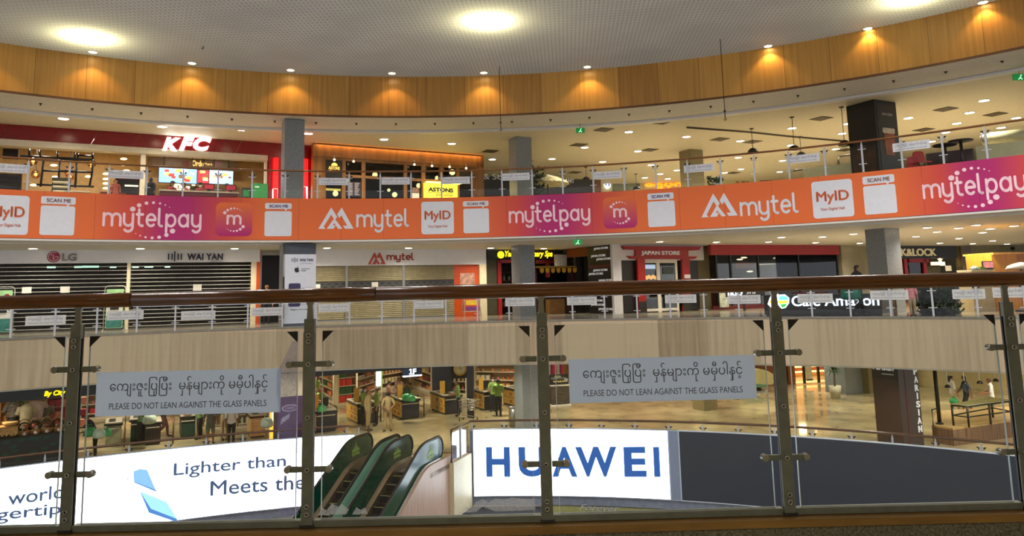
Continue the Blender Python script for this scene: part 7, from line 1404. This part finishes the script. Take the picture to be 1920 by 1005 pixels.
    dg = bpy.context.evaluated_depsgraph_get(); dg.update(); m2 = bpy.data.meshes.new_from_object(o.evaluated_get(dg)); bpy.data.objects.remove(o)
    segs = [(V[a], V[b_], n, min(Rd[a][0], Rd[b_][0])) for (a, b_), n in zip(E_, B)]
    lab = []
    for p in m2.polygons:
        c = p.center; best = None
        for a, b_, n, r in segs:
            ab = b_-a; t = max(0, min(1, (c-a).dot(ab)/max(1e-9, ab.length_squared))); dd = (c-(a+ab*t)).length-r*.9
            if best is None or dd < best[0]: best = (dd, n)
        lab.append(best[1])
    return m2, lab, V[hd].copy(), V
FIG = {}
def sub_mesh(name, src, sel, off, close=None):
    vm = {}; vs = []; fs = []
    for p, s in zip(src.polygons, sel):
        if s:
            f = []
            for i in p.vertices:
                if i not in vm: vm[i] = len(vs); q = src.vertices[i]; vs.append(q.co+q.normal*off)
                f.append(vm[i])
            fs.append(tuple(f))
    me = bpy.data.meshes.new(name); me.from_pydata([tuple(q) for q in vs], [], fs); me.polygons.foreach_set('use_smooth', [True]*len(me.polygons)); me.update(); return me
def wear(pose, kind, long_sleeve=False):
    key = (pose, kind, long_sleeve)
    if pose not in FIG: FIG[pose] = figure(pose)
    if key in FIG: return FIG[key]
    src, lab, hd, V = FIG[pose]; C = [p.center for p in src.polygons]
    if kind == 'shirt': sel = [(l == 'torso' and c.z > .9) or (l == 'upper' and True) or (long_sleeve and l == 'fore') or (l == 'hip' and c.z > .9) for l, c in zip(lab, C)]; me = sub_mesh(kind, src, sel, .016)
    elif kind == 'trousers': sel = [l in ('hip', 'thigh', 'calf') or (l == 'torso' and c.z < 1.0) for l, c in zip(lab, C)]; me = sub_mesh(kind, src, sel, .012)
    elif kind == 'shorts': sel = [l in ('hip',) or (l == 'thigh') or (l == 'torso' and c.z < 1.0) for l, c in zip(lab, C)]; me = sub_mesh(kind, src, sel, .02)
    elif kind == 'shoe': sel = [l == 'foot' for l in lab]; me = sub_mesh(kind, src, sel, .012)
    elif kind == 'face_mask': sel = [l == 'head' and (c-hd).y < -.02 and -.09 < (c-hd).z < .0 for l, c in zip(lab, C)]; me = sub_mesh(kind, src, sel, .008)
    elif kind == 'hair': sel = [l == 'head' and (c-hd).z > .022-.95*(c-hd).y for l, c in zip(lab, C)]; me = sub_mesh(kind, src, sel, .024)
    elif kind == 'skirt':
        mb = MB(); mb.lathe([(.15, 1.02), (.175, .9), (.185, .7), (.19, .35), (.185, .12), (.17, .12)][::-1], (0, 0, 0), 16); me = bpy.data.meshes.new(kind); me.from_pydata([(x, y*.8, z) for x, y, z in mb.v], [], mb.f); me.polygons.foreach_set('use_smooth', [len(p.vertices) == 4 for p in me.polygons]); me.update()
    FIG[key] = me; return me
def child(name, me, m, parent, loc=(0, 0, 0)):
    o = bpy.data.objects.new(name, me); COL.objects.link(o); o.parent = parent; o.location = loc
    if not me.materials: me.materials.append(m)
    o.material_slots[0].link = 'OBJECT'; o.material_slots[0].material = m; return o
def ballmesh(r, sc=(1, 1, 1)):
    k = ('ball', r, sc)
    if k not in FIG: mb = MB().ball((0, 0, 0), r, 8, sc); me = bpy.data.meshes.new('ball'); me.from_pydata(mb.v, [], mb.f); me.update(); FIG[k] = me
    return FIG[k]
NP = [0]
def person(lab, pos, face, pose, top, bottom, skin=SK, h=1.66, low='trousers', long_sleeve=False, hair=None, mask=False, cap=None, group=None):
    if pose not in FIG: FIG[pose] = figure(pose)
    src, lb, hd, V = FIG[pose]
    o = bpy.data.objects.new('person', src); COL.objects.link(o); o.location = pos; s = h/1.745; o.scale = (s, s, s); o.rotation_euler = (0, 0, rad(face)); tag(o, lab, 'person', group)
    if not src.materials: src.materials.append(skin)
    o.material_slots[0].link = 'OBJECT'; o.material_slots[0].material = skin
    child('shirt', wear(pose, 'shirt', long_sleeve), top, o); child(low, wear(pose, low), bottom, o); child('shoes' if False else 'shoe', wear(pose, 'shoe'), M_shoe, o); child('hair', wear(pose, 'hair'), M_hair, o)
    for sg in (-1, 1): child('eye', ballmesh(.011, (1.3, .6, .8)), M_eye, o, hd+Vector((sg*.032, -.082, .03)))
    if not mask: child('mouth', ballmesh(.012, (1.8, .5, .5)), M_lip, o, hd+Vector((0, -.086, -.048)))
    else: child('face_mask', wear(pose, 'face_mask'), mask, o)
    if hair == 'long':
        mb = MB().tube([hd+Vector((0, .06, .06)), hd+Vector((0, .12, -.02)), hd+Vector((0, .12, -.16)), hd+Vector((0, .1, -.24))], [.06, .075, .06, .03], 10); me = bpy.data.meshes.new('long_hair'); me.from_pydata([tuple(q) for q in mb.v], [], mb.f); me.polygons.foreach_set('use_smooth', [True]*len(me.polygons)); child('long_hair', me, M_hair, o)
    if hair == 'bun': child('hair_bun', ballmesh(.05), M_hair, o, hd+Vector((0, .115, .05)))
    if cap:
        mb = MB().lathe([(.102, .05), (.1, .1), (.07, .145), (.02, .16)], hd, 14); mb.add([hd+Vector((x, y, .055)) for x, y in ((-.08, -.08), (-.06, -.18), (.06, -.18), (.08, -.08))]+[hd+Vector((x, y, .065)) for x, y in ((-.08, -.08), (-.06, -.18), (.06, -.18), (.08, -.08))], [(0, 1, 2, 3), (7, 6, 5, 4), (0, 4, 5, 1), (1, 5, 6, 2), (2, 6, 7, 3)]); me = bpy.data.meshes.new('cap'); me.from_pydata([tuple(q) for q in mb.v], [], mb.f); child('cap', me, cap, o)
    NP[0] += 1; return o
def feet(x, y, z): return atz(x, y, z)
def headat(x, y, z, h=1.66):
    p = atz(x, y, z+h); return Vector((p.x, p.y, z))
GRN = mat('staff_green_shirt', (110, 138, 60), .8, var=.05); NVY = mat('black_trousers', (20, 22, 30), .8, var=.05); KHK = mat('khaki_uniform', (142, 122, 82), .8, var=.05); PNK = mat('dusty_pink_shirt', (206, 150, 130), .8, var=.04); WHT = mat('white_shirt', (216, 214, 206), .8, var=.02); BLK = mat('black_shirt', (24, 22, 24), .8, var=.05); BEI = mat('beige_trousers', (170, 150, 116), .8, var=.04); MSK = mat('white_mask', (220, 224, 224), .7, var=0); GRY = mat('grey_green_cloth', (96, 104, 90), .8, var=.06); GRM = mat('muted_green_shirt', (84, 112, 60), .8, var=.06)
STD = ('down', 'down', 'stand', 'stand', 0); BEH = ('behind', 'behind', 'wide', 'wide', 0); FRO = ('front', 'front', 'stand', 'stand', .08); WLK = ('swingf', 'swingb', 'stepb', 'stepf', .05); LEAN = ('reach', 'front', 'stand', 'stand', .5); HIP = ('hips', 'down', 'stand', 'wide', 0); CHN = ('chin', 'down', 'stand', 'stand', 0); CAR = ('carry', 'carry', 'stepf', 'stand', .03)
# guards and staff in front of the checkouts
person('security guard in khaki uniform standing sideways left of the other guard', feet(690, 808, Z1), 75, STD, KHK, KHK, SK2, 1.72, long_sleeve=True)
person('security guard in khaki uniform seen from behind, hands clasped behind the back', feet(727, 809, Z1), 200, BEH, KHK, KHK, SK2, 1.66, long_sleeve=False, hair='bun')
person('staff member in green shirt and white mask half hidden by the left guard', feet(682, 799, Z1), 60, FRO, GRN, NVY, SK, 1.7, mask=MSK)
person('staff member in green shirt and black trousers between the two khaki guards', feet(706, 798, Z1), -70, CHN, GRN, NVY, SK, 1.64, hair='bun')
person('shopper in dusty pink shirt at the checkout behind the right guard', headat(728, 712, Z1, 1.66), 120, FRO, PNK, BEI, SK, 1.66)
person('shopper in pink printed top behind the pink-shirted one, below the number sign', headat(745, 705, Z1, 1.62), 30, LEAN, mat('pale_pink_top', (226, 176, 160), .8, var=.1), BEI, SK, 1.66)
person('cashier in green shirt behind the green bags', headat(768, 717, Z1, 1.44), -60, FRO, GRN, NVY, SK, 1.46, hair='bun')
person('cashier in green shirt left of the navy pier', headat(859, 714, Z1, 1.6), -80, FRO, GRN, NVY, SK, 1.62)
person('cashier in green shirt facing us behind the checkout right of the navy pier', headat(924, 707, Z1, 1.6), -10, FRO, GRN, NVY, SK2, 1.62, mask=MSK)
person('staff member in green shirt and black trousers seen from behind, right of the navy pier', feet(935, 780, Z1), 175, FRO, GRN, NVY, SK, 1.7, hair='bun')
person('cashier in green shirt at the left checkout, just right of the near post', headat(600, 727, Z1, 1.44), 40, FRO, GRN, NVY, SK, 1.46)
person('staff member in green shirt farther back above the left checkout', headat(597, 703, Z1, 1.64), 90, STD, GRN, NVY, SK, 1.66)
# left, below the notice
person('man in dark shirt bending over the green bags at the left', headat(181, 781, Z1, 1.5), -60, LEAN, BLK, NVY, SK2, 1.68)
person('staff member in green shirt and dark trousers at the dark checkouts below the left notice', feet(262, 832, Z1), 150, FRO, GRM, NVY, SK, 1.66)
person('shopper in dark jacket and maroon trousers right of the brown-black checkout', feet(305, 820, Z1), 110, WLK, BLK, mat('maroon_trousers', (86, 40, 36), .8), SK, 1.64)
person('staff member in green shirt leaning at the middle checkout below the left notice', feet(374, 824, Z1), -100, LEAN, GRM, NVY, SK, 1.66)
person('shopper in grey-green dress standing below the right half of the left notice', feet(393, 834, Z1), 190, CAR, GRY, GRY, SK, 1.62, low='shorts')
person('shopper in beige headscarf colours beside the white-shirted one', feet(420, 826, Z1), 170, STD, mat('tan_top', (150, 134, 100), .8, var=.06), BEI, SK, 1.62)
person('shopper in plain white shirt before the dark green shelf', feet(433, 834, Z1), 185, STD, WHT, NVY, SK2, 1.64)
# marble hall
person('woman in white top walking with a green bag, right of the black pole', headat(1782, 701.5, Z1, 1.66), 80, CAR, WHT, mat('cream_trousers', (206, 186, 140), .8), SK, 1.66, hair='long')
person('man in navy striped shirt walking right of the woman with the green bag', headat(1808, 702, Z1, 1.68), 250, WLK, mat('navy_stripe', (76, 90, 110), .8, var=.2, scale=16, stretch=(.1, .1, 3)), mat('navy_shorts', (30, 32, 46), .8), SK2, 1.68, low='shorts')
person('man in white shirt standing behind the long iron table', headat(1856, 708, Z1, 1.64), -110, FRO, WHT, BEI, SK, 1.66)
p_ = headat(1776, 701.5, Z1, 1.66); bag(p_+Vector((0, -.3, .45)), 'green bag carried by the woman in the white top', M_bag, .8, None)
# middle level
person('person in dark clothes walking with a teal bag before the glowing cafe lettering', FC.P(UC(1612, 590, .35), .42, 0), 95, WLK, BLK, BLK, SK, 1.72, long_sleeve=True)
q = FC.P(UC(1597, 570, .6), .62, .55); bag(q, 'large teal bag carried past the glowing cafe lettering', mat('teal_bag', (30, 110, 90), .6, var=.1), 1.5, None)
person('person in dark blue clothes standing in the dark doorway left of the advert column', F2.P(U(499, 600, .35), .35, 0), 20, STD, mat('ink_blue_shirt', (30, 36, 66), .8), BLK, SK, 1.64)
person('child in pink top standing left of the dark hedge', FC.P(UC(1711, 575, .3), .2, 0), 150, STD, mat('rose_top', (206, 130, 130), .8), BEI, SK, 1.12)
# top level, order counter
person('customer in black shirt waiting at the order counter beside the pale pillar', headat(284, 331, Z3, 1.68), 160, STD, BLK, BLK, SK2, 1.7, hair=None)
CAPB = mat('black_cap', (20, 18, 18), .7)
for x, y, f, l_ in ((322, 347, 60, 'counter worker in black cap at the left of the menu screens'), (359, 352, -70, 'counter worker in black cap leaning below the blue menu screen'), (376, 356, 10, 'counter worker with white mask below the red menu screen'), (428, 357, -60, 'counter worker in black cap at the right end of the order counter')):
    p = F3.P(U3(x, y, -2.8), -2.8, Z3); person(l_, p, f, LEAN if '-70' in str(f) else FRO, mat('red_work_shirt', (120, 30, 30), .8), BLK, SK, 1.62, mask=MSK if 'mask' in l_ else False, cap=CAPB)
p = F3.P(U3(216, 362, -.6), -.6, Z3); person('diner with reddish top near the steel trolley tables', p, 40, STD, mat('rust_top', (150, 70, 50), .8), BLK, SK, 1.3)
# ================================================================== NEAR RAILING
ZL = 0.0
pb = [(128, 988), (578, 978), (1026, 968), (1478, 955), (1925, 944)]
PN = [atz(x, y, .02) for x, y in pb]
for i, p in enumerate(PN): print('post', i, tuple(round(c, 3) for c in p))
PN = [PN[0]*2-PN[1]]+PN+[PN[-1]*2-PN[-2]]
t = thing('balustrade_railing', 'near glass railing with thick varnished handrail on steel posts', 'railing', (PN[3].x, PN[3].y, 0))
M_var = mat('varnished_handrail', (96, 58, 18), .22, var=.14, scale=9, stretch=(.5, 6, 6), bump=.05)
hp_ = []
rail = [Vector((p.x, p.y+.02, 1.1)) for p in PN]
HS = [rail[0]+(rail[0]-rail[1])*.4]+rail+[rail[-1]+(rail[-1]-rail[-2])*.4]
# the handrail is made of long pieces with butt joints
cuts = [(0, 2, 0, .2), (2, 3, .2, .28), (3, 8, .28, 1)]
def along(k): i = min(int(k), len(HS)-2); return HS[i]*(1-(k-i))+HS[i+1]*(k-i)
for a, b_ in ((0, 2.22), (2.225, 3.28), (3.285, 7.999)):
    ks = [a]+[k for k in range(1, 8) if a < k < b_]+[b_]; MB().tube([along(k) for k in ks], .036, 20).obj('handrail', M_var, t)
M_spost = mat('grey_steel_post', (104, 108, 96), .45, .35, var=.05, scale=18); M_sdark = mat('dark_steel', (50, 50, 46), .45, .5, var=.06); M_bolt = mat('bolt_steel', (150, 150, 140), .3, .85, var=.04)
def near_frame(i):
    a, b_ = PN[max(0, i-1)], PN[min(len(PN)-1, i+1)]; d = (b_-a).normalized(); return Fr(PN[i]-d*.5, PN[i]+d*.5)
for i in range(len(PN)):
    F = near_frame(i); c = .5; w = .028; zt = .985
    po = MB().fbox(F, c-w, c+w, .018, .03, .0, zt-.065).obj('post', M_spost, t, bevel=.002)
    MB().fbox(F, c-w*.86, c+w*.86, -.012, .0, .0, zt).obj('rear_plate', M_sdark, po); MB().fbox(F, c-w*.92, c+w*.92, .002, .026, zt-.07, zt).obj('top_block', M_spost, po, bevel=.002)
    MB().fbox(F, c-w*.7, c+w*.7, -.012, .02, .0, .12).obj('foot_spacer', M_sdark, po); MB().fbox(F, c-w*.7, c+w*.7, -.012, .02, zt-.16, zt-.06).obj('head_spacer', M_sdark, po)
    MB().fbox(F, c-w*1.2, c+w*1.2, -.03, .034, -.002, .012).obj('base_plate', M_sdark, po)
    mb = MB(); mb.fprism(F, [(c-.016, zt), (c+.016, zt), (c+.012, zt+.06), (c+.02, zt+.082), (c-.02, zt+.082), (c-.012, zt+.06)], .0, .014); mb.obj('handrail_bracket', M_bolt, po)
    B_ = Matrix((( F.e.x, F.m.x, 0), (F.e.y, F.m.y, 0), (0, 0, 1))); AX = B_ @ Matrix.Rotation(rad(-90), 3, 'X')
    for z in (.06, .095, .265, .51, .765, .875, .905):
        bo = MB(); bo.lathe([(.0135, 0), (.0135, .004), (.0115, .007), (.007, .007), (.006, .004)], F.P(c, .03, z), 16, AX); bo.obj('bolt', M_bolt, po)
        MB().lathe([(.005, 0), (.005, .0025)], F.P(c, .0342, z), 6, AX).obj('bolt_socket', M_sdark, po)
    for z in (.265, .765):
        for sg in (-1, 1):
            mb = MB(); a0, a1 = c+sg*.03, c+sg*.098; mb.fbox(F, min(a0, a1), max(a0, a1), .004, .016, z-.014, z+.014); mb.obj('clamp_arm', M_spost, po, bevel=.003)
            MB().lathe([(.0165, -.012), (.0165, .022), (.014, .026)], F.P(c+sg*.1, 0, z), 18, AX).obj('clamp_disc', M_bolt, po)
def filmmat(name, c, k):
    m = bpy.data.materials.new(name); m.use_nodes = True; N, L = nodes_of(m); b = N['Principled BSDF']; b.inputs['Base Color'].default_value = lin(c); b.inputs['Roughness'].default_value = .4
    tr = N.new('ShaderNodeBsdfTransparent'); ms = N.new('ShaderNodeMixShader'); tc = N.new('ShaderNodeTexCoord'); nz = N.new('ShaderNodeTexNoise'); nz.inputs['Scale'].default_value = 160; mu = N.new('ShaderNodeMath'); mu.operation = 'MULTIPLY'; mu.inputs[1].default_value = k
    L.new(tc.outputs['Object'], nz.inputs['Vector']); L.new(nz.outputs['Fac'], mu.inputs[0]); L.new(mu.outputs[0], ms.inputs[0]); L.new(tr.outputs[0], ms.inputs[1]); L.new(b.outputs[0], ms.inputs[2]); L.new(ms.outputs[0], N['Material Output'].inputs[0]); return m
M_film, M_film2 = filmmat('lilac_film', (150, 150, 206), .5), filmmat('white_film_residue', (232, 240, 252), .55)
for i in range(len(PN)-1):
    F = Fr(PN[i], PN[i+1]); g = .062; z0, z1 = .03, .925
    gl = MB().fbox(F, g, F.L-g, -.006, .004, z0, z1).obj('glass_panel', M_glass_n, t)
    ed = mat('bright_glass_edge', (190, 206, 206), .25, var=.02)
    for u_ in (g, F.L-g): MB().fbox(F, u_-.0012, u_+.0012, -.0065, .0045, z0, z1).obj('edge_strip', ed, gl)
    for u_, sg in ((g, 1), (F.L-g, -1)): MB().fprism(F, [(u_, z1), (u_+sg*.055, z1), (u_, z1-.055)], .004, .0052).obj('corner_patch', M_black, gl)
    if i in (1, 2):
        mb = MB(); rr = random.Random(4+i)
        def film(P, name, m):
            q = [F.pix(x, y, .0052) for x, y in P]; MB().fprism(F, q, .0045, .0056).obj(name, m, gl)
        if i == 1: film([(519, 700), (548, 640), (557, 640), (559, 966), (524, 966), (521, 900), (525, 850), (520, 800), (523, 760), (518, 730)], 'loose_film', M_film)
        else:
            film([(596, 966), (604, 952), (612, 957), (622, 944), (634, 950), (642, 945), (654, 955), (650, 964)], 'film_residue', M_film2); film([(660, 965), (668, 951), (676, 956), (684, 952), (690, 964)], 'film_residue', M_film2)
            film([(860, 962), (872, 950), (884, 953), (893, 941), (906, 936), (916, 943), (928, 934), (946, 937), (960, 933), (990, 936), (1003, 934), (1004, 956), (930, 959), (905, 950), (892, 960)], 'film_residue', M_film2)
# bottom channel, oak ledge, granite kerb
mb = MB(); vs = []; 
for i in range(len(PN)-1):
    F = Fr(PN[i], PN[i+1]); MB().fbox(F, .03, F.L-.03, -.022, .022, .0, .03).obj('bottom_channel', M_spost, t)
def strip(n0, n1, z0, z1):
    mb = MB(); vs = []; fs = []
    for i in range(len(PN)):
        F = near_frame(i); vs += [F.P(.5, n0, z0), F.P(.5, n1, z0), F.P(.5, n1, z1), F.P(.5, n0, z1)]
    for i in range(len(PN)-1):
        for k in range(4): fs.append((4*i+k, 4*i+4+k, 4*i+4+(k+1) % 4, 4*i+(k+1) % 4))
    e_ = 4*(len(PN)-1); fs += [(3, 2, 1, 0), (e_, e_+1, e_+2, e_+3)]; return mb.add(vs, fs)
strip(-.1, .078, -.04, -.004).obj('trim_8', mat('honey_oak_ledge', (122, 90, 40), .28, var=.1, scale=5, stretch=(.6, 4, 4)), kind='structure')
m_gr = granite('speckled_granite', (120, 114, 92), (44, 44, 36), 90, .35)
strip(-.09, .066, -.45, -.04).obj('wall_kerb', m_gr, kind='structure')
# the two big notices
m_card = mat('blue_white_card', (196, 208, 236), .5, var=0); N, L = nodes_of(m_card); tl = N.new('ShaderNodeBsdfTranslucent'); tl.inputs[0].default_value = (.85, .92, 1, 1); ms = N.new('ShaderNodeMixShader'); ms.inputs[0].default_value = .75
L.new(N['Principled BSDF'].outputs[0], ms.inputs[1]); L.new(tl.outputs[0], ms.inputs[2]); L.new(ms.outputs[0], N['Material Output'].inputs[0])
def near_notice(i, x0, x1, y0, y1, lab):
    F = Fr(PN[i], PN[i+1]); u0, _ = F.pix(x0, (y0+y1)/2, .006); u1, _ = F.pix(x1, (y0+y1)/2, .006); _, z0 = F.pix((x0+x1)/2, y1, .006); _, z1 = F.pix((x0+x1)/2, y0, .006)
    notice(F, u0, u1, z0, z1, .005, lab, None, m_card, .0015)
near_notice(1, 180, 526, 694.5, 777, 'large pale blue notice with dark lettering on the left near glass panel')
near_notice(3, 1067, 1417, 669.5, 752, 'large pale blue notice with dark lettering on the near glass right of the middle post')
print('people', NP[0])
